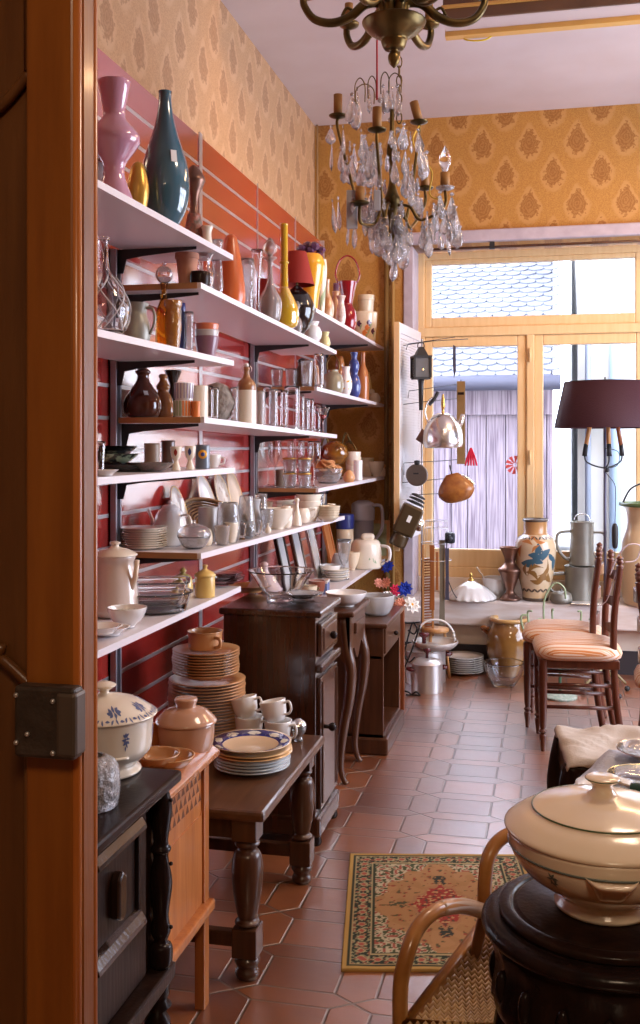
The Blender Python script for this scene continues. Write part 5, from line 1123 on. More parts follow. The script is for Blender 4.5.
part_lathe(r, 'lid', [(.071,.25),(.072,.32),(.066,.352),(.03,.37)], GREYP)
part_tube(r, 'handle', [(.06,-.03,.34),(.115,-.035,.33),(.118,-.035,.2),(.065,-.03,.12)], .010, GREYP)
for px_, X_, w_, d_, h_, lab, m_ in ((345,-1.22,.10,.09,.235,'navy and cream tin canister left of the coffee maker',CREAM),):
    p, k = A34(px_, X_); r = thing('canister', lab, 'canister', (p.x, p.y, Z34+.002), .2)
    part_lathe(r, 'body', [(.05,0),(.052,.006),(.052,.21)], m_); part_lathe(r, 'navy_lid', [(.054,.21),(.055,.212),(.055,.285),(.045,.295)], mat('paint_navyblue', (.03,.04,.20), .35))
p = onY(366, HOR, 5.86); k = mpp(p)
r = thing('food_mixer', 'cream electric food mixer bowl with green motif', 'appliance', (p.x, p.y, Z34+.002), .2)
part_lathe(r, 'body', [(.085,0),(.09,.02),(.088,.12),(.075,.155),(.06,.165)], CREAM2, seg=30); MB().box(-.03,.05,-.03,.03,.16,.20).build('motor_head', CREAM2, r, bevel=.018)
part_tube(r, 'handle', [(.07,-.02,.13),(.13,-.05,.12),(.13,-.06,.05),(.085,-.03,.02)], .009, PORC)
m = MB(); leaves(m, [(.085,0),(.09,.02),(.088,.12)], [(-1.2,.07,.05,.02,.7,.3),(-1.0,.05,.04,.016,2.2,.3)]); m.build('painted_motif', GREENL, r)
p, k = A34(352, -1.09)
for i in range(5):
    o = MB().lathe(plate_prof(.075, .016), 32).build('side_plate', PORC if i % 2 else CREAM2, loc=(-1.115, 5.30, Z34+.002+i*.011)); tag(o, ('side plate, lowest of the pile on lowest far shelf','side plate second from below in that far pile','side plate third from below in that far pile','side plate fourth from below in that far pile','side plate topping the pile on lowest far shelf')[i], 'plate', 'side plates on the lowest far shelf')
r, W, H = LTX('glass_goblet', 'heavy clear glass goblet in front of the cream mixer', 'goblet', 344, 15, 40, '34', -1.08, [(.7,0),(.7,.04),(.2,.12),(.2,.35),(.6,.5),(1,1)], GLC, t=.003)
r, W, H = LTX('teapot', 'small dark brass teapot before the frames', 'teapot', 285, 20, 13, '34', -1.12, POTP, BRASS); r.location.z = .665; r.location.y = 4.62; teapot_parts(r, W, H, BRASS)
for i, (px_, lab, m_) in enumerate(((301,'white cup left of blue-banded cups beneath long shelf',PORC),(309,'cream cup right of the white one beneath long shelf',CREAM),(317,'red-brown cup beneath the long shelf',mat('glaze_redbrown', (.25,.07,.04), .3, coat=.5)))):
    o = LX('cup', lab, 'cup', CUPP, m_, px_, 17, 15, '34', -1.09, t=.003); 
r = thing('card_box', 'blue and white box on its side beneath the long shelf', 'box', (-1.10, 5.17 if 0 else 4.82, Z34+.003), .1)
MB().box(-.05,.05,-.05,.05,0,.05).build('box_body', mat('box_blue', (.12,.17,.36), .5), r, bevel=.002); MB().box(-.051,.051,-.051,.051,.05,.062).build('box_lid', PORC, r, bevel=.002)
r = thing('painting', 'small green painting standing on the far low shelf', 'painting', (-1.30+.06, 6.33, Z34+.002), rot=(-.0, 0, .0))
f_ = MB(); f_.box(.0,.25,0,.012,0,.02); f_.box(0,.25,0,.012,.22,.24); f_.box(0,.02,0,.012,.02,.22); f_.box(.23,.25,0,.012,.02,.22); f_.build('frame', W_PINE, r)
MB().box(.02,.23,.003,.009,.02,.22).build('canvas', mat('painting_green', (.22,.25,.10), .6, col2=(.45,.42,.22), nscale=14), r)
r.location.y = 6.34
# ================================================================ BACK OF THE ROOM
# artificial flowers in a small glass at the end of the cabinets
p = onZ(398, 612, .56); k = mpp(p)
vb = thing('flower_vase', 'bunch of blue, pink and white cloth flowers in a white pot', 'flowers', (-.80, 5.22, .541))
part_lathe(vb, 'pot', [(.03,0),(.045,.02),(.05,.08)], PORC, t=.003)
FLW = ((388,567,8,'fabric_blue',(.02,.06,.50)),(405,589,9,'fabric_blue',(.02,.06,.50)),(396,590,7,'fabric_pink',(.85,.05,.16)),(412,605,10,'fabric_white',(.85,.84,.80)),(386,583,7,'fabric_coral',(.80,.35,.25)),(392,604,8,'fabric_coral',(.80,.35,.25)),(401,603,7,'fabric_coral',(.80,.35,.25)),(379,583,6,'fabric_coral',(.80,.35,.25)),(402,598,6,'fabric_white',(.85,.84,.80)))
for i, (px_, py_, s_, mn, c_) in enumerate(FLW):
    q = onY(px_, py_, 5.12+.03*(i % 3))-vb.location; R = s_*k
    m = MB(); m.M = Matrix.Translation(q)@Matrix.Rotation(.9+.2*(i % 3), 4, 'X')@Matrix.Rotation(.3*(i % 4)-.4, 4, 'Y')
    for ly in range(2):
        for j in range(9):
            a = j*2*PI/9+ly*.35; c, s = math.cos(a), math.sin(a); r1 = R*(1-.35*ly); zz = .25*R*(ly+.3)
            m.add([(0,0,zz*.3),(r1*.6*c-r1*.25*s, r1*.6*s+r1*.25*c, zz),(r1*c, r1*s, zz*.8),(r1*.6*c+r1*.25*s, r1*.6*s-r1*.25*c, zz)], [(0,1,2,3)])
    m.build('blossom', mat(mn, c_, .8), vb)
    m = MB(); m.M = Matrix.Translation(q); m.sphere((0,0,0), R*.22, 8); m.build('flower_centre', YELO if 'white' in mn else mat(mn, c_, .8), vb)
    part_tube(vb, 'stem', [(0,0,.05), (q.x*.5, q.y*.5, max(q.z*.6,.06)), tuple(q)], .002, GREEN)
# steel pots
def stewpot(lab, px, by, w, h):
    p = onZ(px, by, 0); k = mpp(p); W, H = w*k, h*k
    r = thing('cooking_pot', lab, 'pot', (p.x, p.y, .001), .5, 'steel cooking pots on the floor')
    STEEL = mat('steel_brushed', (.72,.70,.70), .34, metal=.75)
    part_lathe(r, 'body', [(W*.47,0),(W*.49,.006),(W*.49,H*.95),(W*.51,H)], STEEL, t=.003)
    part_lathe(r, 'lid', [(W*.5,H*1.0),(W*.48,H*1.05),(W*.3,H*1.15),(W*.02,H*1.18)], STEEL)
    MB().lathe([(0,H*1.15),(W*.05,H*1.15),(W*.05,H*1.35),(W*.12,H*1.42),(W*.12,H*1.5),(0,H*1.52)], 14).build('lid_knob', mat('bakelite_red', (.10,.01,.015), .25), r)
    for s_ in (1, -1): MB().tube(spline([(s_*W*.48,-W*.12,H*.8),(s_*W*.62,-W*.10,H*.82),(s_*W*.62,W*.10,H*.82),(s_*W*.48,W*.12,H*.8)],4), .009, 8).build('handle', mat('bakelite_red', (.10,.01,.015), .25), r)
    return r, W, H
stewpot('steel pot with dark red handles, nearest on the tiles', 427, 691, 32, 28)
_, W2, H2 = stewpot('larger steel pot behind the nearest one', 424, 681, 44, 32)
p = onY(435, 650, 5.95); dz0 = p.z-.245
r = thing('fruit_dish', 'white ceramic dish with pierced arching handle above the pots', 'dish', (p.x, p.y, dz0))
k = mpp(p)
part_lathe(r, 'pedestal', [(.05,.215-.0),(.045,.225),(.025,.24),(.03,.25)], PORC)
part_lathe(r, 'bowl', [(.04,.245),(.08,.25),(.11,.265),(.128,.285),(.132,.30)], PORC, t=.004, seg=36, wob=lambda a, z: 1+.02*math.cos(a*14))
q = [(-.11*CS, -.11*SN, .29), (-.105*CS, -.105*SN, .35), (-.06*CS,-.06*SN,.405), (0,0,.42), (.06*CS,.06*SN,.405), (.105*CS,.105*SN,.35), (.11*CS,.11*SN,.29)]
part_tube(r, 'handle', q, .0065, PORC)
for s_ in (1, -1):
    for j in range(3): MB().sphere((s_*(.113-.004*j)*CS, s_*(.113-.004*j)*SN-.006, .31+.02*j), .009, 8).build('pierced_bead', PORC, r)
r = thing('round_stool', 'small round pale wooden stool behind the white handled dish', 'stool', (*onY(436, 628, 6.1)[:2], 0))
hz = onY(436, 628, 6.1).z
part_lathe(r, 'seat', [(.075,hz-.02),(.078,hz-.01),(.075,hz)], W_PINE)
for j in range(3): MB().tube([(.05*math.cos(j*2.1),.05*math.sin(j*2.1),hz-.02),(.08*math.cos(j*2.1),.08*math.sin(j*2.1),0)], .009, 8).build('leg', W_PINE, r)
p = onZ(464, 673, 0); k = mpp(p)
stack('dinner_plate', 'plate', (p.x, p.y, .001), 20*k, 8, .0125, PORC, 'white plate inside the stack on the floor tiles', 'white plate topping the stack on the floor tiles', 'white plates stacked on the floor', .02)
r, W, H = LTB('glass_bowl', 'large cut glass bowl on the floor below the sill', 'bowl', 504, 40, 24, 0, 686, [(.5,0),(.55,.05),(.82,.4),(.95,.75),(1,1)], GL, t=.005, wob=lambda a, z: 1+.02*math.cos(a*18))
# olive jar
p = Vector((*onY(509, 444, 6.26)[:2], .001)); k = mpp(p)
r = thing('stoneware_jar', 'big glossy brown stoneware jar with wide rim under the sill', 'jar', p)
part_lathe(r, 'body', [(14*k,0),(16*k,2*k),(21*k,16*k),(22.5*k,30*k),(21*k,42*k),(17*k,50*k),(16*k,53*k)], mat('glaze_olivejar', (.22,.10,.025), .12, coat=.9, col2=(.36,.19,.05), nscale=5), t=.006, seg=36)
MB().lathe([(16*k,52.5*k),(19*k,54*k),(19.5*k,56*k),(18.5*k,57.5*k),(15*k,57*k),(14.5*k,54*k)], 36).build('rim', mat('glaze_rimtan', (.55,.33,.12), .3, coat=.5), r)
for a in (PI*1.02, 0): MB().tube(spline([(20*k*math.cos(a), -3*k, 46*k),(26*k*math.cos(a), -3*k, 47*k),(26*k*math.cos(a), 3*k, 44*k),(21*k*math.cos(a), 3*k, 40*k)],4), 2*k, 8).build('handle', AMBERG, r)
# wire rack (black scroll iron)
p = onZ(404, 690, 0); rk = thing('wire_rack', 'black wrought iron scroll rack beside the steel pots', 'rack', (p.x+.015, p.y-.12, 0))
k = mpp(p)
def rp(px, py, dy=0): q = onY(px, py, rk.location.y+dy)-rk.location; return (q.x, q.y, max(q.z, .004))
for pts in ([(400,692),(403,660),(410,630),(413,622)],[(401,676),(412,650),(420,625)],[(398,622),(410,623),(420,622)],[(413,622),(417,628),(414,634),(408,630)],[(400,690),(408,692),(412,696),(417,702),(420,697),(416,692),(411,695),(406,699)],[(404,655),(409,662),(415,657)]):
    part_tube(rk, 'scroll_bar', [rp(a, b) for a, b in pts], .0048, IRON)
for pts in ([(400,692),(403,660),(410,630),(413,622)],):
    part_tube(rk, 'scroll_bar', [rp(a, b, .14) for a, b in pts], .0035, IRON)
part_tube(rk, 'cross_bar', [rp(410,630), rp(410,630,.14)], .003, IRON, n=0); part_tube(rk, 'cross_bar', [rp(403,660), rp(403,660,.14)], .003, IRON, n=0)
# ---------------- wire stand with hanging things, in front of the window's left part
YS = 6.12
def sp_(px, py, dy=0.): return onY(px, py, YS+dy)
pb = sp_(421, 340)
st = thing('wire_stand', 'tall grey wire display stand with hooks before the window', 'stand', (pb.x, YS+.04, 0))
def so(v): return tuple(Vector(v)-st.location)
MB().tube([(0,0,.0),(0,0,pb.z+.01)], .006, 8).build('pole', ALU, st)
MB().lathe([(0,0),(.05,0),(.05,.012),(.012,.02),(0,.02)], 24).build('base', IRON, st)
for pts in ([(400,355),(400,346),(432,341),(468,339)],[(406,350),(408,344),(455,337)],[(399,412),(399,405),(430,401),(462,398)],[(408,398),(409,391),(460,384)],[(404,475),(404,463),(440,461),(466,459)],[(398,492),(399,483),(430,480),(470,476)],[(410,495),(470,492)]):
    part_tube(st, 'hook_wire', [so(sp_(a, b, .02)) for a, b in pts], .0022, WIRE, n=0, seg=6)
for zz_, rr_ in ((521,.065),(528,.065),(543,.09),(560,.09)):
    c = sp_(436, zz_); MB().tube([(c.x-st.location.x+rr_*math.cos(t*.314), rr_*math.sin(t*.314)-.02, c.z) for t in range(20)], .0018, 6, True).build('basket_ring', ALU, st)
c0 = sp_(436, 521); c1 = sp_(436, 543)
for t in range(10): MB().tube([(c0.x-st.location.x+.065*math.cos(t*.628), .065*math.sin(t*.628)-.02, c0.z),(c0.x-st.location.x+.08*math.cos(t*.628), .08*math.sin(t*.628)-.02, c1.z)], .0014, 5).build('basket_wire', ALU, st)
k = YS*.975/F_PX+.0
# carriage lantern on a stick
q = sp_(421, 378, -.06); r = thing('carriage_lantern', 'black carriage lantern with square glazed head hanging by the shutter', 'lantern', q, .35)
m = MB(); s_ = .048
for a_, b_ in ((-1,-1),(1,-1),(1,1),(-1,1)): m.box(a_*s_-.005,a_*s_+.005,b_*s_-.005,b_*s_+.005,0,.125)
m.box(-s_,s_,-s_,s_,-.008,.004); m.box(-s_-.006,s_+.006,-s_-.006,s_+.006,.118,.13); m.build('cage', IRON, r)
MB().lathe([(0,.185),(.02,.182),(.03,.165),(.052,.13),(0,.13)], 4, smooth=False).build('roof', IRON, r, rz=PI/4)
MB().lathe(solid([(.012,-.19),(.014,-.10),(.018,-.02),(.03,-.005)]), 12).build('stem', IRON, r)
MB().box(-s_+.004,s_-.004,-s_+.004,s_-.004,.004,.118).build('lantern_glass', mat('lantern_glass', (.25,.26,.27), .08, trans=.5), r)
MB().tube(spline([(-.02,0,.18),(-.015,0,.205),(.015,0,.205),(.02,0,.18)],4), .003, 6).build('hanging_ring', IRON, r)
q = sp_(425, 368, -.115); 
MB().lathe([(0,0),(.013,.0),(.016,.02),(.008,.035),(0,.04)], 12).build('reflector', mat('brass_lens', (.8,.6,.3), .2, metal=.8), r, loc=(.0,-.03,.03))
# thin blade
tag(MB().prism([(-.006,-.01),(.010,-.02),(.012,-.16),(.0,-.21),(-.008,-.12)], -.001, .001).build('carving_knife', IRONB, loc=sp_(454, 343, -.03)), 'thin dark blade hanging from the top hook wire', 'knife')
# kettle
q = sp_(443, 448, -.08); r = thing('kettle', 'shiny steel whistling kettle hanging in front of the window', 'kettle', q, .3); kk = mpp(q)
part_lathe(r, 'body', [(17*kk,0),(19*kk,2*kk),(20*kk,9*kk),(18*kk,20*kk),(13*kk,29*kk),(7*kk,34*kk),(2*kk,35*kk)], SIL, seg=36)
part_lathe(r, 'lid_knob', [(2*kk,34*kk),(1.2*kk,38*kk),(2.2*kk,42*kk),(1.5*kk,50*kk),(.4*kk,54*kk)], BRASSL)
part_tube(r, 'handle', [(-15*kk,0,25*kk),(-18*kk,0,36*kk),(-15*kk,0,46*kk),(-7*kk,0,53*kk)], .9*kk, SIL)
part_tube(r, 'grip', [(-14*kk,0,43*kk),(-9*kk,0,49*kk),(-5*kk,0,56*kk)], 1.8*kk, IRON)
MB().tube([(14*kk,0,20*kk),(19*kk,0,28*kk),(20*kk,0,34*kk)], [4*kk,2.6*kk,2*kk], 10).build('spout', SIL, r)
# copper funnel piece left of kettle
tag(MB().prism([(-.05,-.02),(-.01,.045),(.04,-.01),(.01,-.06)], -.004, .004).build('copper_scoop', COPPER, loc=sp_(424, 436, .0)), 'flat copper-coloured scoop behind the kettle', 'scoop')
# wooden ruler
o = thing('wooden_rule', 'flat wooden rule hanging right of the kettle', 'ruler', sp_(461, 464, .015)); MB().box(-.024,.024,-.004,.004,0,.49).build('blade', mat('wood_rule', (.34,.22,.09), .5, col2=(.26,.16,.06), nscale=9), o, bevel=.001); MB().box(-.018,.018,-.007,-.004,.41,.425).build('band', W_DARK, o); MB().tube([(0,0,.485),(0,0,.50)], .003, 6).build('hanging_ring', WIRE, o)
# flask disc
q = sp_(417, 475, -.05); r = thing('tin_flask', 'round flat dark tin flask hanging under the lantern', 'flask', q)
m = MB(); m.M = Matrix.Rotation(PI/2, 4, 'X'); m.lathe(solid([(.045,-.014),(.063,-.012),(.066,0),(.063,.012),(.045,.014)]), 30); m.build('body', mat('tin_dark', (.16,.13,.11), .4, metal=.6), r)
MB().lathe([(0,.06),(.016,.06),(.018,.085),(0,.088)], 12).build('cap', IRON, r); MB().box(-.02,.012,-.018,-.013,.005,.013).build('label_plate', IRON, r)
# big tilted lantern
q = sp_(408, 520, -.12); r = thing('railway_lantern', 'large brown railway lantern hanging tilted below tin flask', 'lantern', q, rot=(0, .42, .2)); kk = mpp(q)
m = MB(); m.box(-.062,.062,-.055,.055,-.09,.09); m.build('housing', mat('tin_brown', (.085,.055,.025), .35, metal=.5, coat=.4), r, bevel=.012)
part_lathe(r, 'base_tank', [(.035,-.165),(.05,-.16),(.05,-.10),(.045,-.09)], mat('tin_brown', (.085,.055,.025)))
for j in range(3): part_lathe(r, 'chimney_cap', [(.02,.10+.022*j),(.055-.006*j,.103+.022*j),(.05-.006*j,.112+.022*j),(.02,.118+.022*j)], IRON)
m = MB(); m.M = Matrix.Rotation(PI/2, 4, 'Y'); m.lathe(solid([(.035,.06),(.036,.085),(.022,.095)]), 20); m.build('lens', SIL, r)
MB().box(-.012,.010,-.058,-.0555,-.01,.03).build('price_sticker', STICK, r)
# wicker bag
q = sp_(459, 502, -.06); r = thing('leather_pouch', 'ribbed orange-brown pouch hanging open-side up at right of stand', 'pouch', q, rot=(0, -.25, 0)); kk = mpp(q)
o = MB().lathe(hollow([(4*kk,0),(12*kk,2*kk),(18*kk,9*kk),(17*kk,16*kk),(11*kk,24*kk),(6*kk,29*kk)], .004), 36, sy=.5, wob=lambda a, z: 1+.03*math.sin(a*24+z*300)).build('body', mat('wicker_orange', (.42,.16,.03), .35, coat=.4, col2=(.28,.09,.02), nscale=30), r)
part_tube(r, 'handle', [(6*kk,0,26*kk),(13*kk,0,22*kk),(19*kk,0,13*kk)], 1.6*kk, SIL); MB().tube([(0,0,28*kk),(0,0,38*kk)], .004, 6).build('hanging_loop', IRON, r)
# red gloves-like tassel
r = thing('red_tassel', 'bright red fringed tassel hanging against the window', 'tassel', sp_(471, 448, .02))
for j in range(5): MB().tube(spline([(0,0,0),((j-2)*.010,0,-.05),((j-2)*.017,0,-.105)],3), [.006]*6+[.005], 6).build('strand', mat('fabric_scarlet', (.70,.01,.05), .6), r)
r = thing('window_sticker', 'round red and white sticker on the pane beside the mullion', 'sticker', onY(515, 465, YW-.003))
m = MB()
for j in range(10):
    a0, a1 = j*.628, j*.628+.40; m.add([(0.012*math.cos(a0),0,.012*math.sin(a0)),(.06*math.cos(a0),0,.06*math.sin(a0)),(.06*math.cos(a1),0,.06*math.sin(a1)),(.012*math.cos(a1),0,.012*math.sin(a1)),(0.012*math.cos(a0),.001,.012*math.sin(a0)),(.06*math.cos(a0),.001,.06*math.sin(a0)),(.06*math.cos(a1),.001,.06*math.sin(a1)),(.012*math.cos(a1),.001,.012*math.sin(a1))], [(0,1,2,3),(7,6,5,4),(0,4,5,1),(1,5,6,2),(2,6,7,3),(3,7,4,0)])
m.build('red_rays', mat('sticker_red', (.75,.12,.12), .5), r)
# knives, straps, washboard
for i, (px_, t_, b_, w_, lab, m_) in enumerate(((432,545,610,.03,'long rust-red slatted wooden rule standing in the wire basket',W_ORANGE),(442,540,625,.034,'olive leather strap hanging from the wire basket',mat('leather_olive', (.22,.20,.15), .5)),(447,548,600,.024,'slim dark blade beside the leather strap',IRONB),(437,552,590,.016,'orange-handled tool in the wire basket',W_ORANGE))):
    a_, b2 = sp_(px_, t_, -.03-.012*i), sp_(px_, b_, -.03-.012*i); h_ = a_.z-b2.z
    m = MB(); m.prism([(-w_/2,0),(w_/2,0),(w_/2*.9,h_*.6),(w_/2,h_),(-w_/2,h_),(-w_/2*.7,h_*.5)], -.003, .003); o = m.build('hanging_strap' if i else 'slatted_rule', m_, loc=b2, bevel=.001); tag(o, lab, 'strap' if i else 'ruler')
tag(MB().tube(spline([sp_(447,540,-.05),sp_(446,570,-.05),sp_(452,590,-.05),sp_(457,598,-.05)],5), .003, 6).build('black_cord', IRON), 'thin black cord trailing down from the wire stand', 'cord')
r = thing('camera_case', 'small black leather case in the wire basket', 'case', sp_(450, 540, -.05)); MB().box(-.03,.03,-.02,.02,-.02,.045).build('case_body', mat('leather_black', (.03,.035,.05), .35), r, bevel=.012); MB().sphere((0,-.022,.012), .018, 12).build('lens_bulge', mat('leather_black', (.03,.035,.05), .35), r)
r = thing('washboard', 'orange wooden ribbed washboard leaning at the end of the sill', 'washboard', (*onY(428, 444, 6.10)[:2], .0), 0)
zt, zb_ = onY(428, 545, 6.10).z, 0.02
m = MB(); m.box(-.035,-.022,-.008,.008,zb_,zt); m.box(.022,.035,-.008,.008,zb_+.2,zt-.03); m.box(-.022,.022,-.006,.006,zb_+.05,.26); m.build('frame', W_PINE, r, bevel=.002)
m = MB(); 
for j in range(26): m.tube([(-.022,0,.28+j*.0165),(.022,0,.285+j*.0165)], .0045, 6)
m.build('ribs', W_ORANGE, r)
# ---------------- on the sill
ZS = WZ0+.001
def SILL(px, Y=6.44): q = onY(px, 444, Y); q.z = ZS; return q, mpp(q)
q, k = SILL(471, 6.40)
r = thing('glass_lampshade', 'white scalloped opaline lampshade lying on the window sill', 'lampshade', q)
m = MB(); n = 72; R0 = 25*k; vs = []
rows = [(1,.02),(.97,.16),(.78,.42),(.5,.66),(.25,.82),(.12,.9)]
for s_ in (1, .965):
    for j, (a, b) in enumerate(rows):
        for i in range(n):
            t = 2*PI*i/n; fl = (1+.035*math.cos(t*18)*(1 if j < 2 else 0)); zz = 20*k*b+(.004*math.cos(t*18) if j == 0 else 0)+(.003 if j == 0 else 0)
            vs.append((R0*a*fl*s_*math.cos(t), R0*a*fl*s_*math.sin(t), zz*s_))
fs = []
for b in (0, len(rows)):
    for j in range(len(rows)-1):
        for i in range(n): fs.append(((b+j)*n+i, (b+j)*n+(i+1) % n, (b+j+1)*n+(i+1) % n, (b+j+1)*n+i))
m.add(vs, fs, True); m.build('shade', PORC, r)
part_lathe(r, 'brass_cap', [(3*k,17*k),(3*k,19*k),(1.5*k,21*k),(1.6*k,24*k),(.5*k,26*k)], BRASSL)
q, k = SILL(497, 6.50)
r = thing('bowl', 'grey-white enamel bowl with ladle behind the lampshade', 'bowl', q); part_lathe(r, 'body', sc_(BOWLP, 30*k, 20*k), PORC, t=.003)
part_tube(r, 'ladle_handle', [(-6*k,0,12*k),(-16*k,-2*k,24*k),(-20*k,-2*k,30*k)], .9*k, CREAM2)
q, k = SILL(510, 6.40)
r = thing('trumpet_vase', 'old copper double-flared vase on the window sill', 'vase', q)
part_lathe(r, 'body', [(10*k,0),(10.5*k,2*k),(5*k,7*k),(4.6*k,11*k),(7*k,18*k),(10*k,26*k),(11*k,28*k)], COPPER)
part_lathe(r, 'upper_bell', [(11*k,28*k),(11.5*k,31*k),(6*k,36*k),(5.5*k,41*k),(8*k,48*k),(11*k,53*k)], COPPER, t=.002)
q, k = SILL(535.5, 6.44)
VPR = [(12*k,0),(12.5*k,2*k),(14*k,12*k),(18*k,28*k),(20*k,46*k),(20*k,56*k),(17.5*k,62*k),(12*k,66*k),(11*k,68*k),(11.3*k,78*k),(12*k,80*k)]
r = thing('vase', 'large cream vase painted with blue flowers and brown leaves on the sill', 'vase', q)
part_lathe(r, 'body', VPR, mat('vase_ground', (.78,.66,.48), .2, coat=.5, col2=(.68,.46,.24), nscale=6), t=.004, seg=40)
vs_ = sprof(VPR); m1 = MB(); m2_ = MB(); m3_ = MB(); m4 = MB()
az0 = -1.45
for (a, z, L, w_, an, bd) in ((.15,50,17,9,1.9,.3),(.42,47,14,8,.9,.3),(.0,42,12,7,2.6,.3),(-.45,40,17,9,.25,-.3),(-.15,45,13,7,-.3,.3),(.95,38,14,8,1.7,-.3),(.75,44,10,6,2.3,0),(-1.4,45,14,8,1.2,.3),(2.0,45,14,8,1.6,0),(2.8,40,14,8,1.0,0)):
    leaves(m1, vs_, [(az0+a, z*k, L*1.0*k, w_*.9*k, an, bd)])
for (a, z, L, w_, an, bd) in ((-.3,60,15,4,.2,.6),(-.55,58,12,3.5,-.2,.5),(.1,61,12,3.5,-.3,-.4),(-.9,50,12,4,1.4,.4),(-.1,53,10,3,.8,.4)): leaves(m2_, vs_, [(az0+a, z*k, L*k, w_*k, an, bd)])
for (a, z, L, w_, an, bd) in ((-.1,30,18,5,.5,1.),(.25,34,20,4,1.0,-.9),(-.35,25,16,5,-.6,.8),(.35,20,18,6,.2,.7),(.6,28,15,4,1.6,.6),(.0,22,14,5,.1,-.5),(.8,24,12,5,2.2,.5),(-.6,32,12,4,1.5,.6)): leaves(m3_, vs_, [(az0+a, z*k, L*k, w_*k, an, bd)])
for j in range(30):
    leaves(m4, vs_, [(az0-3+j*.21, 11*k, 5*k, 2*k, .8 if j % 2 else -.8, 0)]); leaves(m4, vs_, [(az0-3+j*.21, 63*k, 4*k, 1.6*k, .8 if j % 2 else -.8, 0)])
m1.build('painted_blue_petals', mat('paint_tealblue', (.05,.12,.17), .3), r); m2_.build('painted_orange_petals', mat('paint_rust', (.55,.20,.05), .3), r); m3_.build('painted_leaves', mat('paint_brownleaf', (.28,.14,.04), .3), r); m4.build('painted_band', mat('paint_darkbrown', (.10,.07,.05), .3), r)
MB().lathe([(12.5*k,65.8*k),(11.4*k,68*k),(11.7*k,78*k),(12.3*k,79.5*k)], 40).build('rust_neck', mat('glaze_rustneck', (.50,.26,.10), .25, coat=.4), r)
MB().lathe([(12*k,78.5*k),(13*k,80*k),(12*k,81.5*k),(11*k,80*k)], 36).build('dark_rim', mat('paint_darkbrown', (.10,.07,.05)), r)
MB().lathe([(12.5*k,0),(12.9*k,1.5*k),(12.9*k,3*k),(12.4*k,3.4*k)], 36).build('dark_foot', mat('paint_darkbrown', (.10,.07,.05)), r)
q, k = SILL(561, 6.36)
r = thing('sugar_bowl', 'small squat pewter bowl with finial beside the painted vase', 'bowl', q); part_lathe(r, 'body', sc_([(.8,0),(1,.3),(.95,.8),(.9,1)], 22*k, 9*k), PEW); part_lathe(r, 'lid', [(10*k,9*k),(6*k,11.5*k),(1.2*k,12*k),(1.2*k,14*k)], PEW)
q, k = SILL(580, 6.50)
for i, (dz, w_, h_, lab) in enumerate(((0,32,34,'larger grey pewter pitcher standing on the sill'),(36,25,42,'slimmer pewter pitcher stacked on the larger one'))):
    r = thing('pewter_pitcher', lab, 'pitcher', (q.x+i*2*k, q.y, ZS+dz*k), .2, 'stacked pewter pitchers')
    part_lathe(r, 'body', [(w_*.5*k,0),(w_*.5*k,1.5*k),(w_*.45*k,h_*.6*k),(w_*.47*k,h_*.97*k),(w_*.49*k,h_*k)], PEW, t=.003)
    part_tube(r, 'handle', [(-w_*.46*k,0,h_*.78*k),(-w_*.95*k,0,h_*.72*k),(-w_*.98*k,0,h_*.4*k),(-w_*.7*k,0,h_*.15*k),(-w_*.48*k,0,h_*.12*k)], 1.6*k, PEW)
    if i:
        part_tube(r, 'handle', [(w_*.46*k,0,h_*.75*k),(w_*.85*k,0,h_*.72*k),(w_*.9*k,0,h_*.4*k),(w_*.6*k,0,h_*.2*k),(w_*.48*k,0,h_*.2*k)], 1.2*k, PEW)
        part_tube(r, 'bail', [(-8*k,0,h_*k),(-6*k,0,(h_+6)*k),(0,0,(h_+8)*k),(6*k,0,(h_+6)*k),(8*k,0,h_*k)], .5*k, SIL)
q, k = SILL(585, 6.34)
r = thing('glass_tray', 'small silver-edged tray on the sill in front of pitchers', 'tray', q); MB().box(-14*k,14*k,-8*k,8*k,0,1.2*k).build('tray_body', SIL, r, bevel=.002); MB().box(-13*k,13*k,-7*k,7*k,1.2*k,1.8*k).build('liner', PORC, r)
q, k = SILL(648, 6.40)
r = thing('enamel_jar', 'cream jar with dark green rim and bail handle at right of the sill', 'jar', q)
part_lathe(r, 'body', [(20*k,0),(24*k,4*k),(27*k,30*k),(25*k,60*k),(20*k,78*k),(21*k,94*k),(26*k,99*k)], mat('enamel_cream', (.78,.62,.38), .3, coat=.4), t=.004, seg=40)
MB().lathe([(25.5*k,98*k),(28*k,99*k),(28*k,102*k),(25*k,102*k),(24*k,99.5*k)], 40).build('green_rim', mat('enamel_green', (.10,.17,.06), .3), r)
part_tube(r, 'bail_handle', [(-24*k,0,102*k),(-16*k,0,116*k),(0,0,122*k),(16*k,0,116*k),(24*k,0,102*k)], .9*k, IRON)
# green iron plant stand behind the chairs, on the floor
r = thing('plant_stand', 'green painted wire plant stand behind the striped chairs', 'plant stand', (*onY(560, 444, 5.75)[:2], 0)); k = mpp(r.location)
part_lathe(r, 'base', [(.09,0),(.092,.008),(.085,.014),(.03,.022),(.012,.03)], mat('iron_greenwhite', (.25,.36,.28), .5, col2=(.5,.55,.48), nscale=60), seg=30)
MB().tube([(0,0,.02),(0,0,.40)], .008, 8).build('stem', mat('iron_green', (.10,.22,.14), .4), r)
for j in range(8):
    a = j*PI/4+.2; c, s = math.cos(a), math.sin(a); part_tube(r, 'curled_wire', [(0,0,.32),(.10*c,.10*s,.30),(.19*c,.19*s,.36),(.21*c,.21*s,.44),(.18*c,.18*s,.45)], .006, GREENL)
part_tube(r, 'tall_hook', [(-.08,0,.32),(-.085,0,.52),(-.03,0,.62),(.02,0,.60),(.03,0,.54)], .0055, GREENL)
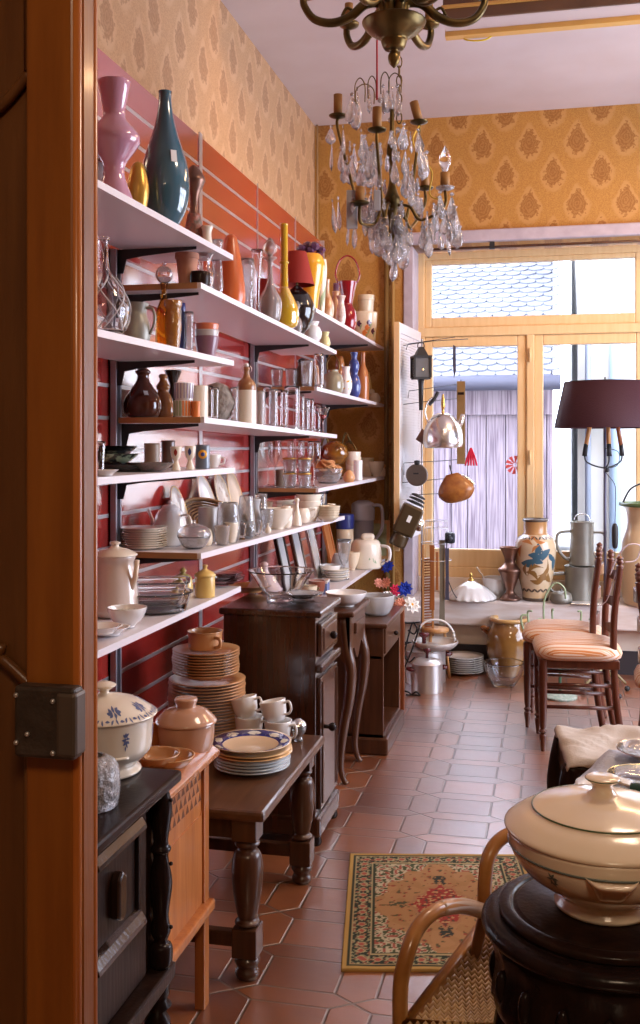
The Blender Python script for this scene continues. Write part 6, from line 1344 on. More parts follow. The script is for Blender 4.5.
# ---------------- floor lamp
fl = onZ(605, 693, 0); r = thing('floor_lamp', 'iron floor lamp with wide burgundy shade before the window', 'lamp', (fl.x, fl.y, 0)); k = mpp(fl)
zz = lambda py: CZ+(HOR-py)*k
MB().tube([(0,0,.10),(0,0,zz(395))], .0085, 10).build('pole', IRONB, r)
MB().lathe([(50*k,zz(428)),(40*k,zz(382)),(39.6*k,zz(382)),(49.4*k,zz(428))], 56).build('lamp_shade', BURG, r)
MB().tube([(40*k*math.cos(t*.262), 40*k*math.sin(t*.262), zz(382)) for t in range(24)], .0022, 6, True).build('shade_ring', IRON, r)
m = MB()
for j in range(3): m.tube([(0,0,zz(384)),(40*k*math.cos(j*2.09+.4),40*k*math.sin(j*2.09+.4),zz(382))], .002, 6)
m.tube([(0,0,zz(395)),(0,0,zz(377))], .004, 8); m.build('spider', IRON, r)
for j, (dx_, dy_, c_) in enumerate(((-20,-4,W_PINE),(0,-14,W_PINE),(17,4,wood('wood_reddish', (.26,.08,.03), (.36,.12,.05))))):
    a = (dx_*k*CS-dy_*k*SN, dx_*k*SN+dy_*k*CS)
    part_tube(r, 'arm', [(0,0,zz(468)),(a[0]*.5,a[1]*.5,zz(466)),(a[0]*1.0,a[1]*1.0,zz(461)),(a[0]*1.08,a[1]*1.08,zz(452))], .0045, IRON)
    MB().tube([(a[0]*1.08,a[1]*1.08,zz(456)),(a[0]*1.0,a[1]*1.0,zz(444))], [.014,.012], 10).build('socket', IRON, r)
    MB().tube([(a[0]*1.0,a[1]*1.0,zz(445)),(a[0]*.72,a[1]*.72,zz(418))], .012, 10).build('candle_sleeve', c_, r)
part_tube(r, 'cord', [(0,-.01,zz(448)),(.07,-.02,zz(452)),(.065,-.02,zz(465)),(.0,-.02,zz(470)),(.05,-.02,zz(484)),(.055,-.02,zz(500)),(.052,-.02,zz(530)),(.052,-.02,zz(620))], .0022, IRON)
MB().lathe(solid([(.008,zz(548)),(.016,zz(544)),(.017,zz(528)),(.008,zz(523))]), 12).build('inline_switch', IRON, r, loc=(.052,-.02,0))
MB().sphere((.01,-.015,zz(470)), .014, 8).build('knot', IRON, r)
for j in range(4):
    a = j*PI/2+.5; c, s = math.cos(a), math.sin(a); part_tube(r, 'foot', [(0,0,.14),(.06*c,.06*s,.11),(.13*c,.13*s,.045)], .007, mat('brass_dull', (.35,.30,.17), .4, metal=.7))
    MB().sphere((.14*c,.14*s,.016), .0155, 10).build('caster', IRON, r)
# ---------------- chairs
def stripe_mat():
    m = bpy.data.materials.new('fabric_striped'); m.use_nodes = True; nt = m.node_tree; b = nt.nodes['Principled BSDF']
    tc = nn(nt, 'ShaderNodeTexCoord'); sp = nn(nt, 'ShaderNodeSeparateXYZ'); nt.links.new(tc.outputs['Object'], sp.inputs[0])
    v = math_(nt, 'SUBTRACT', sp.outputs[1], math_(nt, 'MULTIPLY', math_(nt, 'MINIMUM', sp.outputs[2], .444), .95))
    nz = nn(nt, 'ShaderNodeTexNoise'); nz.noise_dimensions = '1D'; nz.inputs['Scale'].default_value = 65; nz.inputs['Detail'].default_value = 2; nt.links.new(v, nz.inputs['W'])
    cr = nn(nt, 'ShaderNodeValToRGB'); cr.color_ramp.interpolation = 'CONSTANT'; cr.color_ramp.elements[0].position = 0; cr.color_ramp.elements[0].color = (.55,.19,.04,1)
    cr.color_ramp.elements[1].position = .44; cr.color_ramp.elements[1].color = (.72,.55,.42,1); e = cr.color_ramp.elements.new(.56); e.color = (.66,.33,.12,1); e = cr.color_ramp.elements.new(.62); e.color = (.74,.60,.50,1)
    nt.links.new(nz.outputs['Fac'], cr.inputs[0]); nt.links.new(cr.outputs[0], b.inputs['Base Color']); b.inputs['Roughness'].default_value = .75
    b.inputs['Sheen Weight'].default_value = .3
    return m
STRIPE = stripe_mat()
def make_chair(lab, loc, rz):
    r = thing('dining_chair', lab, 'chair', (loc[0], loc[1], 0), rz, 'striped dining chairs')
    D, Wd, SHt = .162, .142, .415
    for s_ in (-1, 1):
        MB().lathe(solid([(.009,0),(.012,.03),(.017,.07),(.011,.078),(.019,.09),(.011,.10),(.015,.12),(.018,.20),(.02,.38),(.02,SHt)]), 14).build('front_leg', W_CHAIR, r, loc=(-D, s_*Wd, 0))
        q = [(D+.035, s_*Wd*.92, 0), (D+.0, s_*Wd*.95, .20), (D-.015, s_*Wd*.96, .42), (D-.012, s_*Wd*.98, .62), (D+.008, s_*Wd, .80), (D+.012, s_*Wd, .83)]
        MB().tube(spline(q, 4), .016, 10).build('rear_leg', W_CHAIR, r)
        part_lathe(r, 'finial', [(.014,0),(.018,.008),(.010,.014),(.017,.026),(.012,.036),(.016,.044),(.004,.056)], W_CHAIR, loc=(D+.012, s_*Wd, .828))
    for z_ in (.20, .30): 
        for s_ in (-1, 1): MB().tube([(-D, s_*Wd, z_), (D, s_*Wd*.95, z_)], .0085, 8).build('side_rung', W_CHAIR, r)
        MB().tube([(-D, -Wd, z_+.02), (-D, Wd, z_+.02)], .0085, 8).build('front_rung', W_CHAIR, r)
    MB().tube([(D, -Wd, .26), (D, Wd, .26)], .0085, 8).build('back_rung', W_CHAIR, r)
    MB().box(-D-.012, D+.01, -Wd-.012, Wd+.012, .375, .415).build('seat_frame', W_CHAIR, r, bevel=.004)
    for z_, x_ in ((.52, -.018), (.645, -.014), (.765, .0)):
        m = MB(); n = 10; vs = []
        for i in range(n+1):
            t = i/n*2-1; y_ = t*Wd*.97; xx = D+x_-.0+.03*(1-t*t); hh = .020+.014*(1-t*t)
            for a, b in ((-.005, -hh*.6), (.005, -hh*.6), (.005, hh), (-.005, hh)): vs.append((xx+a, y_, z_+b))
        fs = [(i*4+j, i*4+(j+1) % 4, (i+1)*4+(j+1) % 4, (i+1)*4+j) for i in range(n) for j in range(4)]+[(3,2,1,0),(n*4,n*4+1,n*4+2,n*4+3)]
        m.add(vs, fs); m.build('back_slat', W_CHAIR, r, bevel=.002)
    m = MB(); n = 36; vs = []; rows = [(0.93,0),(1.02,.010),(1.05,.030),(1.0,.052),(.85,.068),(.6,.079),(.3,.085)]
    def se(a, s_): 
        c, s = math.cos(a), math.sin(a); e = .45
        tp = 1.06-.08*(c)  # slightly wider at the front
        return (-.0+(D+.024)*s_*abs(c)**e*math.copysign(1, c), (Wd+.028)*tp*s_*abs(s)**e*math.copysign(1, s))
    for s_, z_ in rows: vs += [(*se(2*PI*i/n, s_), .412+z_) for i in range(n)]
    vs.append((0,0,.412+.087)); fs = [tuple(reversed(range(n)))]
    for a in range(len(rows)-1):
        for i in range(n): j = (i+1) % n; fs.append((a*n+i, a*n+j, (a+1)*n+j, (a+1)*n+i))
    for i in range(n): fs.append(((len(rows)-1)*n+i, (len(rows)-1)*n+(i+1) % n, len(vs)-1))
    m.add(vs, fs, True); m.build('seat_cushion', STRIPE, r)
    return r
ang = math.radians(4)
def chair_at(front_near, rz, lab):
    c, s = math.cos(rz), math.sin(rz); ox = .185*c+(-.165)*s*1; oy = .185*s+.165*c
    return make_chair(lab, (front_near[0]+.162*c-.142*s, front_near[1]+.162*s+.142*c), rz)
f1 = onZ(543, 751, 0); f2 = onZ(527.5, 727, 0)
chair_at(f1, math.radians(5), 'dark wooden chair with orange-striped seat, the nearer of the side-on pair')
chair_at(f2, math.radians(-3), 'dark wooden chair with orange-striped seat, the farther of the side-on pair')
c3 = onY(634, 444, 4.20)
make_chair('dark wooden ladder-back chair cut by the right edge', (c3.x+.205, c3.y+.14), math.radians(176))
# ribbon
r = thing('ribbon', 'white and pink satin ribbon draped over the chair backs', 'ribbon', (0,0,0))
q = [onY(a, b, 4.9) for a, b in ((610,575),(618,556),(628,545),(640,546),(636,560),(625,562))]
MB().tube(spline(q, 5), .012, 8, flat=.25).build('ribbon_band', mat('satin_pinkwhite', (.62,.52,.55), .3), r)
q = [onY(a, b, 4.92) for a, b in ((600,606),(607,600),(612,585),(616,572))]
MB().tube(spline(q, 5), .008, 8, flat=.25).build('ribbon_tail', mat('satin_pinkwhite', (.62,.52,.55), .3), r)

# ================================================================ RIGHT FOREGROUND
# footstool with crumpled cloth
fs0 = Vector((.235, 3.26, 0))
r = thing('footstool', 'dark wooden stool on curved legs under a crumpled beige cloth', 'stool', fs0, .1)
MB().box(-.21,.35,-.16,.16,.37,.445).build('seat_frame', W_DARK, r, bevel=.01)
for a_, b_ in ((-.19,-.14),(-.19,.14),(.33,-.14),(.33,.14)):
    s_ = math.copysign(1, a_); q = spline([(a_,b_,.44),(a_+.02*s_,b_,.36),(a_+.028*s_,b_,.27),(a_,b_,.12),(a_-.01*s_,b_,.04),(a_+.01*s_,b_,.006)],4)
    MB().tube(q, [.03-.016*min(1, (.44-v.z)/.38) for v in q], 10).build('leg', W_DARK, r)
m = MB(); nx, ny = 46, 30; vs = []; 
rr = random.Random(11)
for j in range(ny+1):
    for i in range(nx+1):
        x = -.235+.64*i/nx; y = -.19+.37*j/ny
        z = .462+.020*noise.noise(Vector((x*9, y*9, 0)))+.016*abs(noise.noise(Vector((x*20+y*14, y*9-x*8, 3))))
        ox = max(0, -.205-x); oy = max(0, -.165-y)
        drop = ox*.5+oy*.7*(.7+.5*noise.noise(Vector((x*10, 5, 0))))
        vs.append((x+ox*.75, y+oy*.75, z-drop))
fs = [(j*(nx+1)+i, j*(nx+1)+i+1, (j+1)*(nx+1)+i+1, (j+1)*(nx+1)+i) for j in range(ny) for i in range(nx)]
m.add(vs, fs, True); cl = m.build('cloth', mat('linen_beige', (.47,.41,.355), .85, bump=.2, bscale=200), None, loc=fs0, rz=.1)
so_ = cl.modifiers.new('thick', 'SOLIDIFY'); so_.thickness = .004; so_.offset = 1
tag(cl, 'crumpled beige linen cloth spread over the dark stool', 'cloth'); cl.name = 'linen_cloth'
# grey covered table
ta = math.radians(-17); tbl = thing('side_table', 'table under a grey-blue padded runner behind the big tureen', 'table', (.124, 2.386, 0), ta)
TZ = .70
MB().box(0, .75, -.40, 0, TZ-.03, TZ-.006).build('tabletop', W_DARK, tbl, bevel=.004)
for a_, b_ in ((.05,-.35),(.70,-.35),(.05,-.05),(.70,-.05)): MB().box(a_-.022,a_+.022,b_-.022,b_+.022,0,TZ-.03).build('leg', W_DARK, tbl, bevel=.003)
MB().box(.03,.72,-.37,-.03,TZ-.10,TZ-.03).build('apron', W_DARK, tbl)
m = MB(); nx, ny = 30, 30; vs = []
for j in range(ny+1):
    for i in range(nx+1):
        x = -.004+.76*i/nx; y = -.405+.41*j/ny; z = TZ-.004+.004*abs(math.sin(y*22))+.003*noise.noise(Vector((x*8,y*8,0)))
        vs.append((x, y, z))
m.add(vs, [(j*(nx+1)+i, j*(nx+1)+i+1, (j+1)*(nx+1)+i+1, (j+1)*(nx+1)+i) for j in range(ny) for i in range(nx)], True)
rn = m.build('table_runner', mat('quilt_greyblue', (.44,.45,.53), .6, col2=(.36,.37,.45), nscale=14, bump=.3, bscale=120), None, loc=(.124, 2.386, 0), rz=ta)
so_ = rn.modifiers.new('thick', 'SOLIDIFY'); so_.thickness = .004
tag(rn, 'grey-blue padded runner lying over the table behind the tureen', 'table runner')
TS = TZ+.006
q = onZ(644, 782, TS)
for i, (px_, py_, R, lab, mm) in enumerate(((646,785,.075,'clear glass plate with gold rim at the right edge of runner',GL),(650,757,.07,'silver-rimmed glass dish farther back on the runner',GLC))):
    q = onZ(px_, py_, TS); r = thing('glass_plate', lab, 'plate', q); MB().lathe(plate_prof(R, .016), 36).build('plate_body', mm, r); MB().lathe([(R*.985,.016),(R*1.0,.019),(R*1.01,.016)], 36).build('rim', mat('gold_pale', (.7,.65,.45), .25, metal=.8) if i == 0 else SIL, r)
q = onZ(606, 791, TS); tag(MB().lathe(plate_prof(.058, .012), 36).build('platter', PORC, loc=q), 'white round platter just behind the tureen lid', 'platter')
q = onZ(631, 794, TS); r = thing('small_bottle', 'tiny dark green bottle lying beyond the tureen knob', 'bottle', q+Vector((0,0,.012)), rot=(PI/2, 0, 1.2)); part_lathe(r, 'body', [(.010,0),(.012,.01),(.012,.035),(.005,.045),(.005,.055)], mat('glass_darkgreen', (.02,.07,.05), .1, coat=.8)); MB().lathe([(0,.055),(.006,.055),(.006,.063),(0,.063)], 8).build('cap', BLACKP, r)
# pedestal
pc = onZ(604, 905, .742); PZ = .742
pd = thing('pedestal_table', 'round dark carved pedestal table under the big cream tureen', 'table', (pc.x, pc.y, 0)); 
part_lathe(pd, 'top', [(.150,.700),(.158,.702),(.166,.708),(.168,.716),(.162,.724),(.150,.727)], W_BLACK, seg=56)
part_lathe(pd, 'upper_disc', [(.138,.726),(.143,.730),(.143,.737),(.137,.740),(.128,.7405),(.124,.737),(.118,.7405)], W_DARK, seg=56)
MB().lathe(solid([(.150,.60),(.152,.62),(.146,.66),(.152,.69),(.150,.70)]), 48, wob=lambda a, z: 1+.02*math.sin(a*16)*(1 if .61 < z < .69 else 0)).build('carved_drum', W_BLACK, pd)
for j in range(16):
    a = j*PI/8; m = MB(); m.M = Matrix.Translation((.148*math.cos(a), .148*math.sin(a), .64))@Matrix.Rotation(a, 4, 'Z'); m.sphere((0,0,0), .010, 8, 2.4); m.build('carved_leaf', W_BLACK, pd)
for j in range(5):
    a = j*2*PI/5+.3; c, s = math.cos(a), math.sin(a)
    q = spline([(.115*c,.115*s,.61),(.135*c,.135*s,.52),(.13*c,.13*s,.40),(.09*c,.09*s,.24),(.10*c,.10*s,.10),(.15*c,.15*s,.02)],5)
    MB().tube(q, [.033-.016*min(1, (.61-v.z)/.5) for v in q], 10, flat=.8).build('leg', W_BLACK, pd)
part_lathe(pd, 'lower_shelf', [(.08,.22),(.10,.225),(.10,.24),(.08,.245)], W_DARK)
# tureen
r = thing('tureen', 'large cream lidded tureen with green lines on the pedestal table', 'tureen', (pc.x-.002, pc.y, PZ), -.1)
BP = [(.066,0),(.068,.004),(.064,.010),(.062,.016),(.082,.028),(.113,.048),(.130,.072),(.1345,.096)]
LPf = [(.135,.096),(.138,.099),(.136,.104),(.118,.116),(.100,.124),(.096,.128),(.060,.140),(.030,.146),(.020,.149),(.0145,.156),(.015,.164),(.022,.170),(.024,.174),(.018,.177),(.004,.178)]
_sr = lambda P: [(a*.97, b+(.008 if b > .09 else .008*b/.09)*(1 if b < .13 else max(0, 1-(b-.13)/.06))) for a, b in P]
BP = _sr(BP); LPf = _sr(LPf)
CRT = mat('faience_cream', (.80,.66,.50), .18, coat=.6, col2=(.84,.72,.57), nscale=4)
part_lathe(r, 'body', BP, CRT, seg=56); ld = part_lathe(r, 'lid', LPf, CRT, seg=56)
bs, ls = sprof(BP), sprof(LPf)
def ring_line(mm, prof, z, par, w_=.0012, a0=0, a1=2*PI, cl=True, rr=None):
    n = 72; R = rr if rr else interp(prof, z)+.0002
    MB().tube([(R*math.cos(a0+(a1-a0)*i/n), R*math.sin(a0+(a1-a0)*i/n), z) for i in range(n+(0 if cl else 1))], w_, 6, cl).build('painted_line', mm, par)
ring_line(GREEN, ls, .1345, ld, rr=.0955); ring_line(mat('paint_grey_green', (.12,.15,.14), .3), bs, .0855, r, .0016)
ring_line(GREEN, ls, .1755, ld, rr=.0232, w_=.0008)
m = MB()
for q_ in range(9): leaves(m, bs, [(-2.05+.035*math.cos(q_*.9), .072+.006*math.sin(q_*.9)-.0006*q_, .009, .003, q_*1.1, .4)])
m.build('painted_emblem', mat('paint_grey_green', (.12,.15,.14)), r)
for az in (-1.42, PI-1.42):
    c, s = math.cos(az), math.sin(az); m = MB(); m.M = Matrix.Rotation(az, 4, 'Z')
    rows = []; n = 8
    for i, (z_, w_, o_) in enumerate(((.088,.036,.010),(.086,.035,.026),(.078,.030,.020),(.062,.022,.008),(.048,.019,.002))):
        rr0 = interp(bs, z_); rows.append([(rr0-.006+(o_+.004)*(1-abs(t)**6), w_*t, z_) for t in [k_/4-1 for k_ in range(9)]])
    vs = [v for row in rows for v in row]; m.add(vs, [(i*9+j, i*9+j+1, (i+1)*9+j+1, (i+1)*9+j) for i in range(4) for j in range(8)], True)
    o = m.build('lug_handle', CRT, r); so_ = o.modifiers.new('t', 'SOLIDIFY'); so_.thickness = .005; o.modifiers.new('s', 'SUBSURF').levels = 1
# rattan armchair
RAT = mat('rattan', (.33,.13,.03), .35, coat=.4, col2=(.45,.20,.05), nscale=9, nstretch=(2,2,2))
RATL = mat('rattan_binding', (.45,.33,.24), .4, coat=.3)
def q_(px, py, d): u = ray(px, py); k_ = d/depth((u.x, u.y)); v = u*k_; return Vector((v.x, v.y, CZ+v.z))
ac0 = q_(455, 1010, 1.85); rc = thing('rattan_armchair', 'cane armchair with curved rattan arms and woven seat at lower right', 'chair', (ac0.x, ac0.y, 0))
def ro(px, py, d): return tuple(q_(px, py, d)-rc.location)
arm = [ro(404,1120,1.62), ro(400,1000,1.62), ro(407,955,1.63), ro(420,925,1.66), ro(440,909,1.70), ro(462,906,1.76), ro(486,912,1.84), ro(520,925,1.92), ro(560,935,2.0)]
part_tube(rc, 'arm_rail', arm, .0125, RAT)
part_tube(rc, 'arm_binding', arm[4:7], .0132, RATL)
bk = [ro(484,914,1.86), ro(485,880,1.87), ro(489,856,1.88), ro(502,838,1.9), ro(530,828,1.92), ro(565,834,1.93), ro(590,860,1.93), ro(598,910,1.9)]
part_tube(rc, 'back_rail', bk, .0125, RAT)
part_tube(rc, 'arm_post', [ro(450,1060,1.84), ro(462,1005,1.84), ro(475,955,1.84), ro(484,914,1.85)], .010, mat('rattan_dark', (.16,.06,.015), .4, coat=.3))
for a_, b_ in ((404,1.62),(480,1.93),(560,1.60),(600,1.93)):
    t_ = q_(a_, 1010, b_)-rc.location; MB().tube([(t_.x, t_.y, .46), (t_.x, t_.y, 0)], .013, 10).build('leg', RAT, rc)
s1, s2, s3, s4 = [q_(a, 1010, b)-rc.location for a, b in ((406,1.61),(482,1.94),(600,1.94),(560,1.62))]
Zs = .47
m = MB(); n = 22
def lerp(a, b, t): return a+(b-a)*t
for i in range(n+1):
    t = i/n; a = lerp(s1, s2, t); b = lerp(s4, s3, t)
    pts = []
    for j in range(41):
        w_ = lerp(a, b, j/40); pts.append((w_.x, w_.y, Zs+.004*math.sin(PI*j+ i*PI)+.0035*math.cos(j*PI)*(1 if i % 2 else -1)-.02*math.sin(PI*j/40)*math.sin(PI*t)))
    m.tube(pts, .0062, 6)
WICK = mat('wicker_seat', (.42,.25,.09), .45, coat=.2, col2=(.26,.13,.04), nscale=60)
m.build('woven_seat', WICK, rc)
m = MB(); m.tube([(v.x, v.y, Zs) for v in (s1, s2, s3, s4)], .013, 8, True); m.build('seat_rim', RAT, rc)
# rug
A, Bq, Cq = onZ(341, 972, 0), onZ(350, 856, 0), onZ(522, 857, 0)
ux = (Cq-Bq).normalized(); RW = (Cq-Bq).length; RL = (Bq-A).length; uy = (Bq-A).normalized()
nx, ny = 150, 190
def rugcol(u, v):
    x, y = u*RW, v*RL; ex = min(x, RW-x); ey = min(y, RL-y); e = min(ex, ey)
    N = lambda s, o=0: noise.noise(Vector((x*s, y*s, o)))
    if e < .014: return (.50,.30,.09)
    if e < .020: return (.04,.045,.03)
    if e < .026: return (.45,.33,.16)
    if e < .074:
        tt = (y if ex < ey else x); ph = (tt*26) % 1; c = abs((e-.05)/.024)
        f = math.hypot((ph-.5)*1.5, c)
        if f < .34: return (.42,.10,.07)
        if f < .5: return (.45,.36,.20)
        if N(120, 3) > .18: return (.36,.33,.18)
        if N(90, 7) > .2: return (.30,.10,.06)
        return (.035,.045,.032)
    if e < .080: return (.48,.38,.20)
    if e < .085: return (.04,.05,.03)
    cx, cy = (x-RW/2)/(RW/2-.085), (y-RL/2)/(RL/2-.085)
    ax, ay = abs(cx), abs(cy)
    if (ax**1.5+ay**1.5)**(1/1.5) > .98+.06*math.sin(math.atan2(ay, ax)*14):
        n_ = N(75, 1)
        if n_ > .22: return (.38,.10,.07)
        if n_ < -.16: return (.08,.09,.04)
        if N(110, 9) > .28: return (.10,.10,.05)
        return (.56,.48,.32)
    d1 = ax*1.2+ay*1.2
    wob = .05*math.sin(math.atan2(ay, ax)*10)
    if d1+wob < .68:
        if d1+wob > .60: return (.42,.22,.11)
        n_ = N(85, 4)
        if d1 < .12: return (.06,.07,.05)
        if n_ > .22: return (.55,.38,.18)
        if n_ < -.30: return (.10,.07,.05)
        return (.38,.055,.045)
    for py_ in (.62, .52):
        if math.hypot(cx*2.2, (ay-py_)*3.2) < .22 and N(110, 2) > -.25: return (.05,.055,.045)
    if abs(cy) < .06 and .45 < ax < .78 and N(100, 8) > -.05: return (.10,.09,.05)
    if N(60, 6) > .36 and d1 > .72: return (.13,.10,.05) if N(90, 12) > 0 else (.34,.08,.05)
    return (.46,.25,.115) if N(20, 5) > -.1 else (.42,.225,.10)
vs = []; cols = []
for j in range(ny+1):
    for i in range(nx+1):
        u, v = i/nx, j/ny; w_ = A+ux*(u*RW)+uy*(v*RL); vs.append((w_.x-A.x, w_.y-A.y, .009+.0012*noise.noise(Vector((u*9, v*9, 0))))); cols.append((*[q*.78 for q in rugcol(u, v)], 1))
fs = [(j*(nx+1)+i, j*(nx+1)+i+1, (j+1)*(nx+1)+i+1, (j+1)*(nx+1)+i) for j in range(ny) for i in range(nx)]
rim = [j for j in range(nx+1)]+[j*(nx+1)+nx for j in range(1, ny+1)]+[ny*(nx+1)+i for i in range(nx-1, -1, -1)]+[j*(nx+1) for j in range(ny-1, 0, -1)]
b0_ = len(vs)
for i_ in rim: vs.append((vs[i_][0], vs[i_][1], 0.0005)); cols.append((.40,.24,.07,1))
L_ = len(rim); fs += [(rim[i], b0_+i, b0_+(i+1) % L_, rim[(i+1) % L_]) for i in range(L_)]
m = bpy.data.materials.new('rug_pile'); m.use_nodes = True; nt = m.node_tree; ca = nn(nt, 'ShaderNodeVertexColor'); ca.layer_name = 'Col'
bs_ = nt.nodes['Principled BSDF']; nt.links.new(ca.outputs[0], bs_.inputs['Base Color']); bs_.inputs['Roughness'].default_value = .9; bs_.inputs['Specular IOR Level'].default_value = .15
tc = nn(nt, 'ShaderNodeTexNoise'); tc.inputs['Scale'].default_value = 400; bp = nn(nt, 'ShaderNodeBump'); bp.inputs['Strength'].default_value = .4; bp.inputs['Distance'].default_value = .003; nt.links.new(tc.outputs[0], bp.inputs['Height']); nt.links.new(bp.outputs[0], bs_.inputs['Normal'])
mb = MB(); mb.add(vs, fs, True); rg = mb.build('rug', m, loc=(A.x, A.y, 0)); at_ = rg.data.color_attributes.new('Col', 'FLOAT_COLOR', 'POINT')
at_.data.foreach_set('color', [c for q in cols for c in q])
tag(rg, 'small oriental rug with red medallion on the tiled floor', 'rug')

# ================================================================ CHANDELIERS
CRY = mat('crystal', (.97,.97,1.), .02, trans=.84, ior=1.6, bump=.7, bscale=120)
DC = 3.76; cc = q_(392, 200, DC)
ch = thing('crystal_chandelier', 'old crystal chandelier with candle sleeves and glass drops', 'chandelier', (cc.x, cc.y, cc.z))
def co(px, py, dd=0.): return q_(px, py, DC+dd)-cc
part_lathe(ch, 'stem', [(.006,-.16),(.02,-.14),(.012,-.10),(.02,-.04),(.03,.0),(.02,.03),(.01,.08),(.014,.14),(.02,.18),(.01,.24),(.008,.33)], BRASS)
sock = [(338,118,.04,0.),(377,132,-.14,0.),(419,124,.08,.18),(445,190,-.06,0.),(360,205,-.16,0.),(425,190,.18,0.)]
cards = mat('candle_sleeve', (.30,.135,.03), .6)
for i, (px_, py_, dd, tl) in enumerate(sock):
    e = co(px_, py_, dd); mid = Vector((e.x*.55, e.y*.55, min(e.z, 0)-.05-.03*(i % 2)))
    part_tube(ch, 'arm', [(0,0,-.02), tuple(mid*.6+Vector((0,0,.02))), tuple(mid), (e.x*.98, e.y*.98, e.z-.06), tuple(e)], .006, BRASS)
    part_lathe(ch, 'drip_pan', [(.006,-.004),(.03,.004),(.034,.01)], BRASS if i != 3 else CRY, t=.002, loc=e)
    hgt = .078 if i < 3 else .055
    sl = MB().lathe([(0,0),(.0165,0),(.0165,hgt),(.013,hgt),(.013,.01),(0,.01)], 16).build('candle_sleeve', cards, ch, loc=e+Vector((0,0,.008)), rot=(0, -tl*1.4 if i == 2 else 0, 0))
    if i == 3: part_lathe(ch, 'bulb', [(.008,0),(.012,.01),(.021,.035),(.019,.06),(.007,.085),(.001,.096)], glass('bulb_glass', (1,1,1)), loc=e+Vector((0,0,hgt+.008)))
# wire hoops of the crown
for px_, py_, w_, h_, dd in ((360,78,10,24,-.03),(372,76,8,22,.05),(385,72,8,22,.0),(395,73,12,20,-.05),(365,84,18,20,.08)):
    a, b, t_ = co(px_-w_/2, py_+h_, dd), co(px_+w_/2, py_+h_, dd), co(px_, py_, dd)
    part_tube(ch, 'crown_wire', [tuple(a), (a.x*.97+t_.x*.03, a.y, a.z*.3+t_.z*.7), tuple(t_), (b.x*.97+t_.x*.03, b.y, b.z*.3+t_.z*.7), tuple(b)], .0022, BRASS)
part_tube(ch, 'electric_wire', [tuple(co(419,126,.05)), tuple(co(413,140)), tuple(co(420,158)), tuple(co(432,172)), tuple(co(430,195)), tuple(co(445,200))], .0028, mat('wire_yellow', (.75,.48,.05), .5))
def drop_mesh(w, h):
    m = MB(); m.lathe([(0,0),(w*.18,-h*.06),(w*.10,-h*.12),(0,-h*.13)], 6, smooth=False)
    m.lathe([(0,-h*.14),(w*.12,-h*.20),(w*.30,-h*.42),(w*.5,-h*.68),(w*.42,-h*.86),(0,-h)], 8, smooth=False, sy=.6); o = m.build('crystal_drop', CRY); return o
protos = [drop_mesh(.028,.085), drop_mesh(.036,.075), drop_mesh(.018,.10), drop_mesh(.032,.06)]
meshes = [o.data for o in protos]
for o in protos: bpy.data.objects.remove(o)
rr = random.Random(21)
spots = [(357,86,2),(352,92,0),(369,84,2),(383,84,0),(392,86,2),(397,84,0),(353,98,0),(388,90,3)]
spots += [(331,125,3),(332,138,2),(343,124,2),(361,128,2),(365,134,0),(341,146,1),(346,160,1),(354,143,0),(352,155,1),(360,160,1),(371,145,0),(366,158,1),(376,158,0),(391,132,0),(404,122,1),(418,128,1),(427,150,1),(419,140,0)]
for i in range(30): spots.append((rr.uniform(362,418), rr.uniform(128,215), rr.randrange(4)))
for px_ in (332,338,350,355,363,372): spots.append((px_, 200+rr.uniform(-6,20), 2))
for i in range(24): spots.append((rr.uniform(368,458), rr.uniform(195,232), rr.randrange(4)))
for px_, py_ in ((440,190),(452,192),(436,205),(447,215),(458,222),(430,222),(422,225),(455,205)): spots.append((px_, py_, 1))
for px_, py_ in ((378,235),(390,240),(398,236),(405,244),(396,252),(400,228),(410,235),(385,228)): spots.append((px_, py_, 1))
spots = spots[:99]
for i, (px_, py_, kd) in enumerate(spots):
    lim = .20 if 200 > py_ > 120 else .12
    o = bpy.data.objects.new('crystal_drop', meshes[kd]); COL.objects.link(o); o.parent = ch
    o.location = co(px_, py_, rr.uniform(-lim, lim)); o.rotation_euler = (rr.uniform(-.12,.12), rr.uniform(-.12,.12), rr.uniform(0, 6.28)); s_ = rr.uniform(1.1, 1.5); o.scale = (s_, s_, s_)
m = MB()
for (px_, py_) in ((380,100),(385,110),(390,120),(398,130),(370,180),(380,190),(392,200),(400,205),(410,200),(402,215),(384,220)):
    m.sphere(co(px_, py_, rr.uniform(-.1,.1)), .010, 6, 1, False)
m.build('bead_string', CRY, ch)
m = MB()
for i in range(130):   # the crowd of small drops behind the large ones
    lv = rr.random(); 
    if lv < .5: px_, py_ = rr.uniform(345, 425), rr.uniform(130, 205)
    elif lv < .85: px_, py_ = rr.uniform(362, 460), rr.uniform(198, 230)
    else: px_, py_ = rr.uniform(378, 412), rr.uniform(225, 250)
    c = co(px_, py_, rr.uniform(-.17,.17)); h_ = rr.uniform(.03,.065); w_ = h_*rr.uniform(.3,.45)
    m.M = Matrix.Translation(c)@Matrix.Rotation(rr.uniform(0,6), 4, 'Z'); m.lathe([(0,0),(w_*.35,-h_*.1),(w_*.15,-h_*.2),(w_*.5,-h_*.7),(0,-h_)], 6, smooth=False, sy=.6)
o = m.build('small_drops', CRY, ch); o['kind'] = 'stuff'
for px_, py_, w_, h_ in ((352,190,11,38),(377,190,7,20)):
    a = co(px_, py_, -.15); MB().box(-w_*.0018,w_*.0018,-.003,.003,-h_*.0036,0).build('opaline_plate', mat('opaline_grey', (.42,.42,.46), .2, trans=.2, coat=.4), ch, loc=a, rz=.3, bevel=.008)
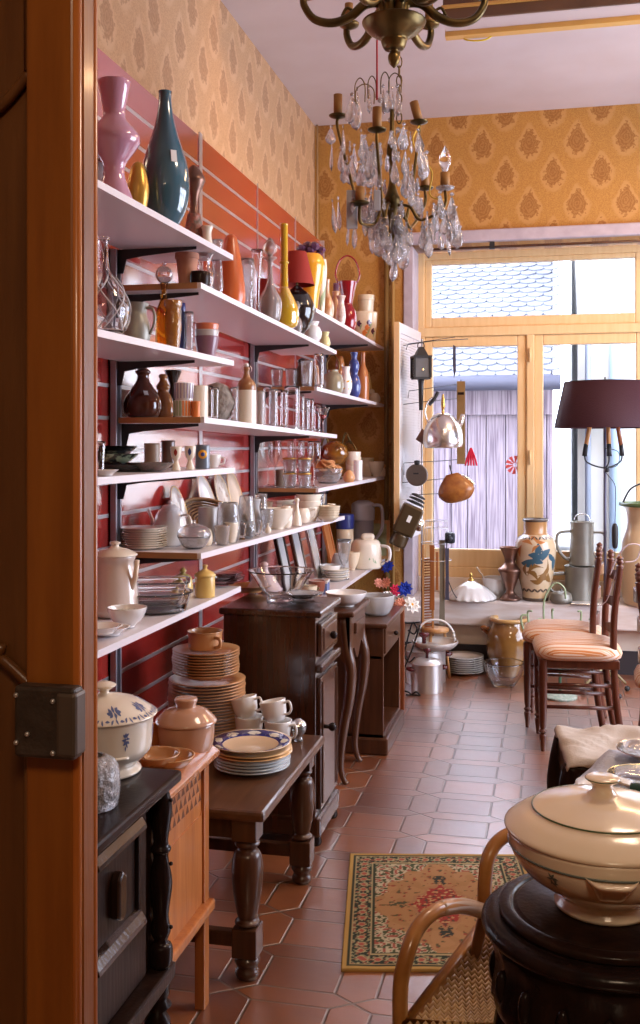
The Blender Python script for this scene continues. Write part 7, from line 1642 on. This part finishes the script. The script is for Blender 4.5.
# chain
m = MB(); zc = co(400,118).z; ztop = HC-cc.z-.001; n = int((ztop-zc)/.034)
c_ = co(400, 100)
for i in range(n+1):
    z_ = zc+i*.034; a = (i % 2)*PI/2; m.tube([(c_.x*.9+.010*math.cos(t*PI/5)*math.cos(a), c_.y*.9+.010*math.cos(t*PI/5)*math.sin(a), z_+.021*math.sin(t*PI/5)) for t in range(10)], .0026, 6, True)
m.build('chain', BRASS, ch)
m = MB(); a = co(377,100,.0); m.tube([tuple(a), (a.x, a.y, ztop)], .0035, 8); m.build('red_cord', mat('cord_red', (.45,.02,.02), .6), ch)
# brass chandelier in front
DB = 3.30; cb_ = q_(394, 30, DB)
br = thing('brass_chandelier', 'old brass chandelier whose bowl and arms hang from the ceiling', 'chandelier', cb_)
def bo(px, py, dd=0.): return q_(px, py, DB+dd)-cb_
k = DB/F_PX
part_lathe(br, 'bowl', [(.002,-38*k),(5*k,-33*k),(6*k,-26*k),(4*k,-21*k),(10*k,-19*k),(13*k,-12*k),(14*k,-9*k),(26*k,-1*k),(31*k,5*k),(32*k,8*k),(29*k,9*k)], BRASS, t=0, seg=40)
part_lathe(br, 'stem', [(10*k,8*k),(5*k,14*k),(7*k,24*k),(4*k,40*k),(8*k,60*k),(5*k,80*k),(4*k,110*k)], BRASS)
for j in range(6):
    a = math.radians(12.75)+j*PI/3; c, s = math.cos(a), math.sin(a)
    pts = [(8*k,10*k),(12*k,26*k),(28*k,26*k),(44*k,13*k),(62*k,7*k),(80*k,11*k),(90*k,25*k),(90*k,36*k)]
    q = spline([(r_0*c, r_0*s, z_0) for r_0, z_0 in pts], 5); n = len(q)
    MB().tube(q, [(5.6-2.2*i/n)*k for i in range(n)], 10).build('arm', BRASS, br)
    q = spline([(r_0*c, r_0*s, z_0) for r_0, z_0 in ((46*k,12*k),(40*k,17*k),(47*k,22*k),(52*k,14*k))], 4); MB().tube(q, 1.6*k, 8).build('scroll_leaf', BRASS, br)
    part_lathe(br, 'drip_pan', [(2*k,30*k),(10*k,34*k),(11*k,37*k)], BRASS, loc=(86*k*c, 86*k*s, 0)); part_lathe(br, 'candle_sleeve', [(4.5*k,36*k),(4.5*k,58*k)], cards, loc=(86*k*c, 86*k*s, 0))
m = MB(); z_ = 110*k; i = 0
while z_ < HC-cb_.z-.002: 
    a = (i % 2)*PI/2; m.tube([(.010*math.cos(t*PI/5)*math.cos(a), .010*math.cos(t*PI/5)*math.sin(a), z_+.019*math.sin(t*PI/5)) for t in range(10)], .0028, 6, True); z_ += .03; i += 1
m.build('chain', BRASS, br)
# ceiling light fixture
e = q_(447, 36, 4.62)
lf = thing('ceiling_light', 'long wooden-edged ceiling light box at the upper right', 'light', (e.x, e.y, e.z))
hh = HC-e.z-.001
MB().box(0, 1.5, -.18, -.165, -.0, hh).build('front_board', mat('housing_dark', (.10,.05,.03), .5, col2=(.16,.08,.04), nscale=3), lf, bevel=.003)
MB().box(-.006, 1.506, -.19, -.165, .045, .06).build('gold_edge', mat('edge_gold', (.70,.40,.10), .4), lf, bevel=.002)
MB().box(0, 1.5, -.165, -.03, .0, .012).build('bottom_board', mat('board_white', (.62,.52,.50), .5), lf)
MB().box(-.004, 1.504, -.05, .0, -.022, .012).build('gold_edge', mat('edge_gold', (.70,.40,.10)), lf, bevel=.002)
MB().box(0, .012, -.165, .0, .012, hh).build('end_board', mat('edge_gold', (.70,.40,.10)), lf)
MB().box(0, 1.5, -.012, .0, .012, hh).build('back_board', mat('board_white', (.62,.52,.48)), lf)
MB().tube(spline([(.06,-.0,.0),(.09,-.01,-.03),(.17,-.01,-.035),(.22,0,.0)],5), .004, 6).build('yellow_cable', mat('cable_yellow', (.75,.6,.03), .4), lf)

# ================================================================ LIGHT + CAMERA
def area(name, loc, rot, sx, sy, e_, col):
    l = bpy.data.lights.new(name, 'AREA'); l.shape = 'RECTANGLE'; l.size = sx; l.size_y = sy; l.energy = e_; l.color = col
    o = bpy.data.objects.new(name, l); COL.objects.link(o); o.location = loc; o.rotation_euler = rot; return o
def spot(name, loc, tgt, e_, ang, col, rad=.06, blend=.9):
    l = bpy.data.lights.new(name, 'SPOT'); l.energy = e_; l.spot_size = ang; l.spot_blend = blend; l.color = col; l.shadow_soft_size = rad
    o = bpy.data.objects.new(name, l); COL.objects.link(o); o.location = loc; o.rotation_euler = (Vector(tgt)-Vector(loc)).to_track_quat('-Z', 'Y').to_euler(); return o
# portals for daylight through the back window and the added right one
for nm, loc_, rot_, a_, b_ in (('right_portal', (2.52, 4.55, 1.6), (0, PI/2, 0), 2.2, 2.7), ('window_portal', ((WX0+WX1)/2, YW+.12, 1.55), (-PI/2, 0, 0), WX1-WX0, 2.1),):
    o = area(nm, loc_, rot_, a_, b_, 1, (1,1,1)); o.data.cycles.is_portal = True
WARM = (1., .60, .30)
# the shop's far ceiling lamp (warm), two added fill lamps, warm spots
area('ceiling_lamp_far', (1.2, 4.75, 3.20), (0,0,0), 1.2, .15, LAMP_FAR, WARM)
area('fill_lamp_mid', (.6, 2.7, 3.30), (0,0,0), .5, .5, FILL_MID, (1., .76, .54))  # unseen lamp added over mid-room as fill
area('fill_lamp_near', (.5, -.9, 2.9), (math.radians(35),0,0), .5, .5, FILL_NEAR, (1., .74, .50))  # unseen lamp added behind the camera to brighten front faces
spot('spot_corner', (1.0, 4.4, 3.25), (-1.45, 5.1, 2.75), SPOT_E, .95, (1., .55, .16))
spot('spot_back', (1.3, 4.6, 3.2), (-.4, 6.44, 2.5), SPOT_B, 1.1, (1., .55, .16))
W = bpy.data.worlds.new('sky'); sc.world = W; W.use_nodes = True; nt = W.node_tree
bg = nt.nodes['Background']; bg.inputs[0].default_value = (.74, .81, 1., 1); bg.inputs[1].default_value = SKY
cam = bpy.data.cameras.new('camera'); co_ = bpy.data.objects.new('camera', cam); COL.objects.link(co_); sc.camera = co_
co_.location = (0, 0, CZ); co_.rotation_euler = (PI/2, 0, TH)
cam.sensor_fit = 'VERTICAL'; cam.sensor_height = 24.; cam.lens = F_PX*24./1024.; cam.clip_start = .05
cam.shift_y = (HOR-512)/1024.
sc.view_settings.view_transform = 'Standard'; sc.view_settings.look = 'None'; sc.view_settings.gamma = 1; sc.view_settings.use_curve_mapping = False
sc.view_settings.exposure = EXPO
sc.cycles.max_bounces = 10; sc.cycles.transmission_bounces = 8; sc.cycles.diffuse_bounces = 4; sc.cycles.glossy_bounces = 4
sc.cycles.caustics_refractive = False; sc.cycles.caustics_reflective = False; sc.cycles.sample_clamp_indirect = 6
sc.cycles.use_denoising = True
for o in bpy.data.objects:
    if o.type == 'MESH' and o.parent and o.parent.get('kind') == 'structure' and not o.get('kind'): o['kind'] = 'structure'
